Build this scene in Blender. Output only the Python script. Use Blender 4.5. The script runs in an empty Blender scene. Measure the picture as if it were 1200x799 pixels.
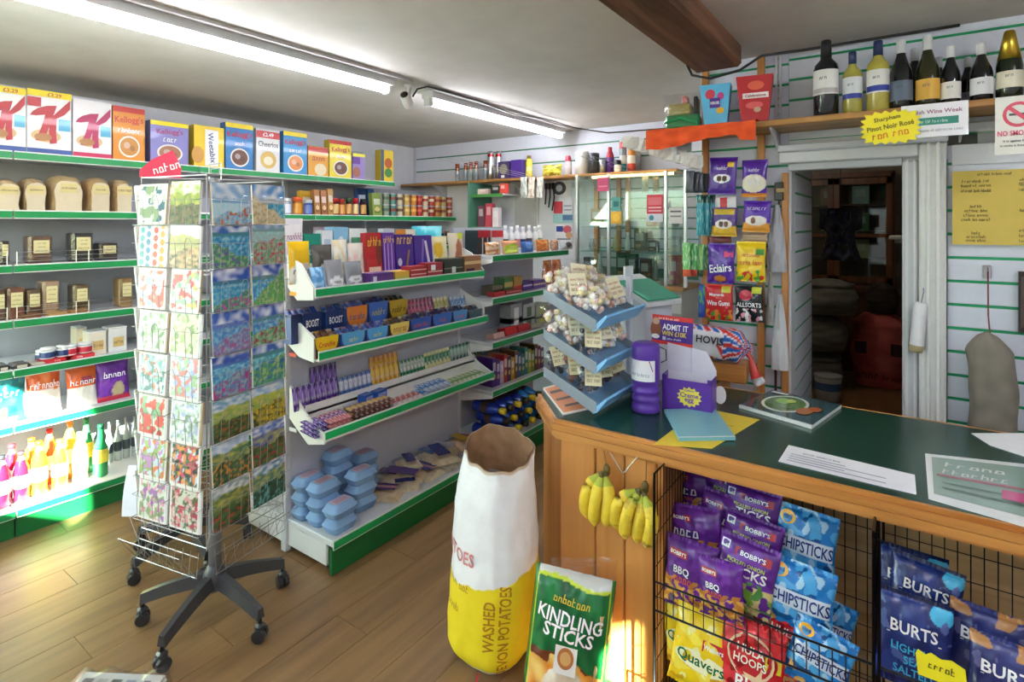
import bpy, math, random
from math import sin, cos, pi, radians as R
from mathutils import Vector, Matrix, noise as mnoise, Euler

random.seed(7)
SC = bpy.context.scene
COL = SC.collection

# ------------------------------------------------------------------ camera, light, exposure
F, CX0, HY, CAMH, YAW = 653.0, 600.0, 262.0, 1.65, R(35)
CS, SN = cos(YAW), sin(YAW)
cam = bpy.data.cameras.new('camera'); camo = bpy.data.objects.new('camera', cam); COL.objects.link(camo)
camo.location = (0, 0, CAMH); camo.rotation_euler = (R(90), 0, YAW)
cam.sensor_width = 36; cam.lens = F / 1200 * 36; cam.shift_y = -(399.5 - HY) / 1200; cam.clip_start = .05
SC.camera = camo
w = bpy.data.worlds.new('world'); SC.world = w; w.use_nodes = True
nt = w.node_tree; bg = nt.nodes['Background']
sky = nt.nodes.new('ShaderNodeTexSky'); sky.sky_type = 'NISHITA'; sky.sun_disc = False
sky.sun_elevation = R(26); sky.sun_rotation = R(134)
nt.links.new(sky.outputs['Color'], bg.inputs['Color']); bg.inputs['Strength'].default_value = .8
SUN_DIR = Vector((-.72 * cos(R(22)), .69 * cos(R(22)), -sin(R(22))))
sl = bpy.data.lights.new('sun', 'SUN'); sl.energy = 95; sl.angle = R(.6); sl.color = (1, .93, .8)
so = bpy.data.objects.new('sun', sl); COL.objects.link(so); so.rotation_euler = SUN_DIR.to_track_quat('-Z', 'Y').to_euler()
SC.view_settings.view_transform = 'Standard'; SC.view_settings.look = 'None'
SC.cycles.transparent_max_bounces = 24
SC.view_settings.exposure = 0.75; SC.view_settings.gamma = 1.0; SC.view_settings.use_curve_mapping = False
TUBE_POWER = 31.0

# ------------------------------------------------------------------ pixel -> place (on a known plane)
def ray(x, y):
    a = (x - CX0) / F; b = (HY - y) / F
    return (a * CS - SN, a * SN + CS, b)
def on_x(x, y, X): r = ray(x, y); t = X / r[0]; return Vector((X, r[1] * t, CAMH + r[2] * t))
def on_y(x, y, Y): r = ray(x, y); t = Y / r[1]; return Vector((r[0] * t, Y, CAMH + r[2] * t))
def on_z(x, y, Z): r = ray(x, y); t = (Z - CAMH) / r[2]; return Vector((r[0] * t, r[1] * t, Z))

# ------------------------------------------------------------------ colours and materials
def lin(c): return c / 12.92 if c <= .04045 else ((c + .055) / 1.055) ** 2.4
_hc = {}
def C(h):
    if not isinstance(h, str): return h
    if h not in _hc:
        s = h.lstrip('#'); _hc[h] = tuple(lin(int(s[i:i + 2], 16) / 255) for i in (0, 2, 4))
    return _hc[h]
def mix(a, b, t): a, b = C(a), C(b); return tuple(a[i] + (b[i] - a[i]) * t for i in range(3))

def base_mat(name):
    m = bpy.data.materials.new(name); m.use_nodes = True
    n = m.node_tree.nodes; return m, n, m.node_tree.links, n['Principled BSDF']
def bump(n, l, p, scale, strength, dist=.002, detail=3, coord='Object', stretch=None):
    tc = n.new('ShaderNodeTexCoord'); nz = n.new('ShaderNodeTexNoise'); bp = n.new('ShaderNodeBump')
    nz.inputs['Scale'].default_value = scale; nz.inputs['Detail'].default_value = detail
    src = tc.outputs[coord]
    if stretch:
        mp = n.new('ShaderNodeMapping'); mp.inputs['Scale'].default_value = stretch; l.new(src, mp.inputs['Vector']); src = mp.outputs['Vector']
    l.new(src, nz.inputs['Vector']); l.new(nz.outputs['Fac'], bp.inputs['Height'])
    bp.inputs['Strength'].default_value = strength; bp.inputs['Distance'].default_value = dist
    l.new(bp.outputs['Normal'], p.inputs['Normal'])
def colmat(name, rough=.5, metal=0, coat=0, bumps=None, spec=.5, var=.06):
    """printed / painted surface: the colour comes from the piece itself, grain from noise"""
    m, n, l, p = base_mat(name)
    at = n.new('ShaderNodeAttribute'); at.attribute_name = 'Col'
    tc = n.new('ShaderNodeTexCoord'); nz = n.new('ShaderNodeTexNoise'); nz.inputs['Scale'].default_value = 26
    l.new(tc.outputs['Object'], nz.inputs['Vector'])
    mr = n.new('ShaderNodeMapRange'); mr.inputs['To Min'].default_value = 1 - var; mr.inputs['To Max'].default_value = 1 + var
    l.new(nz.outputs['Fac'], mr.inputs['Value'])
    mx = n.new('ShaderNodeMix'); mx.data_type = 'RGBA'; mx.blend_type = 'MULTIPLY'; mx.inputs[0].default_value = 1
    l.new(at.outputs['Color'], mx.inputs[6]); l.new(mr.outputs['Result'], mx.inputs[7])
    l.new(mx.outputs[2], p.inputs['Base Color'])
    p.inputs['Roughness'].default_value = rough; p.inputs['Metallic'].default_value = metal
    p.inputs['Coat Weight'].default_value = coat; p.inputs['Specular IOR Level'].default_value = spec
    if bumps: bump(n, l, p, *bumps)
    return m
def wood(name, c1, c2, rough=.4, stretch=(1, 1, .06), scale=26, vary=.15, bumpy=.15):
    m, n, l, p = base_mat(name)
    tc = n.new('ShaderNodeTexCoord'); oi = n.new('ShaderNodeObjectInfo'); ad = n.new('ShaderNodeVectorMath')
    sc_ = n.new('ShaderNodeVectorMath'); sc_.operation = 'SCALE'; sc_.inputs[0].default_value = (7, 5, 9)
    l.new(oi.outputs['Random'], sc_.inputs['Scale']); l.new(tc.outputs['Object'], ad.inputs[0]); l.new(sc_.outputs[0], ad.inputs[1])
    mp = n.new('ShaderNodeMapping'); mp.inputs['Scale'].default_value = stretch; l.new(ad.outputs[0], mp.inputs['Vector'])
    nz = n.new('ShaderNodeTexNoise'); nz.inputs['Scale'].default_value = scale; nz.inputs['Detail'].default_value = 6; nz.inputs['Distortion'].default_value = .6
    l.new(mp.outputs['Vector'], nz.inputs['Vector'])
    cr = n.new('ShaderNodeValToRGB'); e = cr.color_ramp.elements
    e[0].position = .34; e[0].color = (*C(c1), 1); e[1].position = .66; e[1].color = (*C(c2), 1)
    l.new(nz.outputs['Fac'], cr.inputs['Fac'])
    hv = n.new('ShaderNodeHueSaturation'); mr = n.new('ShaderNodeMapRange'); mr.inputs['To Min'].default_value = 1 - vary; mr.inputs['To Max'].default_value = 1 + vary
    l.new(oi.outputs['Random'], mr.inputs['Value']); l.new(mr.outputs['Result'], hv.inputs['Value']); l.new(cr.outputs['Color'], hv.inputs['Color'])
    l.new(hv.outputs['Color'], p.inputs['Base Color']); p.inputs['Roughness'].default_value = rough
    bp = n.new('ShaderNodeBump'); bp.inputs['Strength'].default_value = bumpy; bp.inputs['Distance'].default_value = .001
    l.new(nz.outputs['Fac'], bp.inputs['Height']); l.new(bp.outputs['Normal'], p.inputs['Normal'])
    return m
def plaster(name, c1, c2, rough=.8, scale=5, bs=60, bstr=.12):
    m, n, l, p = base_mat(name)
    tc = n.new('ShaderNodeTexCoord'); nz = n.new('ShaderNodeTexNoise'); nz.inputs['Scale'].default_value = scale; nz.inputs['Detail'].default_value = 5
    l.new(tc.outputs['Object'], nz.inputs['Vector']); cr = n.new('ShaderNodeValToRGB'); e = cr.color_ramp.elements
    e[0].position = .3; e[0].color = (*C(c1), 1); e[1].position = .7; e[1].color = (*C(c2), 1)
    l.new(nz.outputs['Fac'], cr.inputs['Fac']); l.new(cr.outputs['Color'], p.inputs['Base Color']); p.inputs['Roughness'].default_value = rough
    bump(n, l, p, bs, bstr, .003)
    return m
def clear(name, tint, fac, rough=.1, bumps=None):
    m = bpy.data.materials.new(name); m.use_nodes = True; n = m.node_tree.nodes; l = m.node_tree.links
    n.remove(n['Principled BSDF']); out = n['Material Output']
    tr = n.new('ShaderNodeBsdfTransparent'); tr.inputs['Color'].default_value = (*C(tint), 1)
    gl = n.new('ShaderNodeBsdfGlossy'); gl.inputs['Roughness'].default_value = rough; gl.inputs['Color'].default_value = (.9, .92, .95, 1)
    mx = n.new('ShaderNodeMixShader'); lw = n.new('ShaderNodeLayerWeight'); lw.inputs['Blend'].default_value = .25
    mr = n.new('ShaderNodeMapRange'); mr.inputs['To Min'].default_value = fac * .6; mr.inputs['To Max'].default_value = min(1, fac * 3)
    l.new(lw.outputs['Facing'], mr.inputs['Value']); l.new(mr.outputs['Result'], mx.inputs['Fac'])
    l.new(tr.outputs[0], mx.inputs[1]); l.new(gl.outputs[0], mx.inputs[2]); l.new(mx.outputs[0], out.inputs['Surface'])
    if bumps: bump(n, l, gl, *bumps)
    return m
def emit(name, col, s):
    m, n, l, p = base_mat(name); p.inputs['Base Color'].default_value = (*C(col), 1)
    p.inputs['Emission Color'].default_value = (*C(col), 1); p.inputs['Emission Strength'].default_value = s
    return m
M = dict(
    paper=colmat('printed_paper', .55), card=colmat('printed_carton', .38, coat=.15), film=colmat('printed_film', .26, bumps=(38, .35, .003), coat=.2),
    plastic=colmat('moulded_plastic', .35), gloss=colmat('glossy_glass_or_plastic', .12, coat=.5), paint=colmat('painted_metal', .42, var=.04),
    white=colmat('white_paint', .5, var=.05), metal=colmat('bare_metal', .3, metal=1), cloth=colmat('woven_cloth', .9, bumps=(420, .5, .002)),
    food=colmat('food_surface', .55, bumps=(60, .5, .004)), sack=colmat('paper_sack', .65, bumps=(18, .5, .006)),
    card_art=colmat('card_print', .4, var=.1), peel=colmat('banana_peel', .5, bumps=(30, .15, .002)), egg=colmat('pulp_egg_box', .85, bumps=(160, .4, .002)),
    top=colmat('green_laminate', .22, var=.12, bumps=(5, .03, .002)),
    floor=wood('laminate_floor', '755839', '8d6d47', .36, (1, .09, 1), 14, .05, .05), oak=wood('oak_panel', 'b8783a', 'cc8f4e', .38, (1, 1, .04), 14, .04),
    oak_x=wood('oak_moulding', 'a8672b', 'd0934f', .35, (.05, 1, 1), 22, .05), ply=wood('plywood_back', 'b08a5c', 'd2b183', .55, (.06, 1, 1), 16, .05),
    shelf_wood=wood('varnished_shelf', '9a6a33', 'c0904f', .4, (.05, 1, 1), 24, .08), beam=wood('old_beam', '50301f', '80563a', .65, (1, .07, 1), 18, .05, .5),
    dark_wood=wood('dark_cabinet_wood', '4d2a14', '74451f', .45, (1, 1, .06), 18, .08),
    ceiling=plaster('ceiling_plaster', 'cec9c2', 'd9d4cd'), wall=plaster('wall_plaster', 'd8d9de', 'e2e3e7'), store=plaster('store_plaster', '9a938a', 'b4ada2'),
    wrap=clear('clear_wrap', 'fbfcfd', .10, .2, (45, .6, .004)), glass=clear('pane_glass', 'e6f2ee', .1, .02), bluish=clear('blue_tint_plastic', '9ec6e6', .35, .25),
    tube=emit('lit_tube', 'f6f7ff', TUBE_POWER), bulb=emit('fill_bulb', 'fff0dc', 95),
)

# ------------------------------------------------------------------ mesh builder
_txt = {}
def scribble(s):
    rnd = random.Random(s); vs = []; fs = []; x = 0
    def bar(x0, y0, x1, y1, t=.09):
        d = Vector((x1 - x0, y1 - y0)); d.normalize(); nx, ny = -d.y * t / 2, d.x * t / 2; i = len(vs)
        vs.extend([(x0 - nx, y0 - ny), (x1 - nx, y1 - ny), (x1 + nx, y1 + ny), (x0 + nx, y0 + ny)]); fs.append((i, i + 1, i + 2, i + 3))
    for ch in s[1:]:
        if ch == ' ': x += .3; continue
        up = .72 if rnd.random() < .3 else .46
        bar(x + .04, 0, x + .08 + rnd.uniform(0, .06), up); bar(x + .08, .42, x + .3, .42 + rnd.uniform(-.1, .04), .08)
        if rnd.random() < .7: bar(x + .3, .42, x + .32, 0)
        if rnd.random() < .4: bar(x + .06, .03, x + .3, .03, .08)
        x += .44
    return vs, fs
def text_geo(s):
    if s not in _txt and s.startswith('~'):
        vs, fs = scribble(s); x0 = min(v[0] for v in vs); x1 = max(v[0] for v in vs); y0 = min(v[1] for v in vs); y1 = max(v[1] for v in vs)
        _txt[s] = ([(v[0] - (x0 + x1) / 2, v[1] - (y0 + y1) / 2) for v in vs], fs, x1 - x0, y1 - y0)
    if s not in _txt:
        cu = bpy.data.curves.new('t', 'FONT'); cu.body = s; cu.resolution_u = 2; cu.offset = .018; cu.align_x = 'CENTER'
        ob = bpy.data.objects.new('t', cu); me = bpy.data.meshes.new_from_object(ob)
        vs = [(v.co.x, v.co.y) for v in me.vertices]; fs = [tuple(p.vertices) for p in me.polygons]
        bpy.data.objects.remove(ob); bpy.data.curves.remove(cu); bpy.data.meshes.remove(me)
        if vs:
            x0 = min(v[0] for v in vs); x1 = max(v[0] for v in vs); y0 = min(v[1] for v in vs); y1 = max(v[1] for v in vs)
            vs = [(v[0] - (x0 + x1) / 2, v[1] - (y0 + y1) / 2) for v in vs]; _txt[s] = (vs, fs, x1 - x0, y1 - y0)
        else: _txt[s] = ([], [], 1, 1)
    return _txt[s]

class MB:
    def __init__(s): s.v = []; s.f = []; s.c = []; s.sm = []
    def face(s, pts, col, smooth=False):
        i = len(s.v); s.v += [tuple(p) for p in pts]; s.f.append(tuple(range(i, i + len(pts)))); s.c.append(C(col)); s.sm.append(smooth); return s
    def mesh_in(s, vs, fs, col, smooth=False, cf=None):
        i = len(s.v); s.v += [tuple(p) for p in vs]
        for k, f in enumerate(fs):
            s.f.append(tuple(a + i for a in f)); s.c.append(C(cf(k) if cf else col)); s.sm.append(smooth)
        return s
    def box(s, x0, x1, y0, y1, z0, z1, col, b=0, cols=None):
        if b <= 0:
            v = [(x, y, z) for z in (z0, z1) for y in (y0, y1) for x in (x0, x1)]
            fs = [(0, 2, 3, 1), (4, 5, 7, 6), (0, 1, 5, 4), (2, 6, 7, 3), (0, 4, 6, 2), (1, 3, 7, 5)]  # bottom top front back left right
            return s.mesh_in(v, fs, col, cf=(lambda k: cols.get(k, col)) if cols else None)
        b = min(b, (x1 - x0) * .45, (y1 - y0) * .45, (z1 - z0) * .45)
        X, Y, Z = (x0, x1), (y0, y1), (z0, z1); vs = []; idx = {}
        for i in (0, 1):
            for j in (0, 1):
                for k in (0, 1):
                    di, dj, dk = (1 - 2 * i) * b, (1 - 2 * j) * b, (1 - 2 * k) * b
                    for ax, p in enumerate(((X[i], Y[j] + dj, Z[k] + dk), (X[i] + di, Y[j], Z[k] + dk), (X[i] + di, Y[j] + dj, Z[k]))):
                        idx[i, j, k, ax] = len(vs); vs.append(p)
        fs = []
        for i in (0, 1):
            q = [idx[i, j, k, 0] for j, k in ((0, 0), (1, 0), (1, 1), (0, 1))]; fs.append(q if i else q[::-1])
            q = [idx[j, i, k, 1] for j, k in ((0, 0), (1, 0), (1, 1), (0, 1))]; fs.append(q[::-1] if i else q)
            q = [idx[j, k, i, 2] for j, k in ((0, 0), (1, 0), (1, 1), (0, 1))]; fs.append(q if i else q[::-1])
        for j in (0, 1):
            for k in (0, 1):
                for (A, B_, g) in ((1, 2, lambda t: (t, j, k)), (0, 2, lambda t: (j, t, k)), (0, 1, lambda t: (j, k, t))):
                    q = [idx[(*g(0), A)], idx[(*g(1), A)], idx[(*g(1), B_)], idx[(*g(0), B_)]]; fs.append(q)
        for i in (0, 1):
            for j in (0, 1):
                for k in (0, 1): fs.append([idx[i, j, k, a] for a in range(3)])
        return s.mesh_in(vs, fs, col)
    def prism(s, pts, axis, a0, a1, col):
        """outline pts (2D) pushed along an axis"""
        def p3(p, a): return (a, p[0], p[1]) if axis == 'x' else (p[0], a, p[1]) if axis == 'y' else (p[0], p[1], a)
        n = len(pts); vs = [p3(p, a0) for p in pts] + [p3(p, a1) for p in pts]
        fs = [tuple(range(n)), tuple(range(2 * n - 1, n - 1, -1))] + [(i, i + n, (i + 1) % n + n, (i + 1) % n) for i in range(n)]
        return s.mesh_in(vs, fs, col)
    def lathe(s, prof, n, col, cx=0, cy=0, smooth=True, sq=1):
        """prof rows (r, z[, colour of the band above]); r 0 closes"""
        rows = []; i0 = len(s.v)
        for row in prof:
            r, z = row[0], row[1]; rows.append(len(s.v))
            for k in range(n):
                a = 2 * pi * k / n; s.v.append((cx + r * cos(a), cy + r * sin(a) * sq, z))
        for j in range(len(prof) - 1):
            cc = C(prof[j][2]) if len(prof[j]) > 2 else C(col)
            for k in range(n):
                k2 = (k + 1) % n; s.f.append((rows[j] + k, rows[j] + k2, rows[j + 1] + k2, rows[j + 1] + k)); s.c.append(cc); s.sm.append(smooth)
        for j, rev in ((0, True), (len(prof) - 1, False)):
            if prof[j][0] > 1e-5:
                q = [rows[j] + k for k in range(n)]; s.f.append(tuple(q[::-1] if rev else q)); s.c.append(C(prof[j][2]) if len(prof[j]) > 2 else C(col)); s.sm.append(False)
        return s
    def tube(s, pts, r, col, n=6, closed=False, taper=None):
        P = [Vector(p) for p in pts]; m = len(P); rings = []
        for i in range(m):
            a = P[i - 1] if (i or closed) else P[i]; b = P[(i + 1) % m] if (i < m - 1 or closed) else P[i]
            d = (b - a); d = d.normalized() if d.length > 1e-9 else Vector((0, 0, 1))
            up = Vector((0, 0, 1)) if abs(d.z) < .9 else Vector((1, 0, 0))
            e1 = d.cross(up).normalized(); e2 = d.cross(e1); rr = taper(i / max(1, m - 1)) * r if taper else r
            rings.append(len(s.v)); s.v += [tuple(P[i] + e1 * cos(2 * pi * k / n) * rr + e2 * sin(2 * pi * k / n) * rr) for k in range(n)]
        for i in range(m if closed else m - 1):
            j = (i + 1) % m
            for k in range(n):
                s.f.append((rings[i] + k, rings[i] + (k + 1) % n, rings[j] + (k + 1) % n, rings[j] + k)); s.c.append(C(col)); s.sm.append(n > 5)
        if not closed:
            for i, rev in ((0, False), (m - 1, True)):
                q = [rings[i] + k for k in range(n)]; s.f.append(tuple(q[::-1] if rev else q)); s.c.append(C(col)); s.sm.append(False)
        return s
    def grid(s, fn, nu, nv, colfn, smooth=True, flip=False):
        i0 = len(s.v); cg = [[C(colfn(i / nu, j / nv)) for i in range(nu + 1)] for j in range(nv + 1)] if callable(colfn) else None
        for j in range(nv + 1):
            for i in range(nu + 1): s.v.append(tuple(fn(i / nu, j / nv)))
        for j in range(nv):
            for i in range(nu):
                a = i0 + j * (nu + 1) + i; q = (a, a + 1, a + nu + 2, a + nu + 1)
                s.f.append(q[::-1] if flip else q); s.sm.append(smooth)
                if cg: k = [cg[j][i], cg[j][i + 1], cg[j + 1][i + 1], cg[j + 1][i]]; s.c.append(k[::-1] if flip else k)
                else: s.c.append(C(colfn))
        return s
    # flat print on a surface: x, z in the front plane, y from surf
    def poly(s, pts, surf, col): return s.face([(p[0], surf(p[0], p[1]) if callable(surf) else surf, p[1]) for p in pts], col)
    def rect(s, x0, x1, z0, z1, y, col): return s.poly([(x0, z0), (x1, z0), (x1, z1), (x0, z1)], y, col)
    def ell(s, cx, cz, rx, rz, y, col, n=18): return s.poly([(cx + rx * cos(2 * pi * k / n), cz + rz * sin(2 * pi * k / n)) for k in range(n)], y, col)
    def text(s, t, cx, cz, h, y, col, maxw=None, ang=0, sx=1):
        vs, fs, tw, th = text_geo(t); k = h / max(th, .3)
        if maxw and tw * k * sx > maxw: sx = maxw / (tw * k)
        ca, sa = cos(ang), sin(ang); out = []
        for (a, b) in vs:
            a, b = a * k * sx, b * k; px, pz = cx + a * ca - b * sa, cz + a * sa + b * ca
            out.append((px, y(px, pz) if callable(y) else y, pz))
        return s.mesh_in(out, fs, col)
    def xf(s, mat, start=0):
        for i in range(start, len(s.v)): s.v[i] = tuple(mat @ Vector(s.v[i]))
        return s
    def mesh(s, name, mat):
        me = bpy.data.meshes.new(name); me.from_pydata(s.v, [], s.f)
        at = me.color_attributes.new('Col', 'FLOAT_COLOR', 'CORNER'); buf = []
        for f, c in zip(s.f, s.c):
            if isinstance(c, list):
                for q in c: buf += [q[0], q[1], q[2], 1.0]
            else: buf += [c[0], c[1], c[2], 1.0] * len(f)
        at.data.foreach_set('color', buf); me.polygons.foreach_set('use_smooth', s.sm)
        me.materials.append(M[mat] if isinstance(mat, str) else mat); me.update(); return me

def link(name, me, parent=None, loc=(0, 0, 0), rot=(0, 0, 0)):
    o = bpy.data.objects.new(name, me); COL.objects.link(o); o.location = loc; o.rotation_euler = rot
    if parent is not None: o.parent = parent
    return o
def part(name, mb, mat, parent, loc=(0, 0, 0), rot=(0, 0, 0), label=None):
    o = link(name, mb.mesh(name, mat) if isinstance(mb, MB) else mb, parent, loc, rot)
    if label: o['label'] = label
    return o
def tag(o, label, cat, group=None):
    o['label'] = label; o['category'] = cat
    if group: o['group'] = group
    return o
def thing(name, label, cat, mb=None, mat='plastic', loc=(0, 0, 0), rot=(0, 0, 0), group=None, parts=()):
    """mb None: an Empty; else the thing's own mesh. parts: (name, MB or mesh, material)"""
    me = mb.mesh(name, mat) if isinstance(mb, MB) else mb
    if isinstance(rot, (int, float)): rot = (0, 0, rot)
    o = tag(link(name, me, None, loc, rot), label, cat, group)
    for p in parts: part(p[0], p[1], p[2], o)
    return o
def struct(name, mb, mat, loc=(0, 0, 0)):
    o = link(name, mb.mesh(name, mat) if isinstance(mb, MB) else mb, None, loc); o['kind'] = 'structure'; return o
def meshes(parts): return [(n, mb.mesh(n, mt), mt) for n, mb, mt in parts]   # shared by look-alikes
ORD = ['top', 'second', 'third', 'fourth', 'fifth', 'sixth', 'seventh', 'bottom']

# ------------------------------------------------------------------ the room
ZC, YB, XL, YW, XR, YF = 2.5, 4.5, -4.5, 3.05, 2.3, -1.6
CTZ = .92
def floor_room():
    s = struct('floor', MB().box(XL, XR, YF, 7.7, -.06, -.006, '6f5232'), 'floor')
    pw, pl = .19, 1.28; pm = MB().box(-pw / 2 + .0012, pw / 2 - .0012, -pl / 2 + .0012, pl / 2 - .0012, -.01, 0, 'a07c50').mesh('floor_plank', 'floor')
    k = 0; x = -3.85
    while x < -.2:
        off = (k * .47) % pl; y = -.2 - off
        while y < 4.4:
            link('floor_plank', pm, s, (x + pw / 2, y + pl / 2, 0)); y += pl
        x += pw; k += 1
floor_room()
struct('ceiling', MB().box(XL, XR, YF, 7.7, ZC, ZC + .08, 'cccccc'), 'ceiling')
struct('wall_left', MB().box(XL - .1, XL, YF, YB + .1, 0, ZC, 'cccccc'), 'wall')
struct('wall_right', MB().box(XR, XR + .1, YF, -1.42, 0, ZC, 'cccccc').box(XR, XR + .1, -1.08, 7.7, 0, ZC, 'cccccc').box(XR, XR + .1, -1.42, -1.08, 0, 1.72, 'cccccc').box(XR, XR + .1, -1.42, -1.08, 2.06, ZC, 'cccccc'), 'wall')
def wall_front():
    m = MB(); y0, y1 = YF - .12, YF
    for a, b, z0, z1 in ((-4.6, -4.3, 0, ZC), (-4.3, -2.75, 0, .75), (-4.3, -2.75, 2.3, ZC), (-2.75, -2.25, 0, ZC), (-2.25, -.72, 0, 1.56), (-2.25, -.72, 2.34, ZC), (-.72, XR + .1, 0, ZC)):
        m.box(a, b, y0, y1, z0, z1, 'cccccc')
    struct('wall_front', m, 'wall')
    for i, (a, b, z0, z1) in enumerate(((-4.3, -2.75, .75, 2.3), (-2.25, -.72, 1.56, 2.34))):  # unseen; first added for ambient daylight, second sized for the shelf sun patch
        f = MB()
        for q in ((a, a + .05, z0, z1), (b - .05, b, z0, z1), (a, b, z0, z0 + .05), (a, b, z1 - .05, z1)): f.box(q[0], q[1], y0 + .02, y1 - .02, q[2], q[3], 'eeeeee')
        o = struct('window_%d' % (i + 1), f, 'white'); part('window_pane', MB().box(a + .05, b - .05, y0 + .055, y0 + .06, z0 + .05, z1 - .05, 'ffffff'), 'glass', o)
    f = MB()
    for q in ((-1.42, -1.38, 1.72, 2.06), (-1.12, -1.08, 1.72, 2.06), (-1.42, -1.08, 1.72, 1.76), (-1.42, -1.08, 2.02, 2.06)): f.box(XR + .02, XR + .07, *q, 'eeeeee')
    o = struct('window_3', f, 'white'); part('window_pane', MB().box(XR + .04, XR + .045, -1.38, -1.12, 1.76, 2.02, 'ffffff'), 'glass', o)  # unseen opening, placed to throw the sun patch onto the counter
wall_front()

SLAT = ['dfe2ee', 'd8dbe8', 'e3e5ef']
def slatwall(name, a0, a1, z0, z1, pos, axis='y', face=-1, pitch=.1007, zoff=.0, thick=.1, green='0c9a63'):
    """white slat boards with green inserts in the grooves"""
    if axis == 'y': bk = MB().box(a0, a1, min(pos, pos - face * thick), max(pos, pos - face * thick), z0, z1, green)
    else: bk = MB().box(min(pos, pos - face * thick), max(pos, pos - face * thick), a0, a1, z0, z1, green)
    o = struct(name, bk, 'paint'); L = a1 - a0
    q = pos + face * .004
    if axis == 'y': sm = MB().box(0, L, min(0, face * .004), max(0, face * .004), 0, pitch - .012, 'dfe2ee', .002)
    else: sm = MB().box(min(0, face * .004), max(0, face * .004), 0, L, 0, pitch - .012, 'dfe2ee', .002)
    me = sm.mesh('slat_board', 'white'); z = math.floor(z0 / pitch) * pitch + zoff
    while z < z1 - .03:
        if z >= z0 - .001 and z + pitch - .012 <= z1 + .001: link('slat_board', me, o, (a0, pos, z) if axis == 'y' else (pos, a0, z))
        z += pitch
    zt = z - pitch if z - pitch + pitch - .012 > z1 + .001 else z
    if z1 - zt > .012 and zt >= z0:
        hh = z1 - zt; tm = MB().box(0, L, min(0, face * .004), max(0, face * .004), 0, hh, 'dfe2ee') if axis == 'y' else MB().box(min(0, face * .004), max(0, face * .004), 0, L, 0, hh, 'dfe2ee')
        link('slat_board', tm.mesh('slat_board', 'white'), o, (a0, pos, zt) if axis == 'y' else (pos, a0, zt))
    return o
# back wall, slatted along its top
struct('wall_back', MB().box(XL - .1, -.95, YB, YB + .1, 0, ZC, 'cccccc'), 'wall')
slatwall('wall_back_slats', -4.45, -1.0, 2.09, ZC, YB - .012, thick=.012, pitch=.14, green='2a7c58', zoff=-.01)
# shop wall with the doorway: piece by the sweets, piece beyond the door, wall above the door
slatwall('wall_side', -.86, -.46, 0, ZC, YW, zoff=.03)
slatwall('wall_counter', .16, XR, 0, 1.985, YW, zoff=.0)
slatwall('wall_above', -.46, XR, 2.04, ZC, YW + .005, zoff=.05)
struct('wall_lintel', MB().box(-.46, .16, YW, YW + .1, 1.93, 2.06, 'd8d9dc'), 'white')
struct('wall_return', MB().box(-.90, -.86, YW + .1, YB + .1, 0, ZC, 'cccccc'), 'wall')
slatwall('wall_passage', YW + .1, 3.78, 0, ZC, -.45, axis='x', face=1, thick=.1)
def doorway():
    m = MB()
    m.box(.06, .155, YW - .045, YW - .01, CTZ - .9, 2.0, 'e6e6e2', .008).box(.085, .10, YW - .06, YW - .045, 0, 2.0, 'eeeeea', .005).box(.118, .135, YW - .06, YW - .045, 0, 2.0, 'eeeeea', .005)
    struct('trim_1', m, 'white')
    struct('trim_2', MB().box(0.0, .06, YW - .02, YW + .1, 0, 1.93, 'd4d6d8', .006).box(.012, .022, YW - .032, YW - .02, 0, 1.93, 'e2e4e4').box(.04, .048, YW - .032, YW - .02, 0, 1.93, 'e2e4e4'), 'white')
    struct('trim_3', MB().box(-.5, .06, YW - .05, YW - .01, 1.945, 2.0, 'dcdde0', .006).box(-.5, .16, YW - .07, YW - .01, 2.0, 2.035, 'cfd2d8', .006).box(-.46, .0, YW - .025, YW + .02, 1.91, 1.945, 'c4c7cc', .004), 'white')
    struct('trim_4', MB().box(.175, XR, YW - .05, YW - .012, 2.035, 2.075, 'd8dade', .006).box(.175, XR, YW - .016, YW - .008, 1.90, 1.985, 'dfe0e6'), 'white')
    struct('trim_5', MB().box(-.876, -.842, YW - .035, YW - .011, 0, ZC, 'a8733c', .003), 'oak')
    struct('trim_6', MB().box(-.60, -.566, YW - .035, YW - .011, 0, ZC, 'a8733c', .003), 'oak')
    struct('trim_8', MB().box(-.46, -.447, YW - .012, YW + .102, 0, 1.93, 'd4d6da'), 'white')
    struct('trim_7', MB().box(-.488, -.458, YW - .035, YW - .011, 0, 1.9, 'a8733c', .003), 'oak')
doorway()
struct('ceiling_beam', MB().box(-.84, -.62, -1.6, 2.78, 2.39, ZC, '6b3f28', .015), 'beam')
# the store room beyond the door
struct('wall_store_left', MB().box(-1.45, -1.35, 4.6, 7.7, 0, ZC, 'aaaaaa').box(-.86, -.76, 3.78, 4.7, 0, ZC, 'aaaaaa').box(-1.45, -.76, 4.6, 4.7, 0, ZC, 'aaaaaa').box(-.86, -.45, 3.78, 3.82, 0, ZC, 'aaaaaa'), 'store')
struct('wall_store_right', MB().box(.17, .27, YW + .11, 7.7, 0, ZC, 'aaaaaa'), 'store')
struct('wall_store_back', MB().box(-1.45, .27, 7.6, 7.7, 0, ZC, 'aaaaaa'), 'store')

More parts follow.
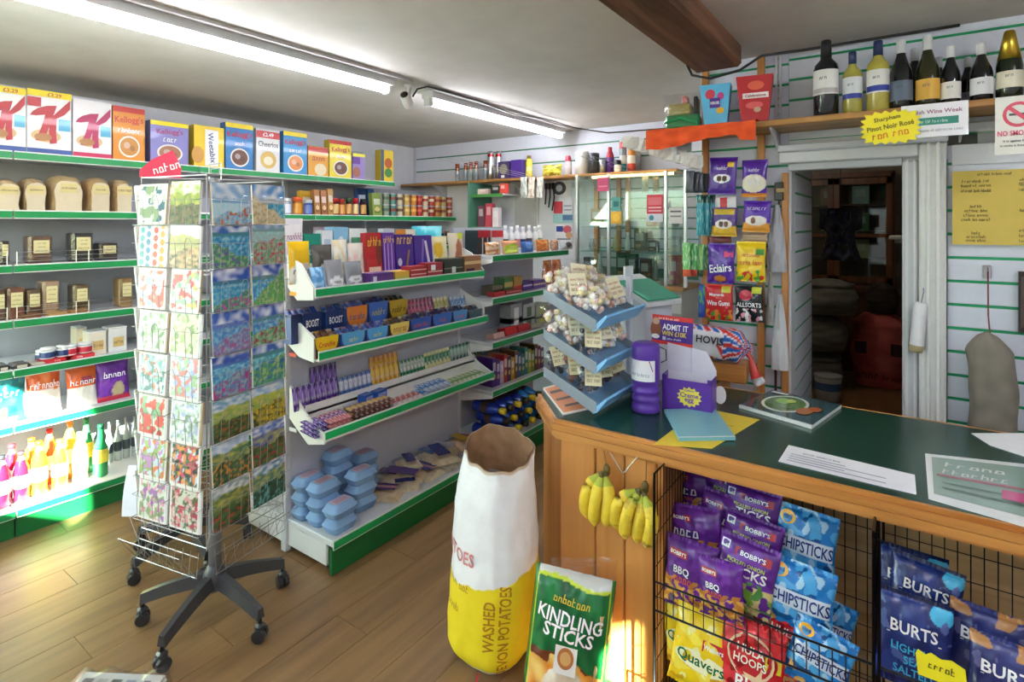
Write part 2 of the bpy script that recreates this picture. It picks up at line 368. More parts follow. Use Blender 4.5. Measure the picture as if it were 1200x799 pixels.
# ------------------------------------------------------------------ fluorescent fittings
def fitting(x, y0, y1, label):
    t = thing('fluorescent_light', label, 'light', None, loc=(x, (y0 + y1) / 2, ZC), group='fluorescent ceiling lights')
    L = (y1 - y0) / 2
    part('fitting_body', MB().prism([(-.052, 0), (.052, 0), (.046, -.052), (-.046, -.052)], 'y', -L, L, 'e8eaee'), 'paint', t)
    part('end_cap', MB().box(-.03, .03, -L - .004, -L + .03, -.10, -.04, 'f0f0f0', .006), 'plastic', t); part('end_cap', MB().box(-.03, .03, L - .03, L + .004, -.10, -.04, 'f0f0f0', .006), 'plastic', t)
    tb = MB().tube([(0, -L + .03, -.075), (0, L - .03, -.075)], .019, 'ffffff', 10); part('tube', tb, 'tube', t)
    part('conduit', MB().box(.07, .095, -L - .1, L + .1, -.018, 0, 'c4c2be'), 'paint', t)
fitting(-2.45, .45, 2.25, 'lit fluorescent batten on the ceiling in front of the security camera')
fitting(-2.48, 2.6, 4.3, 'lit fluorescent batten on the ceiling beyond the security camera')
fitting(-1.1, -1.4, .1, 'added unseen fluorescent batten on the ceiling just inside the shop front')  # added behind the camera to light the fronts of things
fitting(.45, -1.2, .3, 'added unseen fluorescent batten on the ceiling over the shop entrance')  # added fill behind the camera, never in view
fitting(.9, .5, 2.2, 'added unseen fluorescent batten on the ceiling over the green counter')  # added out of view to brighten the counter side

# ------------------------------------------------------------------ wall shelving along the side wall
GREEN, GREEN_D, OFFW = '18924f', '0f6b35', 'd3d5da'
LZ = [2.03, 1.717, 1.428, 1.135, .873, .58]          # shelf tops
LXF, LXB = -3.85, -4.28
def lip(y0, y1, xf, z, col=GREEN, h=.04):
    """price strip: a white channel with a coloured insert, standing on the shelf's front edge"""
    return MB().box(xf, xf + .006, y0, y1, z - h, z + .006, 'e9e9e6').box(xf + .006, xf + .0085, y0, y1, z - h + .005, z - .001, col)
def shelf_part(o, y0, y1, xb, xf, z, col=GREEN):
    sp = part('shelf', MB().box(xb, xf, y0 + .004, y1 - .004, z - .022, z, 'cfd1d6', .003), 'paint', o)
    part('price_strip', lip(y0 + .004, y1 - .004, xf, z, col), 'plastic', sp)
    return sp
def wall_unit(y0, y1, levels, label, fences=()):
    o = thing('wall_shelving', label, 'shelving', None, loc=(0, 0, 0), group='wall shelving bays')
    part('back_panel', MB().box(LXB - .02, LXB, y0 + .002, y1 - .002, .1, 2.34 if 0 in levels else 2.0, 'a6a9b2'), 'paint', o)
    part('upright', MB().box(LXB - .03, LXB + .012, y0, y0 + .03, 0, 2.3 if 0 in levels else 2.0, 'c4c6cc', .003), 'paint', o)
    part('base', MB().box(LXB, -3.8, y0 + .004, y1 - .004, .11, .15, 'dcdcdc', .004), 'paint', o)
    part('price_strip', lip(y0 + .004, y1 - .004, -3.8, .15), 'plastic', o)
    part('kick_plate', MB().box(-3.84, -3.82, y0 + .004, y1 - .004, .0, .108, GREEN_D), 'paint', o)
    for i in levels:
        shelf_part(o, y0, y1, LXB, LXF, LZ[i])
    for i in fences:
        z = LZ[i]; f = MB()
        for h in (.02, .045, .07): f.tube([(LXF - .015, y0 + .02, z + h), (LXF - .015, y1 - .02, z + h)], .0016, 'c8c8c8', 4)
        k = 0
        for yy in (y0 + .02, y0 + .28, y0 + .34, y0 + .6, y0 + .66, y1 - .02): f.tube([(LXF - .015, yy, z), (LXF - .015, yy, z + .072)], .0022, 'd8d8d8', 4)
        part('wire_fence', f, 'metal', o)
BAYS = [-.1, .9, 1.85, 2.75, 3.6, 4.46]
BNAME = ['end bay of wall shelving where the red bottles stand', 'wall shelving bay with cakes and crisps behind the card spinner', 'wall shelving bay with yellow cereal behind the card spinner',
         'wall shelving bay with jars under the lilac cereal boxes', 'low wall shelving bay in the room corner holding tins']
for i in range(5):
    wall_unit(BAYS[i], BAYS[i + 1], [0, 1, 2, 3, 4, 5] if i < 4 else [1, 2, 3], BNAME[i], (2, 3) if i < 2 else ())

# ------------------------------------------------------------------ sweets gondola (tray shelves) and grocery gondola (flat shelves)
GY0, GY1, GXB = 1.65, 2.99, -2.54
def gondola_a():
    o = thing('gondola_shelving', 'grey gondola of white stepped sweet trays with egg boxes on its base', 'shelving', None)
    part('back_panel', MB().box(GXB - .03, GXB, GY0, GY1, .17, 1.36, 'c2c5d2'), 'paint', o)
    part('upright', MB().box(GXB - .035, GXB + .006, GY0 - .012, GY0 + .02, 0, 1.38, 'cfd1d6', .003), 'paint', o)
    part('upright', MB().box(GXB - .035, GXB + .006, GY1 - .02, GY1 + .008, 0, 1.40, 'cfd1d6', .003), 'paint', o)
    b = part('base_deck', MB().box(-2.95, -2.175, GY0, GY1, .135, .165, 'd4d6da', .004).box(-2.93, -2.23, GY0 + .004, GY0 + .02, .03, .135, 'e2e2e2', .003).box(-2.93, -2.23, GY1 - .02, GY1 - .004, .03, .135, 'e2e2e2', .003), 'paint', o)
    part('price_strip', lip(GY0, GY1, -2.175, .165, '0fa35a'), 'plastic', b)
    part('kick_plate', MB().box(-2.20, -2.182, GY0 + .0, GY1, .004, .122, GREEN_D), 'paint', o)
    for yy in (GY0 + .05, GY1 - .05): part('foot', MB().lathe([(.022, 0), (.022, .018), (.012, .02), (.012, .04)], 10, '555555', -2.26, yy), 'plastic', o)
    outl = [[(330, 298), (352, 310), (367, 338), (367, 352), (348, 352), (333, 335)],
            [(336, 366), (352, 381), (367.5, 396), (367.5, 425), (350, 418), (336, 402)],
            [(339, 452), (352, 476), (361, 490), (379, 509), (380, 521), (361, 521), (339, 490)]]
    for k, pts in enumerate(outl):
        P = [on_y(x, y, GY0) for x, y in pts]; P = [(max(p.x, GXB), p.z) for p in P]
        xf, zl, r1 = TR[k]['xf'], TR[k]['z'], TR[k]
        tr = MB().box(GXB, r1['xm'], GY0 + .012, GY1 - .012, r1['zr'] - .012, r1['zr'], 'e4e4e2').box(r1['xm'] - .004, r1['xm'], GY0 + .012, GY1 - .012, r1['zf'], r1['zr'] + .035, 'efefec')
        tr.box(r1['xm'] - .004, xf, GY0 + .012, GY1 - .012, r1['zf'] - .012, r1['zf'], 'e4e4e2')
        sp = part('tray_shelf', tr, 'paint', o)
        part('tray_end', MB().prism(P, 'y', GY0, GY0 + .012, 'e9e8e4'), 'paint', sp); part('tray_end', MB().prism(P, 'y', GY1 - .012, GY1, 'e9e8e4'), 'paint', sp)
        part('price_strip', lip(GY0 + .006, GY1 - .006, xf, zl + .02, '0fae62'), 'plastic', sp)
        a = P[2]
        lm = MB().rect(-2.52, -2.46, r1['zf'] - .01, r1['zf'] + .01, GY0 - .0006, ['e0a030', 'c04030', 'e0e0e0'][k])
        part('price_label', lm, 'paper', sp)
# tiers: xm where the riser stands, zr floor of the rear tier, zf floor of the front tier, xf lip
TR = [dict(xf=-2.32, z=1.313, xm=-2.43, zr=1.345, zf=1.30), dict(xf=-2.295, z=1.01, xm=-2.42, zr=1.055, zf=.995), dict(xf=-2.245, z=.639, xm=-2.40, zr=.72, zf=.622)]
gondola_a()
HY0, HY1, HXF = 3.01, 4.06, -2.275
HZ = [1.43, 1.14, .84, .51]
def gondola_b():
    o = thing('gondola_shelving', 'grey gondola of flat green-edged shelves holding groceries beyond the sweet trays', 'shelving', None)
    part('back_panel', MB().box(-2.64, -2.62, HY0, HY1, .17, 1.62, 'c2c5d2'), 'paint', o)
    b = part('base_deck', MB().box(-2.95, -2.2, HY0, HY1, .135, .165, 'd4d6da', .004), 'paint', o); part('price_strip', lip(HY0, HY1, -2.2, .165, GREEN), 'plastic', b)
    part('kick_plate', MB().box(-2.23, -2.212, HY0, HY1, .004, .122, GREEN_D), 'paint', o)
    for z in HZ:
        sp = shelf_part(o, HY0, HY1, -2.62, HXF, z, GREEN)
        part('shelf_bracket', MB().prism([(-2.62, z - .022), (HXF + .002, z - .022), (HXF + .002, z - .045), (-2.62, z - .12)], 'y', HY0 - .002, HY0 + .006, 'e8e8e6'), 'paint', sp)
gondola_b()

# ------------------------------------------------------------------ the counter
CY0, CY1 = 1.81, 2.575
def counter():
    o = thing('shop_counter', 'oak shop counter with a dark green top and moulded edge', 'counter', None)
    outl = [(-1.27, 3.0), (-1.27, 2.03), (-1.06, CY0), (1.9, CY0), (1.9, CY1), (-.72, CY1), (-.72, 3.0)]
    part('worktop', MB().prism([(p[0], p[1]) for p in outl], 'z', CTZ - .03, CTZ, '143c30'), 'top', o, label='dark green laminate worktop')
    def mould(pts, prof):
        m = MB(); n = len(pts)
        for i in range(n - 1):
            a, b = Vector(pts[i]), Vector(pts[i + 1]); d = (b - a).normalized(); nn = Vector((d.y, -d.x))
            for (t, z0, z1) in prof:
                q = [a, b, b + nn * t, a + nn * t]; e0 = d * (t * .42 if 0 < i else 0); e1 = d * (t * .42 if i < n - 2 else 0)
                q[2] = q[2] + e1; q[3] = q[3] - e0
                m.prism([(v.x, v.y) for v in q], 'z', z0, z1, 'b87b3c')
        return m
    edge = [(-1.27, 2.03), (-1.06, CY0), (1.9, CY0)]
    part('edge_moulding', mould(edge, [(.014, CTZ - .012, CTZ), (.024, CTZ - .03, CTZ - .012), (.017, CTZ - .038, CTZ - .03), (.022, CTZ - .06, CTZ - .038), (.010, CTZ - .072, CTZ - .06)]), 'oak_x', o)
    part('edge_moulding', MB().box(-.72, 1.9, CY1, CY1 + .012, CTZ - .03, CTZ + .001, 'b87b3c', .003), 'oak_x', o)
    # boards of the angled end and the front
    e = Vector((-1.06 + 1.27, CY0 - 2.03)).normalized(); nn = Vector((e.y, -e.x))
    for (p, q) in ((Vector((-1.262, 2.04)), Vector((-1.166, 1.939))), (Vector((-1.164, 1.937)), Vector((-1.052, 1.82)))):
        part('panel_board', MB().prism([(p.x, p.y), (q.x, q.y), (q.x - nn.x * .02, q.y - nn.y * .02), (p.x - nn.x * .02, p.y - nn.y * .02)], 'z', .03, CTZ - .03, 'b87b3c'), 'oak', o)
    xs = [-1.05, -.905, -.793, -.676]
    for i in range(3): part('panel_board', MB().box(xs[i] + .002, xs[i + 1] - .002, CY0 + .004, CY0 + .024, .03, CTZ - .03, 'b87b3c', .004), 'oak', o)
    part('plinth', MB().box(-1.05, -.676, CY0 + .03, CY0 + .05, 0, .05, '1d3a2c'), 'paint', o)
    part('side_panel', MB().box(-.674, -.652, CY0 + .004, CY1 - .02, 0, CTZ - .03, 'a5662a', .003), 'oak', o)
    part('back_board', MB().box(-.652, 1.9, 2.14, 2.16, 0, CTZ - .03, 'c8a676'), 'ply', o)
    part('rail', MB().box(-.652, 1.9, 2.11, 2.14, CTZ - .10, CTZ - .03, 'b08050'), 'ply', o)
    part('return_side', MB().box(-1.265, -1.245, 2.05, 3.0, 0, CTZ - .03, 'a5662a'), 'oak', o)
    part('return_side', MB().box(-.745, -.725, CY1, 3.0, 0, CTZ - .03, 'a5662a'), 'oak', o)
    part('return_back', MB().box(-1.245, -.745, 2.98, 3.0, 0, CTZ - .03, 'a5662a'), 'oak', o)
counter()

# ------------------------------------------------------------------ card spinner(s)
def star_base(o, n0, r=.285, zc=.17, hub=True):
    for k in range(5):
        a = n0 + k * 2 * pi / 5; d = Vector((cos(a), sin(a), 0)); e = Vector((-sin(a), cos(a), 0))
        lg = MB(); pts = []
        for t in range(7):
            u = t / 6; wd = .026 - .008 * u; z = zc - .062 * u ** 1.5; hh = .026 - .006 * u
            pts.append([d * (.02 + (r - .02) * u) + e * wd * s + Vector((0, 0, z + q)) for s, q in ((-1, -hh), (-.6, hh), (.6, hh), (1, -hh))])
        vs = [tuple(p) for row in pts for p in row]; fs = [(i * 4 + j, i * 4 + (j + 1) % 4, i * 4 + 4 + (j + 1) % 4, i * 4 + 4 + j) for i in range(6) for j in range(4)] + [(0, 1, 2, 3), (27, 26, 25, 24)]
        lg.mesh_in(vs, fs, '3b3b3e'); lo = part('leg', lg, 'plastic', o)
        cpos = d * (r - .004); ca = a + 1.1 + k
        cd = Vector((cos(ca), sin(ca), 0)); cm = MB()
        for s in (-1, 1):
            m2 = MB().lathe([(.012, -.011), (.026, -.009), (.028, 0), (.026, .009), (.012, .011)], 12, '2c2c2e'); m2.xf(Matrix.Translation(cpos + cd * .014 * s + Vector((0, 0, .028))) @ Matrix.Rotation(ca, 4, 'Z') @ Matrix.Rotation(pi / 2, 4, 'Y'))
            cm.mesh_in(m2.v, m2.f, '2c2c2e')
        cm.tube([cpos + Vector((0, 0, .03)), cpos + Vector((0, 0, .09))], .008, '232325', 8); cm.box(cpos.x - .018, cpos.x + .018, cpos.y - .018, cpos.y + .018, .046, .072, '333336', .008)
        part('caster', cm, 'plastic', lo)
    part('hub', MB().lathe([(.03, zc - .05), (.045, zc - .03), (.045, zc + .02), (.032, zc + .045), (.024, zc + .06)], 16, '454549'), 'plastic', o)

RC = Vector((-2.36, 1.20)); RD = .262; RA = R(-33); ROWS = 8; RZ0, RDZ = 1.645, .1655
FACEN = [R(12), R(-78), R(-168), R(102)]       # outward normals: 0 seascapes, 1 flowers
HALF = RD * .7071
def spinner():
    o = thing('card_spinner', 'tall four-sided wire card spinner on a grey five-star castor base', 'card rack', None, loc=(RC.x, RC.y, 0))
    star_base(o, R(-65))
    part('pole', MB().lathe([(.026, .2), (.026, .45), (.021, .46), (.021, 1.84)], 14, '77787c'), 'plastic', o)
    fr = MB()
    cs = [(RD * cos(RA + k * pi / 2), RD * sin(RA + k * pi / 2)) for k in range(4)]
    for (x, y) in cs: fr.tube([(x, y, .42), (x, y, 1.84)], .0024, 'b4b4b8', 5)
    for z in (.43, 1.0, 1.5, 1.835):
        fr.tube([(x, y, z) for x, y in cs], .0024, 'b4b4b8', 5, closed=True)
        for (x, y) in cs: fr.tube([(0, 0, z), (x, y, z)], .0024, 'b4b4b8', 5)
    fr.tube([(-.05, 0, 1.83), (-.05, 0, 1.9), (.05, 0, 1.9), (.05, 0, 1.83)], .0028, 'e4e4e6', 5); fr.tube([(-.035, 0, 1.86), (.035, 0, 1.86), (.035, 0, 1.88), (-.035, 0, 1.88)], .002, 'e4e4e6', 5, closed=True)
    # empty wire baskets under the cards
    for k in range(4):
        n = FACEN[k]; d = Vector((cos(n), sin(n), 0)); e = Vector((-sin(n), cos(n), 0)); c0 = d * HALF
        for z, out in ((.40, .02), (.33, .03), (.44, .10)):
            fr.tube([c0 - e * .17 + d * out + Vector((0, 0, z)), c0 + e * .17 + d * out + Vector((0, 0, z))], .002, 'a8a8ac', 4)
        for q in range(-4, 5): fr.tube([c0 + e * q * .042 + d * .02 + Vector((0, 0, .42)), c0 + e * q * .042 + d * .03 + Vector((0, 0, .33)), c0 + e * q * .042 + d * .10 + Vector((0, 0, .44))], .0013, 'a8a8ac', 4)
    part('wire_frame', fr, 'metal', o)
    pk = MB()                                   # one pocket: shelf wires and two hoops, local x across, -y outward
    pk.tube([(-.0908, 0, .0), (-.0908, -.036, .0), (.0908, -.036, .0), (.0908, 0, .0)], .0013, 'b4b4b8', 4)
    pk.tube([(-.0908, 0, .10), (-.0908, -.040, .095), (.0908, -.040, .095), (.0908, 0, .10)], .001, 'acacb0', 4)
    for sx in (-.045, .045): pk.tube([(sx - .018, -.036, 0), (sx - .018, -.040, .095), (sx - .008, -.041, .115), (sx + .008, -.041, .115), (sx + .018, -.040, .095), (sx + .018, -.036, 0)], .0011, 'b4b4b8', 4)
    pm = pk.mesh('card_pocket', 'metal')
    for k in (0, 1):
        n = FACEN[k]; d = Vector((cos(n), sin(n), 0)); e = Vector((-sin(n), cos(n), 0))
        for r in range(ROWS):
            for c in (-1, 1):
                p = d * HALF + e * c * .092; link('card_pocket', pm, o, (p.x, p.y, RZ0 - r * RDZ), (0, 0, n + pi / 2))
    return o
spinner()
def spinner_back():
    o = thing('card_spinner', 'second card spinner mostly hidden, its castor base showing behind', 'card rack', None, loc=(-2.93, 1.36, 0))
    star_base(o, R(-80), .27, .16)
    part('pole', MB().lathe([(.024, .18), (.024, .5), (.02, .51), (.02, 1.7)], 12, '6f7f9c'), 'plastic', o)
    fr = MB()
    for z in (.36, .42, .9, 1.4, 1.7):
        fr.tube([(.2 * cos(a * pi / 2 + .4), .2 * sin(a * pi / 2 + .4), z) for a in range(4)], .0025, 'c8c8ca', 4, closed=True)
        for a in range(4): fr.tube([(0, 0, z), (.2 * cos(a * pi / 2 + .4), .2 * sin(a * pi / 2 + .4), z)], .0025, 'c8c8ca', 4)
    for a in range(4): fr.tube([(.2 * cos(a * pi / 2 + .4), .2 * sin(a * pi / 2 + .4), .36), (.2 * cos(a * pi / 2 + .4), .2 * sin(a * pi / 2 + .4), 1.7)], .0025, 'c8c8ca', 4)
    part('wire_frame', fr, 'metal', o)
spinner_back()

# ------------------------------------------------------------------ product builders (front faces local -y, base at z 0)
def draw(mb, art, w, h, surf, eps=.0007):
    """art in 0..1 of the front: r rect, e ellipse, p polygon, t text"""
    for k, a in enumerate(art):
        off = eps * (k + 1)
        y = (lambda x, z, o=off: surf(x, z) - o) if callable(surf) else surf - off
        X = lambda u: (u - .5) * w
        if a[0] == 'r': mb.rect(X(a[1]), X(a[2]), a[3] * h, a[4] * h, y, a[5])
        elif a[0] == 'e': mb.ell(X(a[1]), a[2] * h, a[3] * w, a[4] * h, y, a[5])
        elif a[0] == 'p': mb.poly([(X(u), v * h) for u, v in a[1]], y, a[2])
        elif a[0] == 't': mb.text(a[1], X(a[2]), a[3] * h, a[4] * h, y, a[5], maxw=(a[6] if len(a) > 6 else .9) * w, ang=R(a[7]) if len(a) > 7 else 0)
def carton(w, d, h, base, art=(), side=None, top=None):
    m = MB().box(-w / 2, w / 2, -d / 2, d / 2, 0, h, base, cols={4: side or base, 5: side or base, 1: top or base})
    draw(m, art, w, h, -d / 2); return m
def paint(art, base):
    def f(u, v):
        c = base
        for a in art:
            if a[0] == 'r' and a[1] <= u <= a[2] and a[3] <= v <= a[4]: c = a[5]
            elif a[0] == 'e' and ((u - a[1]) / a[3]) ** 2 + ((v - a[2]) / a[4]) ** 2 <= 1: c = a[5]
            elif a[0] == 'n' and mnoise.noise(Vector((u * a[1] + a[4], v * a[1] * 1.2, a[4]))) > a[2] and a[5] <= v <= a[6]: c = a[3]
            elif a[0] == 'd' and v < a[1] + (u - .5) * a[2]: c = a[3]
        return c
    return f
def pillow(w, h, t, base, art=(), texts=(), nu=22, nv=28, seed=0., crimp=.055, wr=.12):
    def th(u, v):
        if v < crimp or v > 1 - crimp: return .0012 + .0012 * sin(u * 90)
        vv = (v - crimp) / (1 - 2 * crimp)
        b = t / 2 * max(0, 1 - abs(2 * u - 1) ** 2.4) ** .55 * max(0, 1 - abs(2 * vv - 1) ** 2.6) ** .5
        return .0012 + b * (1 + wr * 2 * mnoise.noise(Vector((u * 3.3 + seed, v * 3.9, seed)))) + t * wr * .5 * mnoise.noise(Vector((u * 8 + seed, v * 9, 3 + seed))) * min(1, 6 * u, 6 * (1 - u))
    def wd(v): return 1 - .05 * sin(pi * v) + .012 * sin(v * 11 + seed * 3)
    m = MB(); pc = paint(art, base)
    m.grid(lambda u, v: ((u - .5) * w * wd(v), -th(u, v), v * h), nu, nv, pc)
    m.grid(lambda u, v: ((u - .5) * w * wd(v), th(u, v), v * h), max(6, nu // 2), max(6, nv // 2), lambda u, v: mix(base, 'ffffff', .05), flip=True)
    surf = lambda x, z: -th(min(1, max(0, x / w + .5)), min(1, max(0, z / h))) - .0022
    for a in texts:
        if a[0] == 't': m.text(a[1], (a[2] - .5) * w, a[3] * h, a[4] * h, surf, a[5], maxw=(a[6] if len(a) > 6 else .85) * w, ang=R(a[7]) if len(a) > 7 else 0)
        elif a[0] == 'e': m.ell((a[1] - .5) * w, a[2] * h, a[3] * w, a[4] * h, (lambda x, z: surf(x, z) + .0008), a[5])
        elif a[0] == 'r': m.poly([((a[1] - .5) * w, a[3] * h), ((a[2] - .5) * w, a[3] * h), ((a[2] - .5) * w, a[4] * h), ((a[1] - .5) * w, a[4] * h)], (lambda x, z: surf(x, z) + .0008), a[5])
    return m
def jar(r, h, body, lid, label=None, n=14, lidh=.2):
    hb = h * (1 - lidh)
    m = MB().lathe([(r * .9, 0, body), (r, h * .03, label or body if False else body), (r, h * .12, label or body), (r, hb * .82, body), (r * .86, hb, body), (0, hb)], n, body)
    return m, MB().lathe([(r * .93, hb - .001, lid), (r * .95, h * .985, lid), (r * .9, h, lid), (0, h)], n, lid)
def can(r, h, label, band=None, n=14):
    return MB().lathe([(r * .93, 0, 'b8b8bc'), (r, h * .02, 'c4c4c8'), (r, h * .06, label), (r, h * .45, band or label), (r, h * .7, label), (r, h * .94, 'c4c4c8'), (r, h * .98, 'c4c4c8'), (r * .95, h, 'b0b0b4'), (r * .9, h * .985, 'b8b8bc'), (0, h * .985)], n, label)
def bottle(r, h, kind='wine', n=16):
    P = {'wine': [(.0, .02), (.9, 0), (1, .02), (1, .62), (.9, .68), (.5, .75), (.38, .80), (.37, .99), (.33, 1), (0, 1)],
         'slope': [(0, .02), (.9, 0), (1, .02), (1, .48), (.92, .56), (.6, .68), (.4, .78), (.36, .99), (.32, 1), (0, 1)],
         'pop': [(0, .01), (.85, 0), (1, .04), (.93, .14), (1, .3), (1, .55), (.9, .68), (.5, .84), (.34, .9), (.34, .99), (0, 1)]}[kind]
    return [(a * r, b * h) for a, b in P]
def r_at(prof, z):
    for a, b in zip(prof, prof[1:]):
        if a[1] <= z <= b[1] and b[1] > a[1]: return a[0] + (b[0] - a[0]) * (z - a[1]) / (b[1] - a[1])
    return prof[-2][0]
def band(prof, z0, z1, col, n=16, steps=4, arc=None, off=.0008):
    """a label or foil following the bottle; arc limits it to the front"""
    m = MB(); a0, a1 = (arc if arc else (0, 360))
    def fn(u, v):
        z = z0 + (z1 - z0) * v; r = r_at(prof, z) + off; t = R(a0 + (a1 - a0) * u); return (r * cos(t), r * sin(t), z)
    return m.grid(fn, n, steps, col)

def Y_of(x, X): return on_x(x, HY, X).y
def on_shelf(x0, x1, X):
    a, b = Y_of(x0, X), Y_of(x1, X); return (a + b) / 2, b - a
QR = pi / 2                                    # things that face into the aisle (+x)

# ---- cereal boxes on the top wall shelf
KRED = [((.02, .32), (.16, .2), (.62, .76), (.5, .82), (.22, .74), (.08, .62), (.16, .56), (.34, .66)), ((.95, .86), (1, .72), (.62, .52), (.66, .28), (.52, .2), (.46, .5), (.6, .62))]
def kbox(col, band_, blue):
    a = [('e', .42, .3, .34, .1, 'd8b98a'), ('p', [(.06, .60), (.12, .66), (.24, .72), (.44, .77), (.66, .79), (.64, .74), (.60, .66), (.20, .60)], col), ('p', [(.44, .74), (.64, .76), (.52, .5), (.36, .22), (.18, .22), (.32, .44)], col), ('p', [(.97, .90), (.97, .76), (.84, .66), (.64, .58), (.50, .52), (.54, .6), (.74, .74)], col), ('p', [(.5, .54), (.66, .58), (.64, .4), (.66, .2), (.5, .18), (.48, .36)], col),
         ('r', .7, .97, .4, .58, '56b4d8'), ('e', .35, .28, .2, .06, 'b07a44'), ('r', 0, 1, 0, .1, blue)]
    if band_: a.append(('r', 0, 1, .9, 1, 'f2dc1e')); a.append(('t', '£3.29', .6, .945, .06, 'b03030'))
    return a
def kel(base, bowl, txt, tcol='c02030', top='f2d91e', extra=()):
    return [('r', 0, 1, .9, 1, top), ('t', "Kellogg's", .5, .76, .16, tcol, .9, 4), ('t', txt, .5, .58, .09, 'ffffff', .7), ('e', .5, .28, .34, .2, 'f2efe6'), ('e', .5, .28, .29, .165, bowl), ('e', .42, .3, .1, .06, mix(bowl, 'ffffff', .3)), ('e', .6, .25, .08, .05, mix(bowl, '301808', .4))] + list(extra)
CEREAL = [
    (-18, 31, 101, 'f4f4f4', kbox('b8242c', 1, '2d4f9c'), 'white cereal box with dark red swoosh and yellow price band, cut by the shelf end'),
    (31, 84, 107, 'f6f6f6', kbox('b8242c', 1, '2d4f9c') + [('r', 0, .3, .74, .88, 'c03038')], 'white cereal box with dark red swoosh, yellow band and small red flash'),
    (85, 131, 118, 'f2f0f4', kbox('b01c58', 0, 'c42058'), 'white cereal box with magenta swoosh and magenta base band'),
    (132, 170, 126, 'e0922a', kel('e0922a', 'c98a3c', '~Crunchy', 'c0281c', 'c83020'), 'orange cereal box with a red band and a bowl of flakes'),
    (176, 221, 143, '8a86c6', kel('8a86c6', 'a9785a', '~Mini', 'a8285a'), 'lilac cereal box with yellow band next to the orange flakes box'),
    (227, 263, 148, 'f0cf30', [('r', .36, .8, .06, .92, 'ffffff'), ('t', 'Weetabix', .58, .49, .13, '20407c', 1.35, -84), ('e', .12, .3, .2, .2, 'd8a04c')], 'yellow cereal box with a white name panel set on its side'),
    (264, 297, 145, '2a7cc0', kel('2a7cc0', '6a4030', '~Pops'), 'mid blue cereal box with a bowl of brown puffs'),
    (300, 328, 152, 'ecebea', [('r', 0, 1, .8, .96, 'c83038'), ('t', '£2.49', .5, .88, .09, 'ffffff'), ('t', 'Cheerios', .5, .66, .13, '404048', .85), ('e', .5, .3, .34, .2, 'd9b35c'), ('e', .5, .28, .2, .1, 'efe6c8')], 'white cereal box with a red price band and oat rings'),
    (332, 360, 155, '2f8fc8', kel('2f8fc8', 'e09050', '~Flakes'), 'bright blue cereal box with big orange flakes'),
    (361, 385, 172, 'e8a42c', [('r', 0, 1, .82, .98, 'c83828'), ('t', '~Oats', .5, .6, .14, 'b02818'), ('e', .6, .25, .3, .2, 'e8d8b0')], 'short orange cereal box with a red top band'),
    (386, 412, 165, 'ecd83c', kel('ecd83c', '6a3a24', '~Hoops', 'c02828', 'c83028'), 'yellow cereal box with red band and chocolate hoops'),
    (413, 428, 180, '9a86c4', [('r', 0, 1, .88, 1, 'ece03c'), ('r', .0, .6, .6, .85, '6a3a98'), ('e', .3, .3, .3, .2, 'a05a40')], 'small lilac cereal box beside the chocolate hoops'),
    (446, 461, 176, 'e6c93a', [('r', 0, .25, 0, 1, '50606c'), ('e', .6, .6, .3, .16, 'c06030'), ('e', .6, .3, .3, .14, '4f8f50')], 'narrow yellow cereal box alone at the shelf end'),
]
CXF = -3.90
for x0, x1, yt, base, art, lab in CEREAL:
    y, wd = on_shelf(x0, x1, CXF); h = on_x((x0 + x1) / 2, yt, CXF).z - LZ[0]; d = .075
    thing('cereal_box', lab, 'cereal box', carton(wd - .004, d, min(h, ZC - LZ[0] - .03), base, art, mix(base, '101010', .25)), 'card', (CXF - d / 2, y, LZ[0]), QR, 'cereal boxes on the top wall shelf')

# ---- bread loaves on the second shelf
def loaf(w, d, h, crust, seed):
    out = [(-.5, 0), (.5, 0), (.5, .55), (.54, .7), (.48, .9), (.3, 1), (0, 1.03), (-.3, 1), (-.48, .9), (-.54, .7), (-.5, .55)]
    def mk(k, y0, y1, grow=0):
        m = MB(); n = 9
        def fn(u, v):
            a = u * len(out); i = int(a) % len(out); f = a - int(a); p, q = out[i], out[(i + 1) % len(out)]
            x = (p[0] + (q[0] - p[0]) * f) * w; z = (p[1] + (q[1] - p[1]) * f) * h
            s = 1 - .16 * abs(2 * v - 1) ** 4 + grow; nz = mnoise.noise(Vector((x * 14 + seed, v * 3, z * 14))) * .008 * (1 + k * 1.5)
            return (x * s + nz, (v - .5) * d * (1 + grow), max(0, z * s + nz))
        m.grid(fn, 26, n, lambda u, v: mix(crust, 'e8d6ac', .35 + .4 * mnoise.noise(Vector((u * 20, v * 9, seed)))))
        for v, fl in ((0, False), (1, True)):
            m.face([fn(u / 22, v) for u in range(22)][::(1 if fl else -1)], mix(crust, 'efe2c4', .75))
        return m
    return mk(0, 0, 1), mk(1, 0, 1, .03)
for i, (x0, x1, yt) in enumerate([(-8, 28, 207), (26, 58, 206), (57, 103, 202), (102, 133, 205), (133, 158, 207)]):
    y, wd = on_shelf(x0, x1, -3.93); h = on_x(x0, yt, -3.93).z - LZ[1]; d = .2
    a, b = loaf(wd * .80, d, h * .93, ['b58a58', 'a67c4c', 'c09a66'][i % 3], i * 3.1); lb = MB()
    lb.rect(-.04, .04, h * .5, h * .74, -d / 2 * 1.05 - .004, 'd9c98e'); lb.text(['~Farmhouse', '~Granary', '~Wholemeal', '~Malted', '~Bloomer'][i], 0, h * .62, .014, -d / 2 * 1.05 - .0045, '6a4a28', maxw=.07)
    thing('bread_loaf', 'bagged %s loaf with a cream label on the %s wall shelf' % (['crusty', 'grainy', 'wide sliced', 'pale tin', 'small seeded'][i], 'second'), 'bread', a, 'food', (-3.93 - d / 2, y, LZ[1] + .001), QR, 'bagged loaves', [('wrapper', b, 'wrap'), ('label', lb, 'paper')])

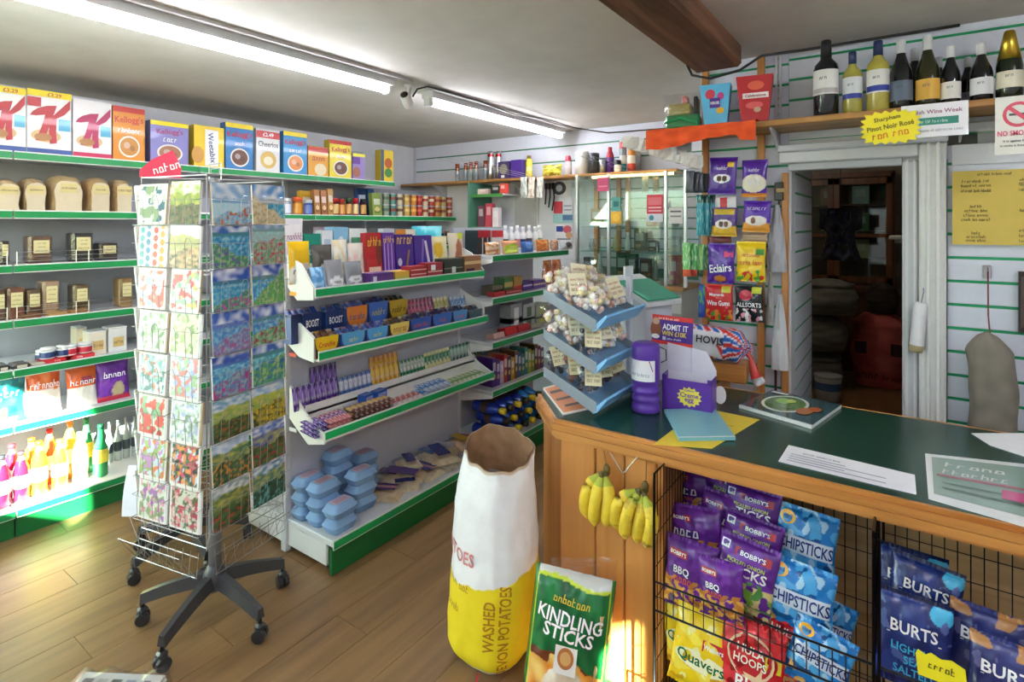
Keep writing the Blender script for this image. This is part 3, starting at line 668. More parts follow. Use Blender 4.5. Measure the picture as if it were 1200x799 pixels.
# ---- wrapped cakes on the third and fourth shelves
def cake(w, d, h, base, dark):
    m = MB(); m.grid(lambda u, v: ((u - .5) * w, -d / 2 + .004 * mnoise.noise(Vector((u * 9, v * 9, w * 90))), v * h), 8, 6, lambda u, v: mix(base, dark, .5 + .7 * mnoise.noise(Vector((u * 12, v * 12, w * 50)))))
    m.box(-w / 2, w / 2, -d / 2 + .006, d / 2, 0, h, base, .008); lb = MB()
    lb.rect(-w * .34, w * .38, h * .38, h * .86, -d / 2 - .012, 'e2d6a0')
    for k in range(3): lb.text(['~fruit cake', '~handmade', '~baked in store'][k], w * .02, h * (.76 - k * .14), .007, -d / 2 - .0127, '5a4424', maxw=w * .6)
    wr = MB().box(-w / 2 - .006, w / 2 + .006, -d / 2 - .010, d / 2 + .004, 0, h + .012, 'ffffff', .014)
    return m, wr, lb
CAKES = [(2, 0, 11, 280, '4a3020', '1c1410', 'dark cake'), (2, 33, 62, 275, '7a5030', '4a2c18', 'brown fruit cake'), (2, 84, 110, 271, '3c3028', '14100c', 'tall black treacle cake'), (2, 116, 139, 283, '3a2418', '140c08', 'low dark cake'),
         (3, -6, 7, 338, '6a3c20', '3c2010', 'chestnut brown cake'), (3, 8, 30, 336, '8a4c2c', '5c2f1a', 'reddish brown cake'), (3, 31, 49, 338, '74502e', '4a3018', 'ginger cake'), (3, 50, 70, 328, 'c0a080', '8a6a4c', 'tall pale cake'), (3, 86, 105, 332, '7a6038', '4c3a20', 'lone fig cake'), (3, 140, 156, 325, 'b08a50', '7a5a30', 'golden flapjack pack')]
for lv, x0, x1, yt, b, dk, nm in CAKES:
    y, wd = on_shelf(x0, x1, -3.92); h = on_x(x0, yt, -3.92).z - LZ[lv]; a, wr, lb = cake(wd * .9, .11, max(.05, h - .012), b, dk)
    thing('wrapped_cake', '%s in clear wrap with a cream label on the %s wall shelf' % (nm, ['', '', 'third', 'fourth'][lv]), 'cake', a, 'food', (-3.98, y, LZ[lv] + .001), QR, 'wrapped cakes on the wall shelves', [('wrapper', wr, 'wrap'), ('label', lb, 'paper')])
for i, (x0, x1) in enumerate([(55, 78), (80, 102), (25, 48)]):
    y, wd = on_shelf(x0, x1, -3.89); thing('flapjack_slice', ['pale oat slice in clear wrap lying flat before the tall pale cake', 'toasted oat slice in clear wrap lying flat before the fig cake', 'chestnut slice in clear wrap lying flat before the ginger cake'][i], 'cake', MB().box(-wd / 2, wd / 2, -.03, .03, 0, .022, ['c89a5c', 'a8743c', '8a5a34'][i], .006), 'food', (-3.90, y, LZ[3] + .001), QR + .1 * i)
# ---- pots and tubs on the fifth shelf
jm = meshes([('tray', carton(.145, .075, .022, 'c8202c', [('r', .06, .94, .2, .8, 'd8323a'), ('t', '~PATE', .5, .5, .5, 'ffffff')]), 'card')])[0][1]
for k, (x0, x1) in enumerate([(53, 79), (79, 105)]):
    y, wd = on_shelf(x0, x1, -3.9); tr = thing('shelf_tray', 'red card tray holding %s white-lidded pots on the fifth wall shelf' % ['navy banded', 'red banded'][k], 'tray', jm, 'card', (-3.92, y, LZ[4]), QR)
    for q in range(4):
        a, b = jar(.034, .062, 'eeeeee', 'f6f6f6', ['2a3c70', 'c8283a'][k], lidh=.25); dx, dy = (-.036, .036)[q % 2], (-.0, .0)[q % 2]
        thing('pot', 'small white-lidded pot with a %s band in a red tray' % ['navy', 'red'][k], 'pot', a, 'plastic', (-3.92 - .075 * (q // 2), y + dx, LZ[4] + .023 if q < 2 else LZ[4]), 0, 'white-lidded pots, %s' % ['navy band', 'red band'][k], [('lid', b, 'plastic')])
for k, (x0, x1, yt, c) in enumerate([(104, 126, 391, 'ece4d0'), (127, 150, 386, 'e6e6e4'), (90, 103, 389, 'e8dcc0')]):
    y, wd = on_shelf(x0, x1, -3.91 - .1 * (k == 2)); h = on_x(x0, yt, -3.92).z - LZ[4]
    a = [('r', .25, .85, .2, .62, 'd8b878'), ('t', ['~Brie', '~Butter', '~Cheddar'][k], .55, .42, .16, '7a4a20', .5)]
    thing('tub', ['square cream tub with a tan label beside the white tub', 'square white tub with a tan label next to the card spinner', 'small cream tub behind the red trays of pots'][k], 'tub', carton(wd * .92, .10, h, c, a), 'plastic', (-3.97 - .1 * (k == 2), y, LZ[4]), QR, None, [('lid', MB().box(-wd * .48, wd * .48, -.054, .054, h, h + .01, 'f4f4f2', .004), 'plastic')])
for k, (x0, x1, c) in enumerate([(-4, 10, '3a3430'), (14, 34, '4c3a34'), (35, 52, 'b8a898')]):
    y, wd = on_shelf(x0, x1, -3.9); thing('wrapped_pack', ['dark wrapped pack lying flat on the fifth wall shelf end', 'brown wrapped pack lying flat left alone before the red trays', 'pale slim pack lying flat beside the red trays'][k], 'packet', MB().box(-wd / 2, wd / 2, -.06, .06, 0, .03 - .008 * k, c, .008).rect(-wd * .3, wd * .3, .004, .02, -.0608, 'c8c0b0'), 'film', (-3.93, y, LZ[4]), QR)
# ---- big snack bags on the sixth shelf
SN6 = [(-12, 33, 447, '1c6a70', [('e', .2, .3, .25, .25, 'a86a3a'), ('n', 3, .15, '2a8a8c', 1, 0, 1), ('r', 0, .7, .0, .12, 'd05060')], 'teal', '~Salt'), (33, 74, 436, 'e05a22', [('r', 0, 1, 0, .55, 'f4e6da'), ('n', 3, .1, 'ee7a3a', 2, .5, 1)], 'glare-painted orange', '~Tortilla'), (80, 116, 435, 'e4662a', [('r', 0, 1, 0, .5, 'f6efe6'), ('r', .45, .8, .6, .75, 'b04858')], 'red-patched glare-painted orange', '~Nachos'), (115, 154, 426, '6a2c98', [('n', 3, .1, '7c3cae', 5, 0, 1), ('e', .6, .25, .2, .2, 'c8b890'), ('r', 0, 1, 0, .12, 'd03050')], 'purple', '~Puffs')]  # pale lower halves of the orange bags are painted sun glare
for x0, x1, yt, b, a, nm, tx in SN6:
    y, wd = on_shelf(x0, x1, -3.9); h = on_x(x0, yt, -3.9).z - LZ[5]
    thing('snack_bag', 'large %s snack bag on the sixth wall shelf' % nm, 'snack bag', pillow(wd, h, .07, b, a, [('t', tx, .5, .65, .16, 'ffffff')], seed=x0 * .1), 'film', (-3.92, y, LZ[5] + .001), (R(-8), 0, QR), 'large snack bags on the wall shelf')
# ---- bottles on the base deck
def pop_bottle(x, X, h, r, body, cap, lab, label, group, kind='pop', liq=None):
    p = bottle(r, h, kind); m = MB().lathe([(a, b, body if b < h * .8 else mix(body, 'ffffff', .25)) for a, b in p], 14, body)
    cp = MB().lathe([(p[-3][0] + .003, h * .93), (p[-3][0] + .003, h * 1.015), (0, h * 1.02)], 12, cap); lb = band(p, h * .28, h * .54, lab, 20, 3)
    tx = MB()
    thing('drink_bottle', label, 'bottle', m, 'gloss', (X, Y_of(x, X), .151), QR, group, [('cap', cp, 'plastic'), ('label', lb, 'paper')])
for x, X, h, b, c, l, t in [(2, -3.9, .27, 'a01838', '30303a', 'e8dce0', 'wine red squash bottle with a pink label at the shelf end'), (14, -4.02, .28, 'b02040', 'c83040', 'f0e0e4', 'raspberry squash bottle behind the wine red one'), (25, -3.92, .26, 'a81c3a', '40303a', 'f2eef0', 'crimson squash bottle with a white label'),
                         (37, -4.02, .29, 'e09a2a', 'e08020', 'f4e0b0', 'amber squash bottle between crimson and yellow bottles'), (46, -3.92, .29, 'f0c828', 'e8a020', 'fbf0c0', 'yellow squash bottle with a cream label'), (58, -4.04, .31, 'e86a30', 'c82828', 'f4d8c0', 'tall orange squash bottle with a red cap'), (70, -3.92, .27, 'e87828', 'f0b040', 'fbe6d0', 'orange squash bottle with a pale label'),
                         (82, -4.03, .33, 'f0b838', 'e89020', 'f6e8c8', 'tall golden squash bottle'), (94, -3.93, .28, 'e8c090', 'f0e0a0', 'f8ecd8', 'pale peach squash bottle'), (101, -4.04, .34, '4aa868', '1e7a4a', 'f0d040', 'tall green bottle behind the peach one'), (118, -3.91, .3, '2e9a58', '1a6a48', 'ecd848', 'green bottle with a yellow label and green cap')]:
    pop_bottle(x, X, h, .038, b, c, l, t, 'drink bottles on the wall shelf base', 'slope' if 'green' in t else 'pop')
gb = bottle(.02, .25, 'slope'); gm = MB().lathe([(a, b, 'c4ccc8') for a, b in gb], 12, 'c4ccc8').mesh('glass_bottle', 'gloss'); gc = MB().lathe([(.010, .235), (.010, .255), (0, .256)], 10, 'a8b0b4').mesh('cap', 'metal'); gl = band(gb, .06, .12, '48505c', 12, 2).mesh('label', 'paper')
for k, x in enumerate((128, 138, 148, 158)):
    thing('water_bottle', 'clear glass water bottle with a grey label beside the green bottle', 'bottle', gm, 'gloss', (-4.08, Y_of(x, -4.08), .151), 0, 'clear water bottles on the wall shelf base', [('cap', gc, 'metal'), ('label', gl, 'paper')])
# ---- jars, packets and tins beyond the spinner on the second shelf
JX = -3.91
for x, yt, r, body, lid, lb, nm in [(339, 232, .036, '8c98b0', 'e6e6ea', 'dfe3ee', 'white-lidded drum with a pale blue band'), (352, 231, .040, 'b06a30', 'e05a20', 'd8942c', 'amber jar with an orange lid'), (364, 234, .035, '3a54a0', 'c8ccd6', '5a78c0', 'blue drum with a silver lid'),
                              (396, 232, .028, '7a1c1c', 'b02a2a', 'd8b070', 'dark jar with a crimson lid, first of the sauces'), (403, 233, .027, '8a3820', 'a82a24', 'e09a50', 'chutney jar with an orange label'), (411, 232, .028, '402414', '2c5a30', 'd8a058', 'brown sauce jar with a dark green lid'), (419, 232, .027, '9a1c28', 'c02030', 'd8c080', 'red sauce jar with a bright red lid'), (428, 233, .028, '3a1416', '2a2430', 'cf9a50', 'plum sauce jar with a black lid')]:
    h = on_x(x, yt, JX).z - LZ[1]; a, b = jar(r, h, body, lid, lb); thing('jar', nm + ' on the second wall shelf', 'jar', a, 'gloss', (JX - r, Y_of(x, JX), LZ[1]), 0, 'jars on the second wall shelf', [('lid', b, 'plastic')])
for k, (x0, x1, yt, c, X, nm) in enumerate([(353, 369, 223, 'e0b020', -4.05, 'yellow carton behind the amber jar'), (369, 376, 222, 'b07a3c', -3.93, 'tan spice packet leaning by the blue drum'), (377, 384, 223, 'a8683c', -3.93, 'brown spice packet in the middle of three'), (385, 392, 221, 'b88a44', -3.93, 'ochre spice packet beside the red sauces'), (420, 431, 220, '2c5490', -4.05, 'navy carton behind the plum sauce'), (432, 440, 221, '3464a4', -4.05, 'blue carton behind the green sauce pack'), (437, 448, 226, '8aa048', -3.93, 'green sauce pouch before the stacked tins')]):
    y, wd = on_shelf(x0, x1, X); h = on_x(x0, yt, X).z - LZ[1]
    thing('packet', nm, 'packet', carton(wd * .94, .05, h, c, [('r', .15, .85, .5, .75, mix(c, 'ffffff', .5)), ('r', .2, .8, .12, .4, mix(c, '200808', .45)), ('e', .5, .3, .3, .1, mix(c, 'ffe0a0', .6))]), 'card', (X - .025, y, LZ[1]), (R(-5), 0, QR))
TIN = [(455, '7c8c70', '48604c', 'grey green'), (463, '4a8478', '8c3c2c', 'teal'), (471, 'c8b89c', '6a4a3a', 'cream'), (479, 'c09a4c', 'e0c070', 'golden'), (487, 'c8802c', 'e8b050', 'amber'), (494, 'b02420', 'd86040', 'red'), (501, 'd8c49c', 'a03c28', 'straw'), (508, 'b03024', 'e8d8b0', 'brick red'), (515, 'd08a34', 'a02c20', 'orange'), (522, 'c8a860', '904028', 'sand'), (529, 'a84030', 'dcc090', 'rust'), (536, 'b86a40', 'e8c890', 'copper'), (542, '903828', 'd0a070', 'maroon')]
for x, c1, c2, nm in TIN:
    me = can(.031, .108, c1, c2).mesh('tin_can', 'card')
    for k in range(2):
        thing('tin_can', '%s labelled food tin, %s of its pair, on the tins shelf' % (nm, ['bottom', 'top'][k]), 'tin', me, 'card', (JX - .032, Y_of(x, JX), LZ[1] + .1085 * k), 0, 'stacked tins in the room corner')
# ---- third wall shelf, over the gondola
for x0, x1, yt, c, nm in [(372, 380, 266, 'a89ab0', 'lilac'), (381, 389, 266, 'b4a8a8', 'mauve'), (390, 398, 266, 'a890a0', 'plum grey'), (399, 406, 267, 'c0a8a0', 'rose grey')]:
    y, wd = on_shelf(x0, x1, -3.93); h = on_x(x0, yt, -3.93).z - LZ[2]; thing('carton', 'small %s carton on the third wall shelf behind the teal boxes' % nm, 'carton', carton(wd * .92, .06, h, c, [('r', .2, .8, .55, .8, 'e8e4e8')]), 'card', (-3.96, y, LZ[2]), QR)
for i, x in enumerate((466, 475, 484, 498, 505, 512, 519, 526, 533, 540)):
    c = ['a8b0b4', '9aa4a8', 'b0a89c', '3c2c30', '2c3440', '40302c', '382838', '2c2c30', '50282c', '3a2420'][i]; a, b = jar(.028, .15, c, 'c8a8a0' if i > 2 else 'd0d4d8', mix(c, 'ffffff', .3)); 
    thing('jar', ('clear pickle jar with a silver lid' if i < 3 else 'dark preserve jar with a pale lid') + ' on the third wall shelf', 'jar', a, 'gloss', (-3.95, Y_of(x, -3.93), LZ[2]), 0, 'clear pickle jars' if i < 3 else 'dark preserve jars', [('lid', b, 'metal')])
thing('mug', 'striped red and white mug on the third wall shelf', 'mug', MB().lathe([(.036, 0, 'b83a2c'), (.042, .03, 'f0ece0'), (.042, .06, 'b83a2c'), (.042, .09, 'f0ece0'), (.042, .12, 'b04030'), (.043, .15), (.038, .15), (.036, .02), (0, .02)], 16, 'c04030'), 'gloss', (-3.95, Y_of(411, -3.93), LZ[2]), 0, None, [('handle', MB().tube([(0, .042, .12), (0, .065, .11), (0, .068, .07), (0, .042, .04)], .006, 'b83a2c', 8), 'gloss')])

# ------------------------------------------------------------------ goods on the sweets gondola
def goods(rows, X, z, kind, place, mat=None, lean=-6, group=None):
    """rows: x0, x1, ytop, colour, art, texts, what. Each becomes one carton or bag standing on the tier"""
    for x0, x1, yt, c, art, tx, nm, *rest in rows:
        y, wd = on_shelf(x0, x1, X); h = max(.03, on_x((x0 + x1) / 2, yt, X).z - z); d = rest[0] if rest else .05
        if kind == 'bag': thing('sweet_bag', '%s %s' % (nm, place), 'sweet bag', pillow(wd * .97, h, d, c, art, tx, 14, 14, seed=x0 * .13), mat or 'film', (X - d * .5, y, z + .0015), (R(lean), 0, QR), group)
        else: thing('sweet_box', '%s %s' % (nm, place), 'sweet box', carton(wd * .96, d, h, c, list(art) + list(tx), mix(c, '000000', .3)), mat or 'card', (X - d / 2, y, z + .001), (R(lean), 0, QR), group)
gon = [o for o in bpy.data.objects if o.name == 'gondola_shelving'][0]
part('top_shelf', MB().box(-2.86, -2.57, GY0, GY1, 1.335, 1.36, 'cfd1d6', .003), 'paint', gon)
U = [('r', .1, .9, .55, .8, 'ffffff')]
goods([(331, 355, 256, 'e6e2ea', [('r', .1, .9, .5, .9, 'f4f0f4'), ('r', .0, 1, .28, .34, '8878c8')], [('t', '~Tissues', .5, .7, .12, 'a06090')], 'white tissue carton with a lilac stripe', .1), (356, 376, 274, '178672', [('r', 0, 1, 0, .3, 'e6f0ec')], [('t', '~MINT', .5, .6, .2, 'b8e0d4')], 'teal toothpaste carton', .06), (377, 390, 270, 'dfe7ec', [('r', .2, .8, .5, .8, 'b8c8d8')], [], 'pale grey medicine carton', .06), (391, 408, 266, '8cc2de', [('e', .5, .5, .3, .3, 'e8f2f8')], [], 'sky blue wipes pack', .08), (409, 430, 268, 'e8efe8', [('r', .1, .9, .6, .8, '58a078'), ('r', .1, .9, .2, .3, '6a78b8')], [], 'white plaster carton with a green stripe', .06), (449, 462, 268, 'c8ccd4', [], [], 'silver grey carton', .05), (463, 487, 269, 'e8dcc8', [('r', 0, .5, .5, 1, 'd88830')], [], 'cream cough sweet carton', .05)],
      -2.66, 1.361, 'box', 'along the crest of the sweets gondola', lean=0)
goods([(488, 524, 265, '4cbccc', [('n', 3, .1, '7cd4dc', 3, 0, 1)], [], 'turquoise sweet bag', .06)], -2.64, 1.361, 'bag', 'along the crest of the sweets gondola', lean=-4)
thing('mouthwash_bottle', 'teal mouthwash bottle with a white cap on the gondola crest', 'bottle', MB().lathe([(.03, 0), (.034, .01), (.034, .14), (.02, .17), (.016, .18), (0, .18)], 14, '2a9088'), 'gloss', (-2.68, Y_of(440, -2.66), 1.361), 0, None, [('cap', MB().lathe([(.018, .178), (.018, .215), (0, .216)], 12, 'f0f0f0'), 'plastic')])
goods([(342, 368, 283, 'f0c010', [('e', .5, .2, .6, .28, 'ece8dc'), ('e', .5, .2, .1, .08, '3c2c20')], [('t', '~fudge', .5, .28, .1, '604020')], 'yellow bag with a white window', .04), (369, 394, 287, '5c5852', [('e', .55, .22, .4, .25, 'f0ece0')], [], 'charcoal bag with a white window', .04), (394, 411, 281, 'eee0b8', [('n', 4, .0, 'f8f2e0', 2, 0, 1)], [], 'cream mint bag', .03), (411, 430, 285, 'f0e4d8', [('n', 4, .0, 'f0c8c0', 4, 0, .7)], [], 'cream and pink bag', .03), (510, 528, 277, 'f2e6b4', [('e', .3, .6, .3, .25, 'f0c030')], [], 'pale yellow bag', .03), (529, 547, 273, 'ecdcc4', [('e', .6, .4, .25, .4, 'a86a50'), ('r', .6, 1, .8, 1, 'c8d840')], [], 'cream biscuit bag with brown print', .03)],
      -2.455, 1.346, 'bag', 'on the top tier of the sweet trays')
goods([(431, 449, 273, 'c02024', [('e', .8, .55, .2, .3, '7a2c18'), ('r', .1, .9, .1, .22, 'e8c8b0')], [('t', '~TWIRL', .5, .8, .22, 'f4d040')], 'red egg gift box', .05), (450, 464, 273, '6a34a8', [('r', .1, .16, 0, .75, 'd0b8e8'), ('r', .4, .46, 0, .75, 'd0b8e8'), ('r', .7, .76, 0, .75, 'd0b8e8')], [('t', '~TWIRL', .5, .84, .16, 'f4d040')], 'striped purple egg gift box', .05), (465, 486, 275, '46248c', [('p', [(.5, .1), (.7, .6), (.8, .6), (.62, .1)], 'a08050'), ('e', .2, .3, .12, .1, 'd8d4e8')], [('t', '~FLAKE', .5, .84, .18, 'f4d040')], 'dark purple gift box with a gold streak', .05), (487, 508, 276, '4a2894', [('p', [(.3, .05), (.45, .9), (.55, .9), (.42, .05)], '8c6cc0'), ('p', [(.75, .05), (.55, .85), (.68, .85), (.9, .05)], 'e8e4f0')], [], 'purple gift box with a white streak', .05)],
      -2.455, 1.346, 'box', 'on the top tier of the sweet trays', lean=-4)
goods([(369, 386, 313, '5c9cd0', [('n', 4, .1, '9cc8e8', 1, 0, 1)], [], 'light blue mint bag', .035), (387, 408, 304, '8c8c92', [('e', .5, .3, .4, .14, 'e8e8ea'), ('r', 0, 1, 0, .1, '3a3a40')], [('t', '~mini', .5, .3, .1, '505058')], 'grey chocolate bag with a white oval', .035), (409, 430, 306, '7c8086', [('e', .5, .35, .4, .14, 'dcdce0'), ('r', 0, 1, 0, .2, '2c2c34')], [('t', '~mini', .5, .35, .1, '404048')], 'slate chocolate bag with a pale oval', .035)], -2.345, 1.302, 'bag', 'on the front tier of the top sweet tray', lean=-14)
goods([(434, 462, 320, '5c3480', [('r', .1, .25, .4, .8, 'e0d8e8'), ('n', 5, .0, '7c4ca0', 1, 0, 1)], [], 'purple fudge tray', .08), (463, 480, 318, 'e0b040', [('r', 0, 1, .5, .62, 'a8c048'), ('r', 0, 1, .2, .3, 'f4dca0')], [], 'yellow toffee tray', .08), (481, 500, 312, 'b02c30', [('r', 0, 1, .2, .26, 'f0c8b8'), ('r', 0, 1, .5, .56, 'f0c8b8'), ('r', 0, 1, .76, .82, 'f0c8b8')], [], 'red striped wafer stack', .08), (501, 519, 308, 'a83038', [('r', 0, 1, .2, .26, 'e8d0c0'), ('r', 0, 1, .5, .56, 'e8d0c0'), ('r', .2, .5, .6, .9, 'f4f4f4')], [], 'crimson wafer stack with a price ticket', .08), (520, 543, 303, '3c4038', [('r', 0, 1, .5, .56, '8a8c78'), ('r', .4, .6, .3, .6, 'e8e8ea')], [], 'dark liquorice stack with a price ticket', .08), (544, 564, 300, 'a8744c', [('r', 0, 1, .6, .75, 'e8c890'), ('r', .1, .6, .2, .4, '3c2c40')], [], 'tan nougat stack', .08)],
      -2.325, 1.301, 'box', 'on the front tier of the top sweet tray', lean=0)
# shelf-ready boxes with a scooped front
def scoop(w, d, h, col, inner, txt, tcol):
    m = MB(); n = 12
    m.box(-w / 2, w / 2, -d / 2 + .002, d / 2, 0, h * .94, inner)
    pts = [(-w / 2, h)] + [(-w / 2 + w * k / n, h * (1 - .0 * k)) for k in range(0)] + [(-w / 2 * cos(pi * k / n), h - h * .9 * sin(pi * k / n) ** .8) for k in range(1, n)] + [(w / 2, h)]
    m.poly([(x, z) for x, z in pts], -d / 2 - .0006, col)
    m.box(-w / 2, w / 2, -d / 2 - .0002, -d / 2 + .002, 0, h * .5, mix(inner, '101020', .4)); m.text(txt, 0, h * .62, h * .26, -d / 2 - .0014, tcol, maxw=w * .7)
    return m
def bar_mesh(c1, c2, w=.034, L=.12, t=.018, txt=None): return pillow(w, L, t, c1, [('r', 0, 1, .35, .75, c2), ('n', 5, .15, mix(c1, 'ffffff', .4), w * 99, 0, 1)], [], 6, 8, seed=w * 50).mesh('chocolate_bar', 'film')
def scoops(rows, X, z, place):
    for x0, x1, yt, c, inner, tx, tc, nm in rows:
        y, wd = on_shelf(x0, x1, X); h = max(.05, on_x((x0 + x1) / 2, yt, X).z - z); d = .075
        m = scoop(wd * .97, d, h * .8, c, inner, tx, tc)
        t = thing('display_box', '%s %s' % (nm, place), 'sweet box', m, 'card', (X - d / 2, y, z + .001), QR)
        k = max(2, int(wd / .034)); bm = MB()
        for q in range(k):
            b0 = len(bm.v); bb = pillow(.032, .062, .016, mix(inner, ['ffffff', 'e0a030', '202040'][q % 3], .3), [('r', 0, 1, .3, .7, inner)], [], 4, 5, seed=q); bb.xf(Matrix.Translation((-wd / 2 + (q + .5) * wd / k, -.02, h * .8 - .02)) @ Matrix.Rotation(R(-50), 4, 'X')); bm.mesh_in(bb.v, bb.f, inner, True, cf=lambda j: bb.c[j])
        part('bars', bm, 'film', t)
scoops([(341, 354, 360, '1c2c58', '28408c', '', 'ffffff', 'narrow navy box of bars'), (355, 377, 358, '16306a', '2a4c94', 'BOOST', 'ffffff', 'navy lettered box by the tray end'), (382, 405, 355, '16306a', '2a4c94', 'BOOST', 'ffffff', 'navy lettered box beside the orange scoop'), (406, 431, 351, 'e08430', '5c70b8', '~nougat', '304a90', 'orange scoop-front box'), (432, 455, 346, '3c6cc0', '30407c', '~milky', 'e8d040', 'royal blue scoop-front box'), (456, 478, 344, 'c8a428', '3c3c30', '~nutty', '503010', 'mustard scoop-front box')], -2.445, 1.056, 'on the rear tier of the second sweet tray')
scoops([(369, 397, 388, 'f0c81c', '6a4428', 'Crunchie', 'c03828', 'yellow scoop-front box with brown bars'), (400, 428, 383, '5cacdc', '3858a0', '~Twix', 'f4e070', 'sky blue scoop-front box'), (430, 455, 378, '52a4dc', '4050a0', '~Twix', 'f4e070', 'azure scoop-front box'), (457, 480, 373, 'ecd468', '5a4434', '~Bounty', 'c06030', 'cream yellow scoop-front box'), (481, 506, 367, '2c58b0', '2c2c5c', '~Snickers', 'e05030', 'deep blue scoop-front box with red letters'), (507, 530, 362, '3468bc', '382c60', '~Mars', 'e05a34', 'cobalt scoop-front box with orange letters'), (531, 548, 359, '4c90d0', '30406c', '~Milky', 'e04848', 'pale blue scoop-front box'), (549, 565, 359, '48606c', '303c48', '', 'ffffff', 'grey blue box of gum')], -2.31, .996, 'on the front tier of the second sweet tray')
_bars = {}
def bars(x0, x1, n, X, z, c1, c2, label, group, L=.12, up=False, rows=1, w=None):
    ya, yb = Y_of(x0, X), Y_of(x1, X); ww = (yb - ya) / n; key = (c1, c2, round(ww, 3), L)
    if key not in _bars: _bars[key] = bar_mesh(c1, c2, ww * .94, L, min(.02, ww * .6))
    for r in range(rows):
        for k in range(n):
            y = ya + (k + .5) * ww; t = min(.02, ww * .6)
            rot = (R(-10), 0, QR) if up else (R(-84), 0, QR)
            thing('chocolate_bar', label, 'chocolate bar', _bars[key], 'film', (X - (.012 if up else 0) - .012 * r * (1 if up else 0), y, z + (.004 if up else t * .66 + t * 1.3 * r)), rot, group)
bars(479, 510, 7, -2.44, 1.056, '8c2450', 'b84070', 'maroon wrapped bar on the rear tier of the second sweet tray', 'maroon bars', .09, True); bars(479, 510, 7, -2.48, 1.056, '8c2450', 'b84070', 'maroon wrapped bar on the rear tier of the second sweet tray', 'maroon bars', .12, True)
bars(511, 528, 4, -2.45, 1.056, 'd8cc98', 'a8a050', 'cream and olive bar on the rear tier of the second sweet tray', 'cream bars', .11, True)
bars(530, 548, 4, -2.45, 1.056, 'c8d4e4', '6890c0', 'white and blue bar on the rear tier of the second sweet tray', 'white and blue bars', .1, True)
bars(346, 399, 8, -2.43, .721, '4c2484', '8c68c0', 'purple bar standing in the rear tier of the third sweet tray', 'standing purple bars', .115, True); bars(368, 399, 5, -2.49, .721, '4a2080', '7c54b4', 'violet bar standing behind the purple ones in the third sweet tray', 'rear violet bars', .175, True)
bars(400, 438, 7, -2.44, .721, '3c68b0', 'd8dce8', 'blue and white bar standing in the rear tier of the third sweet tray', 'blue and white bars', .1, True)
bars(437, 470, 6, -2.44, .721, 'e0a420', 'f0c850', 'golden caramel bar standing in the rear tier of the third sweet tray', 'golden caramel bars', .115, True); bars(437, 470, 6, -2.49, .721, 'd89018', 'f0b830', 'amber caramel bar standing behind the golden ones', 'amber caramel bars', .15, True)
bars(471, 500, 7, -2.45, .721, '2c8450', 'e8ece0', 'green and white gum pack in the rear tier of the third sweet tray', 'green gum packs', .1, True); bars(500, 530, 7, -2.45, .721, 'e8e4a0', '3c8c68', 'lemon gum pack in the rear tier of the third sweet tray', 'lemon gum packs', .105, True); bars(530, 566, 9, -2.45, .721, '3c6c68', 'b0d0c0', 'sea green gum pack in the rear tier of the third sweet tray', 'sea green gum packs', .105, True)
bars(369, 386, 3, -2.27, .624, '4c2090', '7844b8', 'deep violet bar lying in the front tier of the third sweet tray', 'lying violet bars', .12, False, 3); bars(387, 414, 5, -2.27, .624, 'd87878', '6a3c9c', 'pink and purple bar lying in the front tier of the third sweet tray', 'lying pink bars', .12, False, 3)
bars(415, 462, 8, -2.27, .624, '7c4c3c', 'd8b468', 'brown and gold chew lying in the front tier of the third sweet tray', 'lying brown chews', .09, False, 3)
for k, (x0, x1, yt) in enumerate([(411, 426, 464), (426, 440, 461), (440, 456, 459), (424, 436, 451), (438, 452, 449)]):
    y, wd = on_shelf(x0, x1, -2.36); z = .624 + (.055 if k > 2 else 0); thing('gum_box', ['royal blue carton of mints, first by the pink bars', 'royal blue carton of mints in the middle of three', 'royal blue carton of mints nearest the white chews', 'upper blue carton of mints over the first', 'upper blue carton of mints over the last'][k], 'sweet box', carton(wd * .95, .05, .053, '2458b4', [('r', .1, .9, .45, .8, '88b0e8'), ('t', '~mints', .5, .62, .3, 'c83838')]), 'card', (-2.37, y, z), (0, 0, QR + (.15 if k > 2 else 0)))
bars(464, 500, 6, -2.28, .624, 'ecdcd8', 'd07878', 'white and pink chew stick lying in the front tier of the third sweet tray', 'lying pink chew sticks', .12); bars(501, 530, 5, -2.28, .624, 'b8cce8', '5c8cd0', 'pale blue chew stick lying in the front tier of the third sweet tray', 'lying blue chew sticks', .12, False, 2); bars(531, 572, 8, -2.28, .624, 'd0dca0', '78a868', 'pale green chew stick lying in the front tier of the third sweet tray', 'lying green chew sticks', .12)

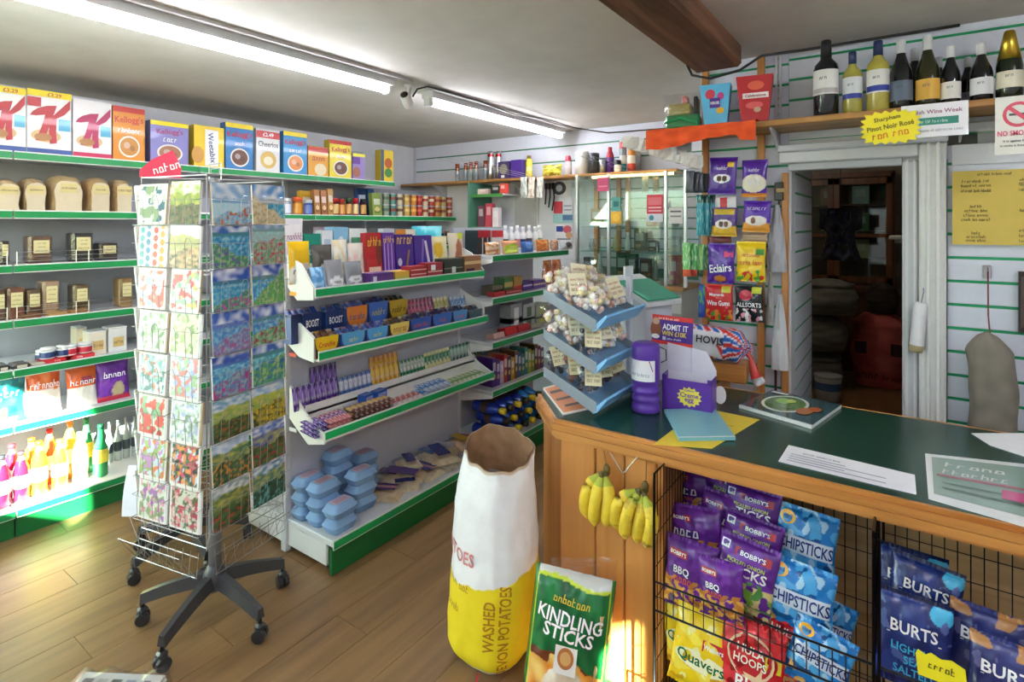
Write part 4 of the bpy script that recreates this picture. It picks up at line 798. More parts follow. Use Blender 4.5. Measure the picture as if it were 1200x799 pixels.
# ---- egg boxes and flat breads on the base deck
def egg_box():
    m = MB(); n = 48; rows = []; W_, D_ = .075, .052
    for z, s, sc in [(0, .84, 1), (.012, .93, 1), (.030, 1, .6), (.033, 1.05, 0), (.037, 1.05, 0), (.040, .99, .3), (.056, .86, .35), (.066, .76, .2), (.068, .70, 0)]:
        row = []
        for k in range(n):
            a = 2 * pi * k / n; ca, sa = cos(a), sin(a); p = 5
            r = (abs(ca) ** p + abs(sa) ** p) ** (-1 / p); x, y = r * ca, r * sa
            g = 1 - .06 * sc * (1 - abs(cos(x * 1.5 * pi)) if abs(y) > .8 else 1 - abs(cos(y * pi)))
            row.append((x * W_ * s * g, y * D_ * s * g, z))
        rows.append(row)
    vs = [p for r in rows for p in r]; fs = [(j * n + k, j * n + (k + 1) % n, (j + 1) * n + (k + 1) % n, (j + 1) * n + k) for j in range(len(rows) - 1) for k in range(n)] + [tuple(range(n))[::-1], tuple(range((len(rows) - 1) * n, len(rows) * n))]
    m.mesh_in(vs, fs, '86acd6', True); lb = MB()
    lb.face([(-.048, -.026, .0686), (.048, -.026, .0686), (.048, .026, .0686), (-.048, .026, .0686)], 'c8b4c4'); 
    for q in range(3): lb.face([(-.04, -.018 + q * .014, .0692), (.036, -.018 + q * .014, .0692), (.036, -.012 + q * .014, .0692), (-.04, -.012 + q * .014, .0692)], 'b07a92')
    return m.mesh('egg_box', 'egg'), lb.mesh('lid_label', 'paper')
em, el = egg_box()
def eggs(X, y, n, rz, label):
    for k in range(n):
        o = thing('egg_box', label % (['bottom', 'second', 'third', 'fourth'][k] if k < n - 1 else 'topmost'), 'egg box', em, 'egg', (X, y, .1665 + k * .0692), (0, 0, QR + rz + .03 * (k % 2)), 'stacked blue egg boxes'); link('lid_label', el, o)
eggs(-2.245, 1.745, 2, .02, 'pale blue six-egg carton, %s in the short stack by the price strip')
eggs(-2.367, 1.74, 3, .02, 'pale blue six-egg carton, %s in the stack nearest the deck end')
eggs(-2.32, 1.935, 3, -.03, 'pale blue six-egg carton, %s in the stack beside the flat breads')
eggs(-2.482, 1.91, 4, .0, 'pale blue six-egg carton, %s in the tall stack against the back panel')
eggs(-2.475, 2.085, 3, -.02, 'pale blue six-egg carton, %s in the rear stack between panel and flat breads')
eggs(-2.482, 1.735, 3, .0, 'pale blue six-egg carton, %s in the corner stack behind the card spinner')
for i, (px, py, rz, b, lab, w_, nm) in enumerate([(466, 580, .5, 'd8b884', '4a2c7c', .17, 'stack of flatbreads with a small purple label'), (487, 564, .35, 'd4b480', '5c4488', .2, 'wide flatbread pack with a purple banner'), (480, 548, -.5, 'e0c898', '282878', .14, 'flatbread pack with a navy twist end'), (505, 552, .1, 'e6d2a0', '3a3a90', .19, 'round naan pack with navy and red print'), (501, 575, .9, 'cfae7c', '242c80', .12, 'small pitta pack with a navy seal'), (520, 540, -.4, 'dcc48c', '243080', .2, 'pancake pack with a long navy flap'), (521, 527, .3, 'e0b878', 'a8c0d8', .16, 'crumpet pack with a pale blue label'), (537, 545, .2, 'd8c49c', '80a8d0', .16, 'muffin pack with a light blue print'), (541, 523, -.1, 'e0a860', 'c8a040', .15, 'tea cake pack with amber print'), (537, 512, .4, 'd0a070', 'b04838', .14, 'currant bun pack with red print'), (505, 536, .0, 'e8dcc0', '6880c0', .15, 'thin wrap pack against the back panel'), (449, 553, .2, 'd8c8a8', '786898', .13, 'wrap pack beside the egg boxes')]):
    w_ *= 1.25; p = on_z(px, py, .19); z = .168 + (.036 if i in (2, 5, 8) else .018 if i in (1, 6, 10) else 0)
    b_ = MB().grid(lambda u, v: ((u - .5) * w_ * .9, (v - .5) * w_ * .8, .008 + .02 * max(0, 1 - (2 * u - 1) ** 2) ** .5 * max(0, 1 - (2 * v - 1) ** 2) ** .5 if 0 < u < 1 and 0 < v < 1 else 0), 10, 10, lambda u, v: mix(mix(b, 'fff4dc', .4), 'b88850', .2 + .6 * mnoise.noise(Vector((u * 7, v * 7, i)))))
    wr = MB().grid(lambda u, v: ((u - .5) * w_ * 1.15, (v - .5) * w_, .0 if u in (0, 1) or v in (0, 1) else .013 + .024 * max(0, 1 - (2 * u - 1) ** 2) ** .5 * max(0, 1 - (2 * v - 1) ** 2) ** .5 + .004 * mnoise.noise(Vector((u * 9, v * 9, i)))), 12, 12, 'ffffff')
    lb = MB().grid(lambda u, v: ((u - .62) * w_ * .75, (v - .5) * w_ * .34, .044 + .004 * mnoise.noise(Vector((u * 9, v * 5, i)))), 6, 4, lambda u, v: lab if i % 3 or (v < .4 or v > .7) else 'd8a0a0')
    thing('flatbread_pack', nm + ' on the gondola base', 'bread pack', b_, 'food', (max(-2.53 + w_ * .6, min(p.x, -2.19 - w_ * .6)), p.y, z), (0, 0, rz), 'flat bread packs on the gondola base', [('wrapper', wr, 'wrap'), ('label', lb, 'film')])

# ------------------------------------------------------------------ goods on the grocery gondola
GX = -2.31
goods([(560, 575, 270, '262428', [('r', 0, 1, .7, 1, 'c82838')], [('r', .3, .4, .0, .7, 'c8c8c8'), ('r', .7, .8, .0, .7, 'c8c8c8')], 'black carton with a red lid', .12), (576, 590, 270, 'f0eeee', [('r', 0, 1, .7, 1, 'd83848')], [], 'white carton with a red lid', .12)], -2.45, HZ[0] + .001, 'box', 'on the top grocery shelf', lean=0)
goods([(572, 590, 284, 'e8c8a8', [('n', 4, .1, 'd08848', 1, 0, 1)], [], 'cream and tan biscuit bag', .05), (614, 628, 283, '3868b0', [('e', .5, .6, .3, .3, '70a0e0')], [], 'blue biscuit bag', .05), (632, 647, 281, 'd8742c', [('n', 4, .1, 'f0a860', 3, 0, 1)], [], 'orange biscuit bag', .05), (649, 657, 281, 'd0a888', [('n', 4, .1, 'b86848', 3, 0, 1)], [], 'salmon biscuit bag', .05), (592, 611, 282, 'e4a070', [('e', .5, .35, .5, .4, 'b8d838'), ('e', .5, .3, .35, .3, 'd8e860')], [], 'peach bag with a lime green oval', .05), (660, 674, 282, 'd8dce0', [('e', .5, .5, .25, .3, '606870')], [], 'silver biscuit bag', .05)], GX, HZ[0] + .001, 'bag', 'on the top grocery shelf')
for k, x in enumerate((592, 599, 606, 613, 620, 627, 632)):
    h = .2 - .01 * (k % 2); thing('white_bottle', 'tall white cleaner bottle with %s on the top grocery shelf' % ['a black flash', 'a white label', 'a pink flash', 'a navy panel', 'a charcoal panel', 'a cream label', 'a green flash'][k], 'bottle', MB().lathe([(.024, 0, 'f2f2ee'), (.026, .03, ['303030', 'f4f4f0', 'd89090', '2c3c70', '3c3c44', 'ece8d8', '70a080'][k]), (.026, h * .5, 'f6f6f2'), (.025, h * .72), (.012, h * .82), (.012, h), (0, h)], 12, 'f4f4f0'), 'plastic', (-2.5, Y_of(x, -2.5), HZ[0] + .001), 0, None, [('cap', MB().lathe([(.014, h * .84), (.014, h * 1.03), (0, h * 1.03)], 10, 'fafafa'), 'plastic')])
goods([(577, 590, 335, '6a6450', [('r', 0, 1, .3, .6, '3c4034')], [], 'olive tea carton', .1), (591, 601, 325, '4c7c48', [('r', 0, 1, .4, .7, 'b8a860')], [], 'green tea carton', .1), (602, 612, 324, 'b08840', [('r', 0, 1, 0, .4, 'c83838')], [], 'tan and red tea carton', .1), (613, 624, 331, '5c3890', [('r', 0, 1, .5, .7, 'd8c8e8')], [], 'purple biscuit carton', .1), (625, 640, 328, '7c58a8', [('r', 0, 1, .4, .6, 'e8d0a0')], [], 'lilac biscuit carton', .1)], -2.35, HZ[1] + .001, 'box', 'on the second grocery shelf', lean=0)
goods([(579, 592, 346, 'c03030', [], [], 'red sauce sachet', .06), (593, 611, 342, 'b82830', [('r', 0, 1, .4, .6, 'e0a0a0')], [], 'crimson noodle packet', .06)], GX, HZ[1] + .001, 'box', 'at the edge of the second grocery shelf', lean=0)
goods([(639, 649, 305, 'e8742c', [('n', 3, .0, 'f0a060', 1, 0, 1)], [], 'orange pasta bag', .05), (650, 660, 304, 'e06024', [('n', 3, .0, 'f09858', 2, 0, 1)], [], 'tangerine pasta bag', .05)], -2.4, HZ[1] + .001, 'bag', 'at the far end of the second grocery shelf', lean=0)
for r in range(2):
    goods([(x0, x0 + 14, 372 - r * 16, ['9ca0a4', 'b4b8b8', 'a0a890', 'b0b0b4'][k], [('r', .3, .7, .2, .8, ['e8e8e8', '58704c', 'd8d060', 'c0c8d0'][k])], [], ['silver', 'pewter', 'sage', 'pearl'][k] + [' lower', ' upper'][r] + ' foil brick', .1) for k, x0 in enumerate((598, 613, 628, 643))], -2.38, HZ[2] + .001 + .06 * r, 'box', 'stacked on the third grocery shelf', lean=0)
goods([(579, 592, 391, 'd8a8a0', [], [], 'pink pudding packet', .07), (593, 607, 384, 'c8242c', [('n', 4, .2, 'e86060', 1, 0, 1)], [], 'red jelly packet', .07), (608, 622, 381, 'b82028', [('n', 4, .2, 'd86050', 3, 0, 1)], [], 'scarlet jelly packet', .07), (623, 638, 380, 'a89c88', [], [], 'beige custard packet', .07)], GX, HZ[2] + .001, 'box', 'at the edge of the third grocery shelf', lean=-12)
GB = ['4a2478', '5c2c88', 'c8b0d8', 'b02828', '3c2858', 'c89828', '6a3c20', '28508c', '3c6c48', '208080', 'b8a820', '7c8c28', '4c3c28', '8c2c3c', '503070']
for k, c in enumerate(GB):
    X = -2.325; y0 = Y_of(580, X) + k * .045; nm = ['deep purple', 'violet', 'pale lilac', 'red', 'aubergine', 'golden', 'brown', 'navy', 'moss green', 'teal', 'mustard', 'olive', 'umber', 'wine red', 'plum'][k]
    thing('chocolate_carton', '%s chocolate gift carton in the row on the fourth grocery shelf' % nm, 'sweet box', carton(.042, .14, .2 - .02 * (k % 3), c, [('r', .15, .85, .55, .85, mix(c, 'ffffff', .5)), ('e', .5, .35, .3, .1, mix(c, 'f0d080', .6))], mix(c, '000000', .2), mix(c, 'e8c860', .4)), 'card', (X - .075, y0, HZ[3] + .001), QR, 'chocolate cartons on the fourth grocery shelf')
bp = bottle(.042, .24, 'pop'); bmsh = MB().lathe([(a, b, '20389c' if b < .2 else '2848b0') for a, b in bp], 14, '20389c').mesh('squash_bottle', 'gloss'); bb2 = MB().lathe([(a, b, '2878c0') for a, b in bp], 14, '2878c0').mesh('squash_bottle', 'gloss')
capm = {c: MB().lathe([(.02, .222), (.022, .235), (.022, .262), (.014, .268), (0, .268)], 12, c).mesh('cap', 'plastic') for c in ('d8c020', '2c2410')}; lbm = band(bp, .075, .14, '3a2c20', 16, 2).mesh('label', 'paper')
n = 0
for r, (z, cols) in enumerate([(.21, 8), (.292, 7), (.374, 6)]):
    for k in range(cols):
        y = 3.02 + .045 * (r % 2) + k * .092 + .05
        if y > 4.0: continue
        o = thing('squash_bottle', '%s drink bottle lying with its %s cap outward, %s layer of the pile' % (['dark blue', 'light blue'][k > 3], ['yellow', 'dark'][(k + r) % 2], ['bottom', 'middle', 'top'][r]), 'bottle', bmsh if k <= 3 else bb2, 'gloss', (-2.47, y, z), (0, R(90), 0), 'bottles lying on the grocery base')
        link('cap', capm[['d8c020', '2c2410'][(k + r) % 2]], o); link('label', lbm, o)

# ------------------------------------------------------------------ greeting cards in the spinner
def N3(u, v, s, k): return mnoise.noise(Vector((u * s + k * 3.7, v * s - k * 1.3, k * 2.1)))
def art_sea(k, sky, water, land, flower, hor=.72, lnd=.34, slope=.25):
    def f(u, v):
        n = N3(u, v, 5, k); n2 = N3(u, v, 13, k + 5); lv = lnd + slope * (u - .5) + .1 * n
        if v < lv: return flower if n2 > .22 else mix(land, 'e8e0b0', .35) if n2 < -.2 else land
        if v > hor + .03 * n: return mix(sky, 'f4f6fa', max(0, min(1, .35 + 1.2 * n)))
        if v > hor - .09: return mix(land, sky, .45)
        return mix(water, '9ee0e4', max(0, min(1, .25 + 1.1 * n2)))
    return f
def art_field(k, sky, far, near, flower):
    def f(u, v):
        n = N3(u, v, 4, k); n2 = N3(u, v, 14, k + 9); n3 = N3(u, v * 2, 7, k + 2)
        if v > .74 + .1 * n: return mix(sky, 'f0f2f4', max(0, min(1, .4 + n3)))
        if v > .45 + .12 * n: return mix(far, 'c8c060', max(0, min(1, .3 + n3)))
        return flower if n2 > .25 else mix(near, '243c20', max(0, min(1, .35 + 1.3 * n3)))
    return f
def art_flower(k, bg, cols, sc=7, thr=.12):
    def f(u, v):
        if u < .04 or u > .96 or v < .04 or v > .96: return 'e8e6e2'
        best = bg
        for q, c in enumerate(cols):
            if N3(u, v, sc, k + q * 4.4) > thr + .05 * q: best = c
        return mix(best, '303830', .10)
    return f
def art_dots(k, bg, cols):
    def f(u, v):
        x, y = u * 4, v * 5 + .5 * (int(u * 4) % 2); fx, fy = x % 1 - .5, y % 1 - .5
        return cols[(int(x) * 3 + int(y) * 5 + k) % len(cols)] if (fx / .36) ** 2 + (fy / .4) ** 2 < 1 else bg
    return f
SEA = [(art_sea(1, '8fb8dc', 'c8dcea', '7fb0d0', 'c86840', .62, .3), 'pale harbour with rowing boats'), (art_sea(2, '5f9ad8', '2f9cc8', 'd8c49c', 'b8a878', .62, .42, -.6), 'turquoise beach under white clouds'),
       (art_sea(3, '3464b0', '2a86b8', '4c9464', '6a5ca8', .84, .36, -.5), 'blue river between green banks'), (art_sea(4, '86a8c8', 'a8bcb4', '7c9c80', 'd83c54', .9, .6), 'pink flowers on a grassy cliff'),
       (art_sea(5, '2c54b0', '2e90c0', '4a8c78', 'c84c9c', .72, .3), 'deep blue bay with pink blossom'), (art_sea(6, '2e58b4', '2c8cc4', '70a858', '48a060', .70, .5, .7), 'blue bay with a green headland'),
       (art_sea(7, '3a64c0', '4c88c8', '7c8cc0', 'b05c90', .7, .42), 'mauve shore under a blue sky'), (art_sea(8, '3058b8', '3c84c4', '68a470', 'a83c4c', .68, .4), 'violet sea and green dunes'),
       (art_sea(9, '3c5cb8', '3c90c4', '5888b8', 'c04488', .8, .45), 'lilac coast with pink foreground'), (art_sea(10, '3864b8', '48a0b4', '58a060', '3878a8', .78, .55), 'green coast with blue inlet'),
       (art_field(11, '6ca0c0', '8ca850', '4c6c3c', 'a85c30'), 'misty valley with stone walls'), (art_field(12, '88b8e0', '98b040', 'b0a040', 'e0b820'), 'yellow meadow below a hill'),
       (art_field(13, 'a0bcd8', '4c7c54', '48704c', 'd88c30'), 'moor with orange bracken'), (art_field(14, '4c74c0', '4c5c98', '507840', 'b83444'), 'blue stream and red poppies'),
       (art_field(15, '889ca0', '5c7848', '486c3c', 'b84438'), 'grey hills and red flowers'), (art_field(16, '4c86b0', '507c68', '38604c', '60a8a8'), 'wooded lake in dark green')]
FLW = [(art_flower(21, 'eef0ee', ['3c6c80', '88a078', 'c8d4c8'], 4), 'white card with a teal penguin sketch'), (art_field(22, 'a8c060', '88a048', '6a6c40', '8c6c4c'), 'green lane through tall trees'),
       (art_dots(23, 'f6f4f0', ['d85c40', '4c88a8', 'e0a040', '48a0a0', 'c84838']), 'white card of bright coloured shells'), (art_field(24, 'e8e8e6', 'a8a878', 'd8b888', 'c89868'), 'straw field with a grey tree'),
       (art_flower(25, 'dcecf0', ['d85848', 'a8c8e0', 'e88878'], 5, .2), 'pale blue card with red cups'), (art_flower(26, 'ecefe8', ['c84c4c', '98b898', 'f0d070'], 5, .2), 'white cottage card with a red roof'),
       (art_flower(27, 'd4e4c8', ['a0bc88', '6c945c', 'f0ece8'], 6), 'soft green fern card'), (art_flower(28, 'd8e0b8', ['b0c078', '809c50', 'e8dcc0'], 6), 'lime green hedge card'),
       (art_flower(29, 'a8d4cc', ['70b0a8', 'd86848', '4c7c78', 'e8f0ec'], 8), 'teal card of red and blue blooms'), (art_flower(30, 'd4dcf0', ['a8b8e0', 'e08c80', 'b0d098'], 7), 'lavender card of scattered petals'),
       (art_flower(31, 'd8e4d0', ['e0503c', 'd83c30', '88b080'], 5, .05), 'card of large red poppies'), (art_flower(32, 'eceef2', ['c8d8c8', 'b8c4e0', '98b090'], 9), 'white card of tiny green sprigs'),
       (art_flower(33, 'd0e0e8', ['e07c40', 'a0b868', 'c890c8'], 6, .05), 'orange lilies on pale blue'), (art_flower(34, 'd4dcec', ['487848', 'd85468', '303c38', 'e89850'], 8, .05), 'magpies among garden flowers'),
       (art_flower(35, 'e0e8d8', ['b078b8', '90a870', 'e8a8b8'], 7), 'mauve sweet peas card'), (art_flower(36, 'd8d8c8', ['c84050', '506c40', 'e0a0a0'], 8), 'rambling roses card')]
def card_art(f, w, h, n=30):
    m = MB().grid(lambda u, v: ((u - .5) * w, -.0012 - .004 * (1 - (2 * u - 1) ** 2) * .3, v * h), n, n, f, smooth=False)
    m.box(-w / 2, w / 2, -.0010, .0006, 0, h, 'f4f2ee'); return m
for face, arr, nmf in ((0, SEA, 'seascape'), (1, FLW, 'flower')):
    nrm = FACEN[face]; d = Vector((cos(nrm), sin(nrm))); e = Vector((-sin(nrm), cos(nrm)))
    for r in range(ROWS):
        for ci, c in enumerate((-1, 1)):
            f, mot = arr[r * 2 + ci]; h = .158 + .012 * ((r * 3 + ci) % 3) / 2; w_ = .170 if face == 0 else .160
            p = RC + d * (HALF + .024) + e * c * .092
            zz = RZ0 - r * RDZ + .003
            rot = Euler((R(-7 + 1.2 * ((r + ci) % 3)), R(((r * 5 + ci * 3) % 5 - 2) * .8), nrm + pi / 2), 'ZYX')
            col_ = ('beside the rack corner' if (face == 0) == (ci == 0) else 'in the outer column')
            o = thing('greeting_card', 'card with %s, %s row of the %s side' % (mot, ORD[r], nmf), 'greeting card', card_art(f, w_, h), 'card_art', (p.x, p.y, zz), (0, 0, 0), 'cards in the spinner')
            o.rotation_euler = Euler((R(-4.5 + 1.0 * ((r + ci) % 3)), 0, nrm + pi / 2))
            part('envelope', MB().box(-w_ / 2 + .002 + .006 * (r % 2), w_ / 2 + .006 * (r % 2), .001, .009, 0, h - .006, ['cbb08a', 'f0efec', 'e8e6e2'][(r + ci) % 3]), 'paper', o)
# cards on the side turned away, their edges showing past the corner
nrm = FACEN[2]; d = Vector((cos(nrm), sin(nrm))); e = Vector((-sin(nrm), cos(nrm)))
for r in range(ROWS):
    p = RC + d * (HALF + .02) + e * .10
    o = thing('greeting_card', 'white-backed card jutting from the %s row of the side turned away' % ORD[r], 'greeting card', card_art(art_flower(50 + r, 'e8ecec', ['b8c8d0', 'd0a898'], 6), .165, .16, 8), 'card_art', (p.x, p.y, RZ0 - r * RDZ + .003), (R(9), 0, nrm + pi / 2), 'cards in the spinner')
    part('envelope', MB().box(-.08, .08, -.012, -.004, 0, .156, 'f4f3f0'), 'paper', o)
hd = MB(); hd.prism([(-.075, 0), (.075, 0), (.075, .045), (.045, .115), (-.03, .075), (-.075, .03)], 'y', -.001, .001, 'd02a50'); hd.text('~Cards', .02, .045, .035, -.0016, 'ffffff', ang=R(18))
thing('header_card', 'red header card with white script standing on top of the card spinner', 'sign', hd, 'paper', (-2.49, 1.045, 1.838), (0, 0, R(52)), None)
thing('paper_sheet', 'white sheet of paper drooping in the rear spinner basket', 'paper', MB().grid(lambda u, v: ((u - .5) * .2, .04 * v * v + .02 * u, v * .22), 6, 6, 'e6eaf6'), 'paper', (-2.86, 1.12, .30), (0, 0, .5))

# ------------------------------------------------------------------ wire crisp baskets and crisps under the counter
BXM, BFY, BBY = -.06, 1.70, 2.095
def basket(x0, x1, label, side):
    o = thing('wire_basket', label, 'basket', None)
    K = '2c2c30'
    def panel(name, p0, du, nu, dv, nv, thick=.0016, rim=.004):
        m = MB(); p0, du, dv = Vector(p0), Vector(du), Vector(dv)
        for i in range(nu + 1): m.tube([p0 + du * i / nu, p0 + du * i / nu + dv], rim if i in (0, nu) else thick, K, 4)
        for j in range(nv + 1): m.tube([p0 + dv * j / nv, p0 + dv * j / nv + du], rim if j in (0, nv) else thick, K, 4)
        part(name, m, 'metal', o)
    L = x1 - x0; nx = int(L / .03)
    panel('back_mesh', (x0, BBY, .06), (L, 0, 0), nx, (0, 0, .78), 10)
    if side: panel('side_mesh', (x0, BFY, .06), (0, BBY - BFY, 0), 14, (0, 0, .80), 8)
    panel('divider_mesh', (x1, BFY, .06), (0, BBY - BFY, 0), 12, (0, 0, .80), 6)
    panel('upper_front', (x0, BFY, .43), (L, 0, 0), nx, (0, 0, .09), 2)
    panel('lower_front', (x0, BFY - .02, .06), (L, 0, 0), nx, (0, 0, .12), 2)
    panel('lower_floor', (x0, BFY - .02, .06), (L, 0, 0), nx, (0, BBY - BFY + .02, .0), 4)
    for x in (x0, x1):
        for yy in (BFY, BBY): part('post', MB().tube([(x, yy, 0), (x, yy, .845)], .0045, K, 6), 'metal', o)
basket(-.642, BXM, 'black wire crisp basket with purple, yellow, red and blue bags', True)
basket(BXM + .012, .95, 'black wire crisp basket holding the navy crisp bags', False)

PUR = '5c2286'
def c_bbq(tx2): return (PUR, [('n', 4, .05, '6c2c98', 1, 0, 1), ('n', 5, .12, 'c07c34', 8, .0, .48), ('n', 9, .1, 'e0a850', 2, .04, .42), ('e', .32, .55, .22, .05, '3c2c80')], [('r', .1, .46, .74, .84, 'b02838'), ('t', "BOBBY'S", .28, .79, .055, 'ffffff', .32), ('t', tx2, .36, .56, .12, 'f4f0f4', .5), ('t', '~RIBS' if tx2 == 'BBQ' else '~SAUCE', .4, .45, .08, 'd86030', .45)])
c_stk = (PUR, [('n', 4, .05, '7030a0', 3, .3, 1), ('n', 4, -.05, '78a838', 4, 0, .34), ('n', 6, .08, 'd8c888', 6, 0, .4), ('n', 6, .1, '48883c', 9, .1, .45)], [('r', .3, .88, .74, .86, 'b82c40'), ('t', "BOBBY'S", .59, .80, .07, 'ffffff', .5), ('r', .06, .2, .78, .9, 'e8ecf4'), ('t', '£1', .13, .84, .06, '304080', .12), ('t', 'PICKLED ONION', .5, .66, .055, 'c8d850', .6), ('t', 'STICKS', .5, .55, .14, 'fafafa', .75)])
c_chip = ('1a7ac8', [('n', 4, .1, '4ca8e4', 1, .0, 1), ('n', 7, .28, 'a8d4f0', 3, .2, 1), ('n', 5, .22, '0c5090', 5, 0, 1), ('r', .06, .96, .42, .62, 'dce8f4'), ('n', 6, .25, 'd8a850', 8, 0, .3)], [('e', .2, .84, .13, .09, 'e8b020'), ('t', '~SALT', .2, .84, .05, '3c3c20', .2), ('t', 'CHIPSTICKS', .52, .52, .15, '243c80', .84)])
c_quav = ('f2cf18', [('n', 4, .1, 'f8e04c', 1, 0, 1), ('n', 6, .3, 'fbf2a0', 3, .1, .9), ('n', 6, .25, 'dca810', 6, 0, .5)], [('r', .5, .85, .58, .72, 'c83038'), ('t', "Walkers", .67, .65, .06, 'ffffff', .3), ('e', .5, .42, .42, .12, 'fdf6d0'), ('t', 'Quavers', .5, .42, .16, '1c6a38', .78)])
c_hula = ('c81c24', [('n', 4, .1, 'd8343c', 1, 0, 1), ('n', 6, .2, '8c1018', 4, .1, 1), ('n', 8, .1, 'e8b878', 5, 0, .2)], [('e', .5, .62, .36, .26, 'e8c8a0'), ('e', .5, .62, .32, .23, 'b82028'), ('t', 'HULA', .5, .7, .1, 'f8f0e0', .5), ('t', 'HOOPS', .5, .57, .1, 'f8f0e0', .5), ('t', 'BIG', .5, .3, .16, 'ffffff', .5), ('r', .72, .95, .55, .72, 'e0c030')])
c_burt = ('1c2a68', [('n', 3, .1, '24367c', 2, 0, 1), ('e', .86, .88, .16, .1, '48b4e0'), ('n', 6, .3, '4c5c98', 6, .3, 1), ('r', 0, 1, .95, 1, '101c48')], [('t', 'BURTS', .5, .66, .13, 'f4f4f8', .75), ('r', .15, .85, .565, .575, 'd8d8e8'), ('t', 'LIGHTLY', .5, .45, .09, '40b0e0', .7), ('t', 'SEA', .5, .33, .09, '40b0e0', .4), ('t', 'SALTED', .5, .21, .09, '40b0e0', .7)])
c_burt2 = ('262c68', [('n', 3, .1, '303878', 2, 0, 1), ('n', 4, .05, 'b07c48', 7, .82, 1), ('n', 6, .3, '5c5c90', 6, .3, .8)], [('t', 'BURTS', .5, .64, .15, 'f4f4f8', .78), ('r', .15, .85, .535, .545, 'd8d8e8'), ('t', '~DEVON', .5, .42, .1, 'd8603c', .6), ('t', '~ROAST', .5, .28, .1, 'd8603c', .6)])
_bag = {}
def crisp(cx, cy, wpx, hpx, Y, spec, key, label, tilt=-10, roll=0, yawz=0):
    p = on_y(cx, cy, Y); d = Vector((p.x, p.y)).dot(Vector((-SN, CS))); w_, h = wpx * d / F, hpx * d / F
    k = key
    if k not in _bag: _bag[k] = pillow(.18, .215, .05, spec[0], spec[1], spec[2], 64, 76, seed=len(_bag) * 1.7 + .3).mesh('crisp_bag', 'film')
    o = tag(link('crisp_bag', _bag[k], None), label, 'crisp bag', 'crisp bags under the counter')
    o.scale = (w_ / .18, 1, h / .215)
    rot = Euler((R(tilt), R(roll), R(yawz))); o.rotation_euler = rot
    o.location = p - (rot.to_matrix() @ Vector((0, 0, h / 2)))
    return o
# upper basket, back to front
B1, B2 = c_bbq('BBQ'), c_bbq('~BEEF')
crisp(812, 578, 66, 62, 2.04, B2, 'b2', 'purple beef snack bag highest against the wire side', -8, -4)
crisp(858, 585, 66, 66, 2.03, c_stk, 'st', 'purple pickle stick bag highest in its column', -8, 2)
crisp(880, 604, 62, 64, 1.98, c_stk, 'st', 'purple pickle stick bag second down in its column', -12, 4)
crisp(848, 612, 58, 64, 1.96, B2, 'b2', 'purple beef snack bag between the twiggy bag and the stick bags', -10, 8)
crisp(815, 628, 62, 66, 1.90, B2, 'b2', 'purple beef snack bag with its corner up by the wire side', -12, -6)
crisp(880, 640, 66, 66, 1.92, c_stk, 'st', 'purple pickle stick bag third down in its column', -12, 6)
crisp(943, 640, 66, 84, 1.98, c_chip, 'ch', 'bright blue chip stick bag at the top of the blue column', -10, 4)
crisp(873, 672, 68, 76, 1.84, c_stk, 'st', 'purple pickle stick bag lying frontmost in its column', -14, 8)
crisp(809, 674, 60, 80, 1.82, B1, 'b1', 'purple barbecue snack bag standing at the wire rim', -6, 2)
crisp(936, 703, 74, 84, 1.86, c_chip, 'ch', 'bright blue chip stick bag with the clear white name panel', -10, 4)
crisp(845, 690, 52, 66, 1.77, B1, 'b1', 'purple barbecue snack bag tucked under the frontmost stick bag', -6, -3)
# lower basket
crisp(806, 738, 58, 76, 1.83, c_quav, 'qu', 'yellow cheese puff bag behind its twin', -8, -8)
crisp(824, 765, 72, 88, 1.76, c_quav, 'qu', 'yellow cheese puff bag frontmost with green lettering', -10, 6)
crisp(918, 752, 70, 80, 1.84, c_hula, 'hu', 'red hoop snack bag half hidden behind its twin', -10, 8)
crisp(880, 778, 72, 92, 1.76, c_hula, 'hu', 'red hoop snack bag with the full round emblem', -10, 4)
crisp(960, 772, 66, 70, 1.80, c_chip, 'ch', 'bright blue chip stick bag low in the basket by the divider', -16, 14)
crisp(975, 735, 44, 60, 1.93, c_chip, 'ch', 'bright blue chip stick bag squeezed behind the divider', -10, 10)
# second basket
crisp(1066, 690, 72, 90, 1.96, c_burt, 'bu', 'navy crisp bag at the back of the sea salt column', -8, 2)
crisp(1082, 703, 70, 88, 1.90, c_burt, 'bu', 'navy crisp bag slipped sideways in the sea salt column', -12, 8)
crisp(1070, 752, 74, 104, 1.81, c_burt, 'bu', 'navy sea salt crisp bag frontmost in its column', -8, 2)
crisp(1158, 760, 76, 88, 1.86, c_burt2, 'b3', 'navy roast crisp bag standing behind its twin', -10, 4)
crisp(1182, 800, 76, 90, 1.77, c_burt2, 'b3', 'navy roast crisp bag low at the basket front', -10, 4)
pt = MB(); pt.poly([(-.045, .0), (-.05, .05), (-.045, .062), (-.03, .055), (-.02, .064), (.0, .056), (.02, .062), (.045, .052), (.05, .0)], 0, 'f0e020'); pt.text('~Burts', 0, .035, .018, -.001, '303018', maxw=.07)
thing('price_ticket', 'yellow handwritten price ticket hung on the wire rim', 'sign', pt, 'paper', on_y(1103, 800, 1.69), (0, 0, 0))

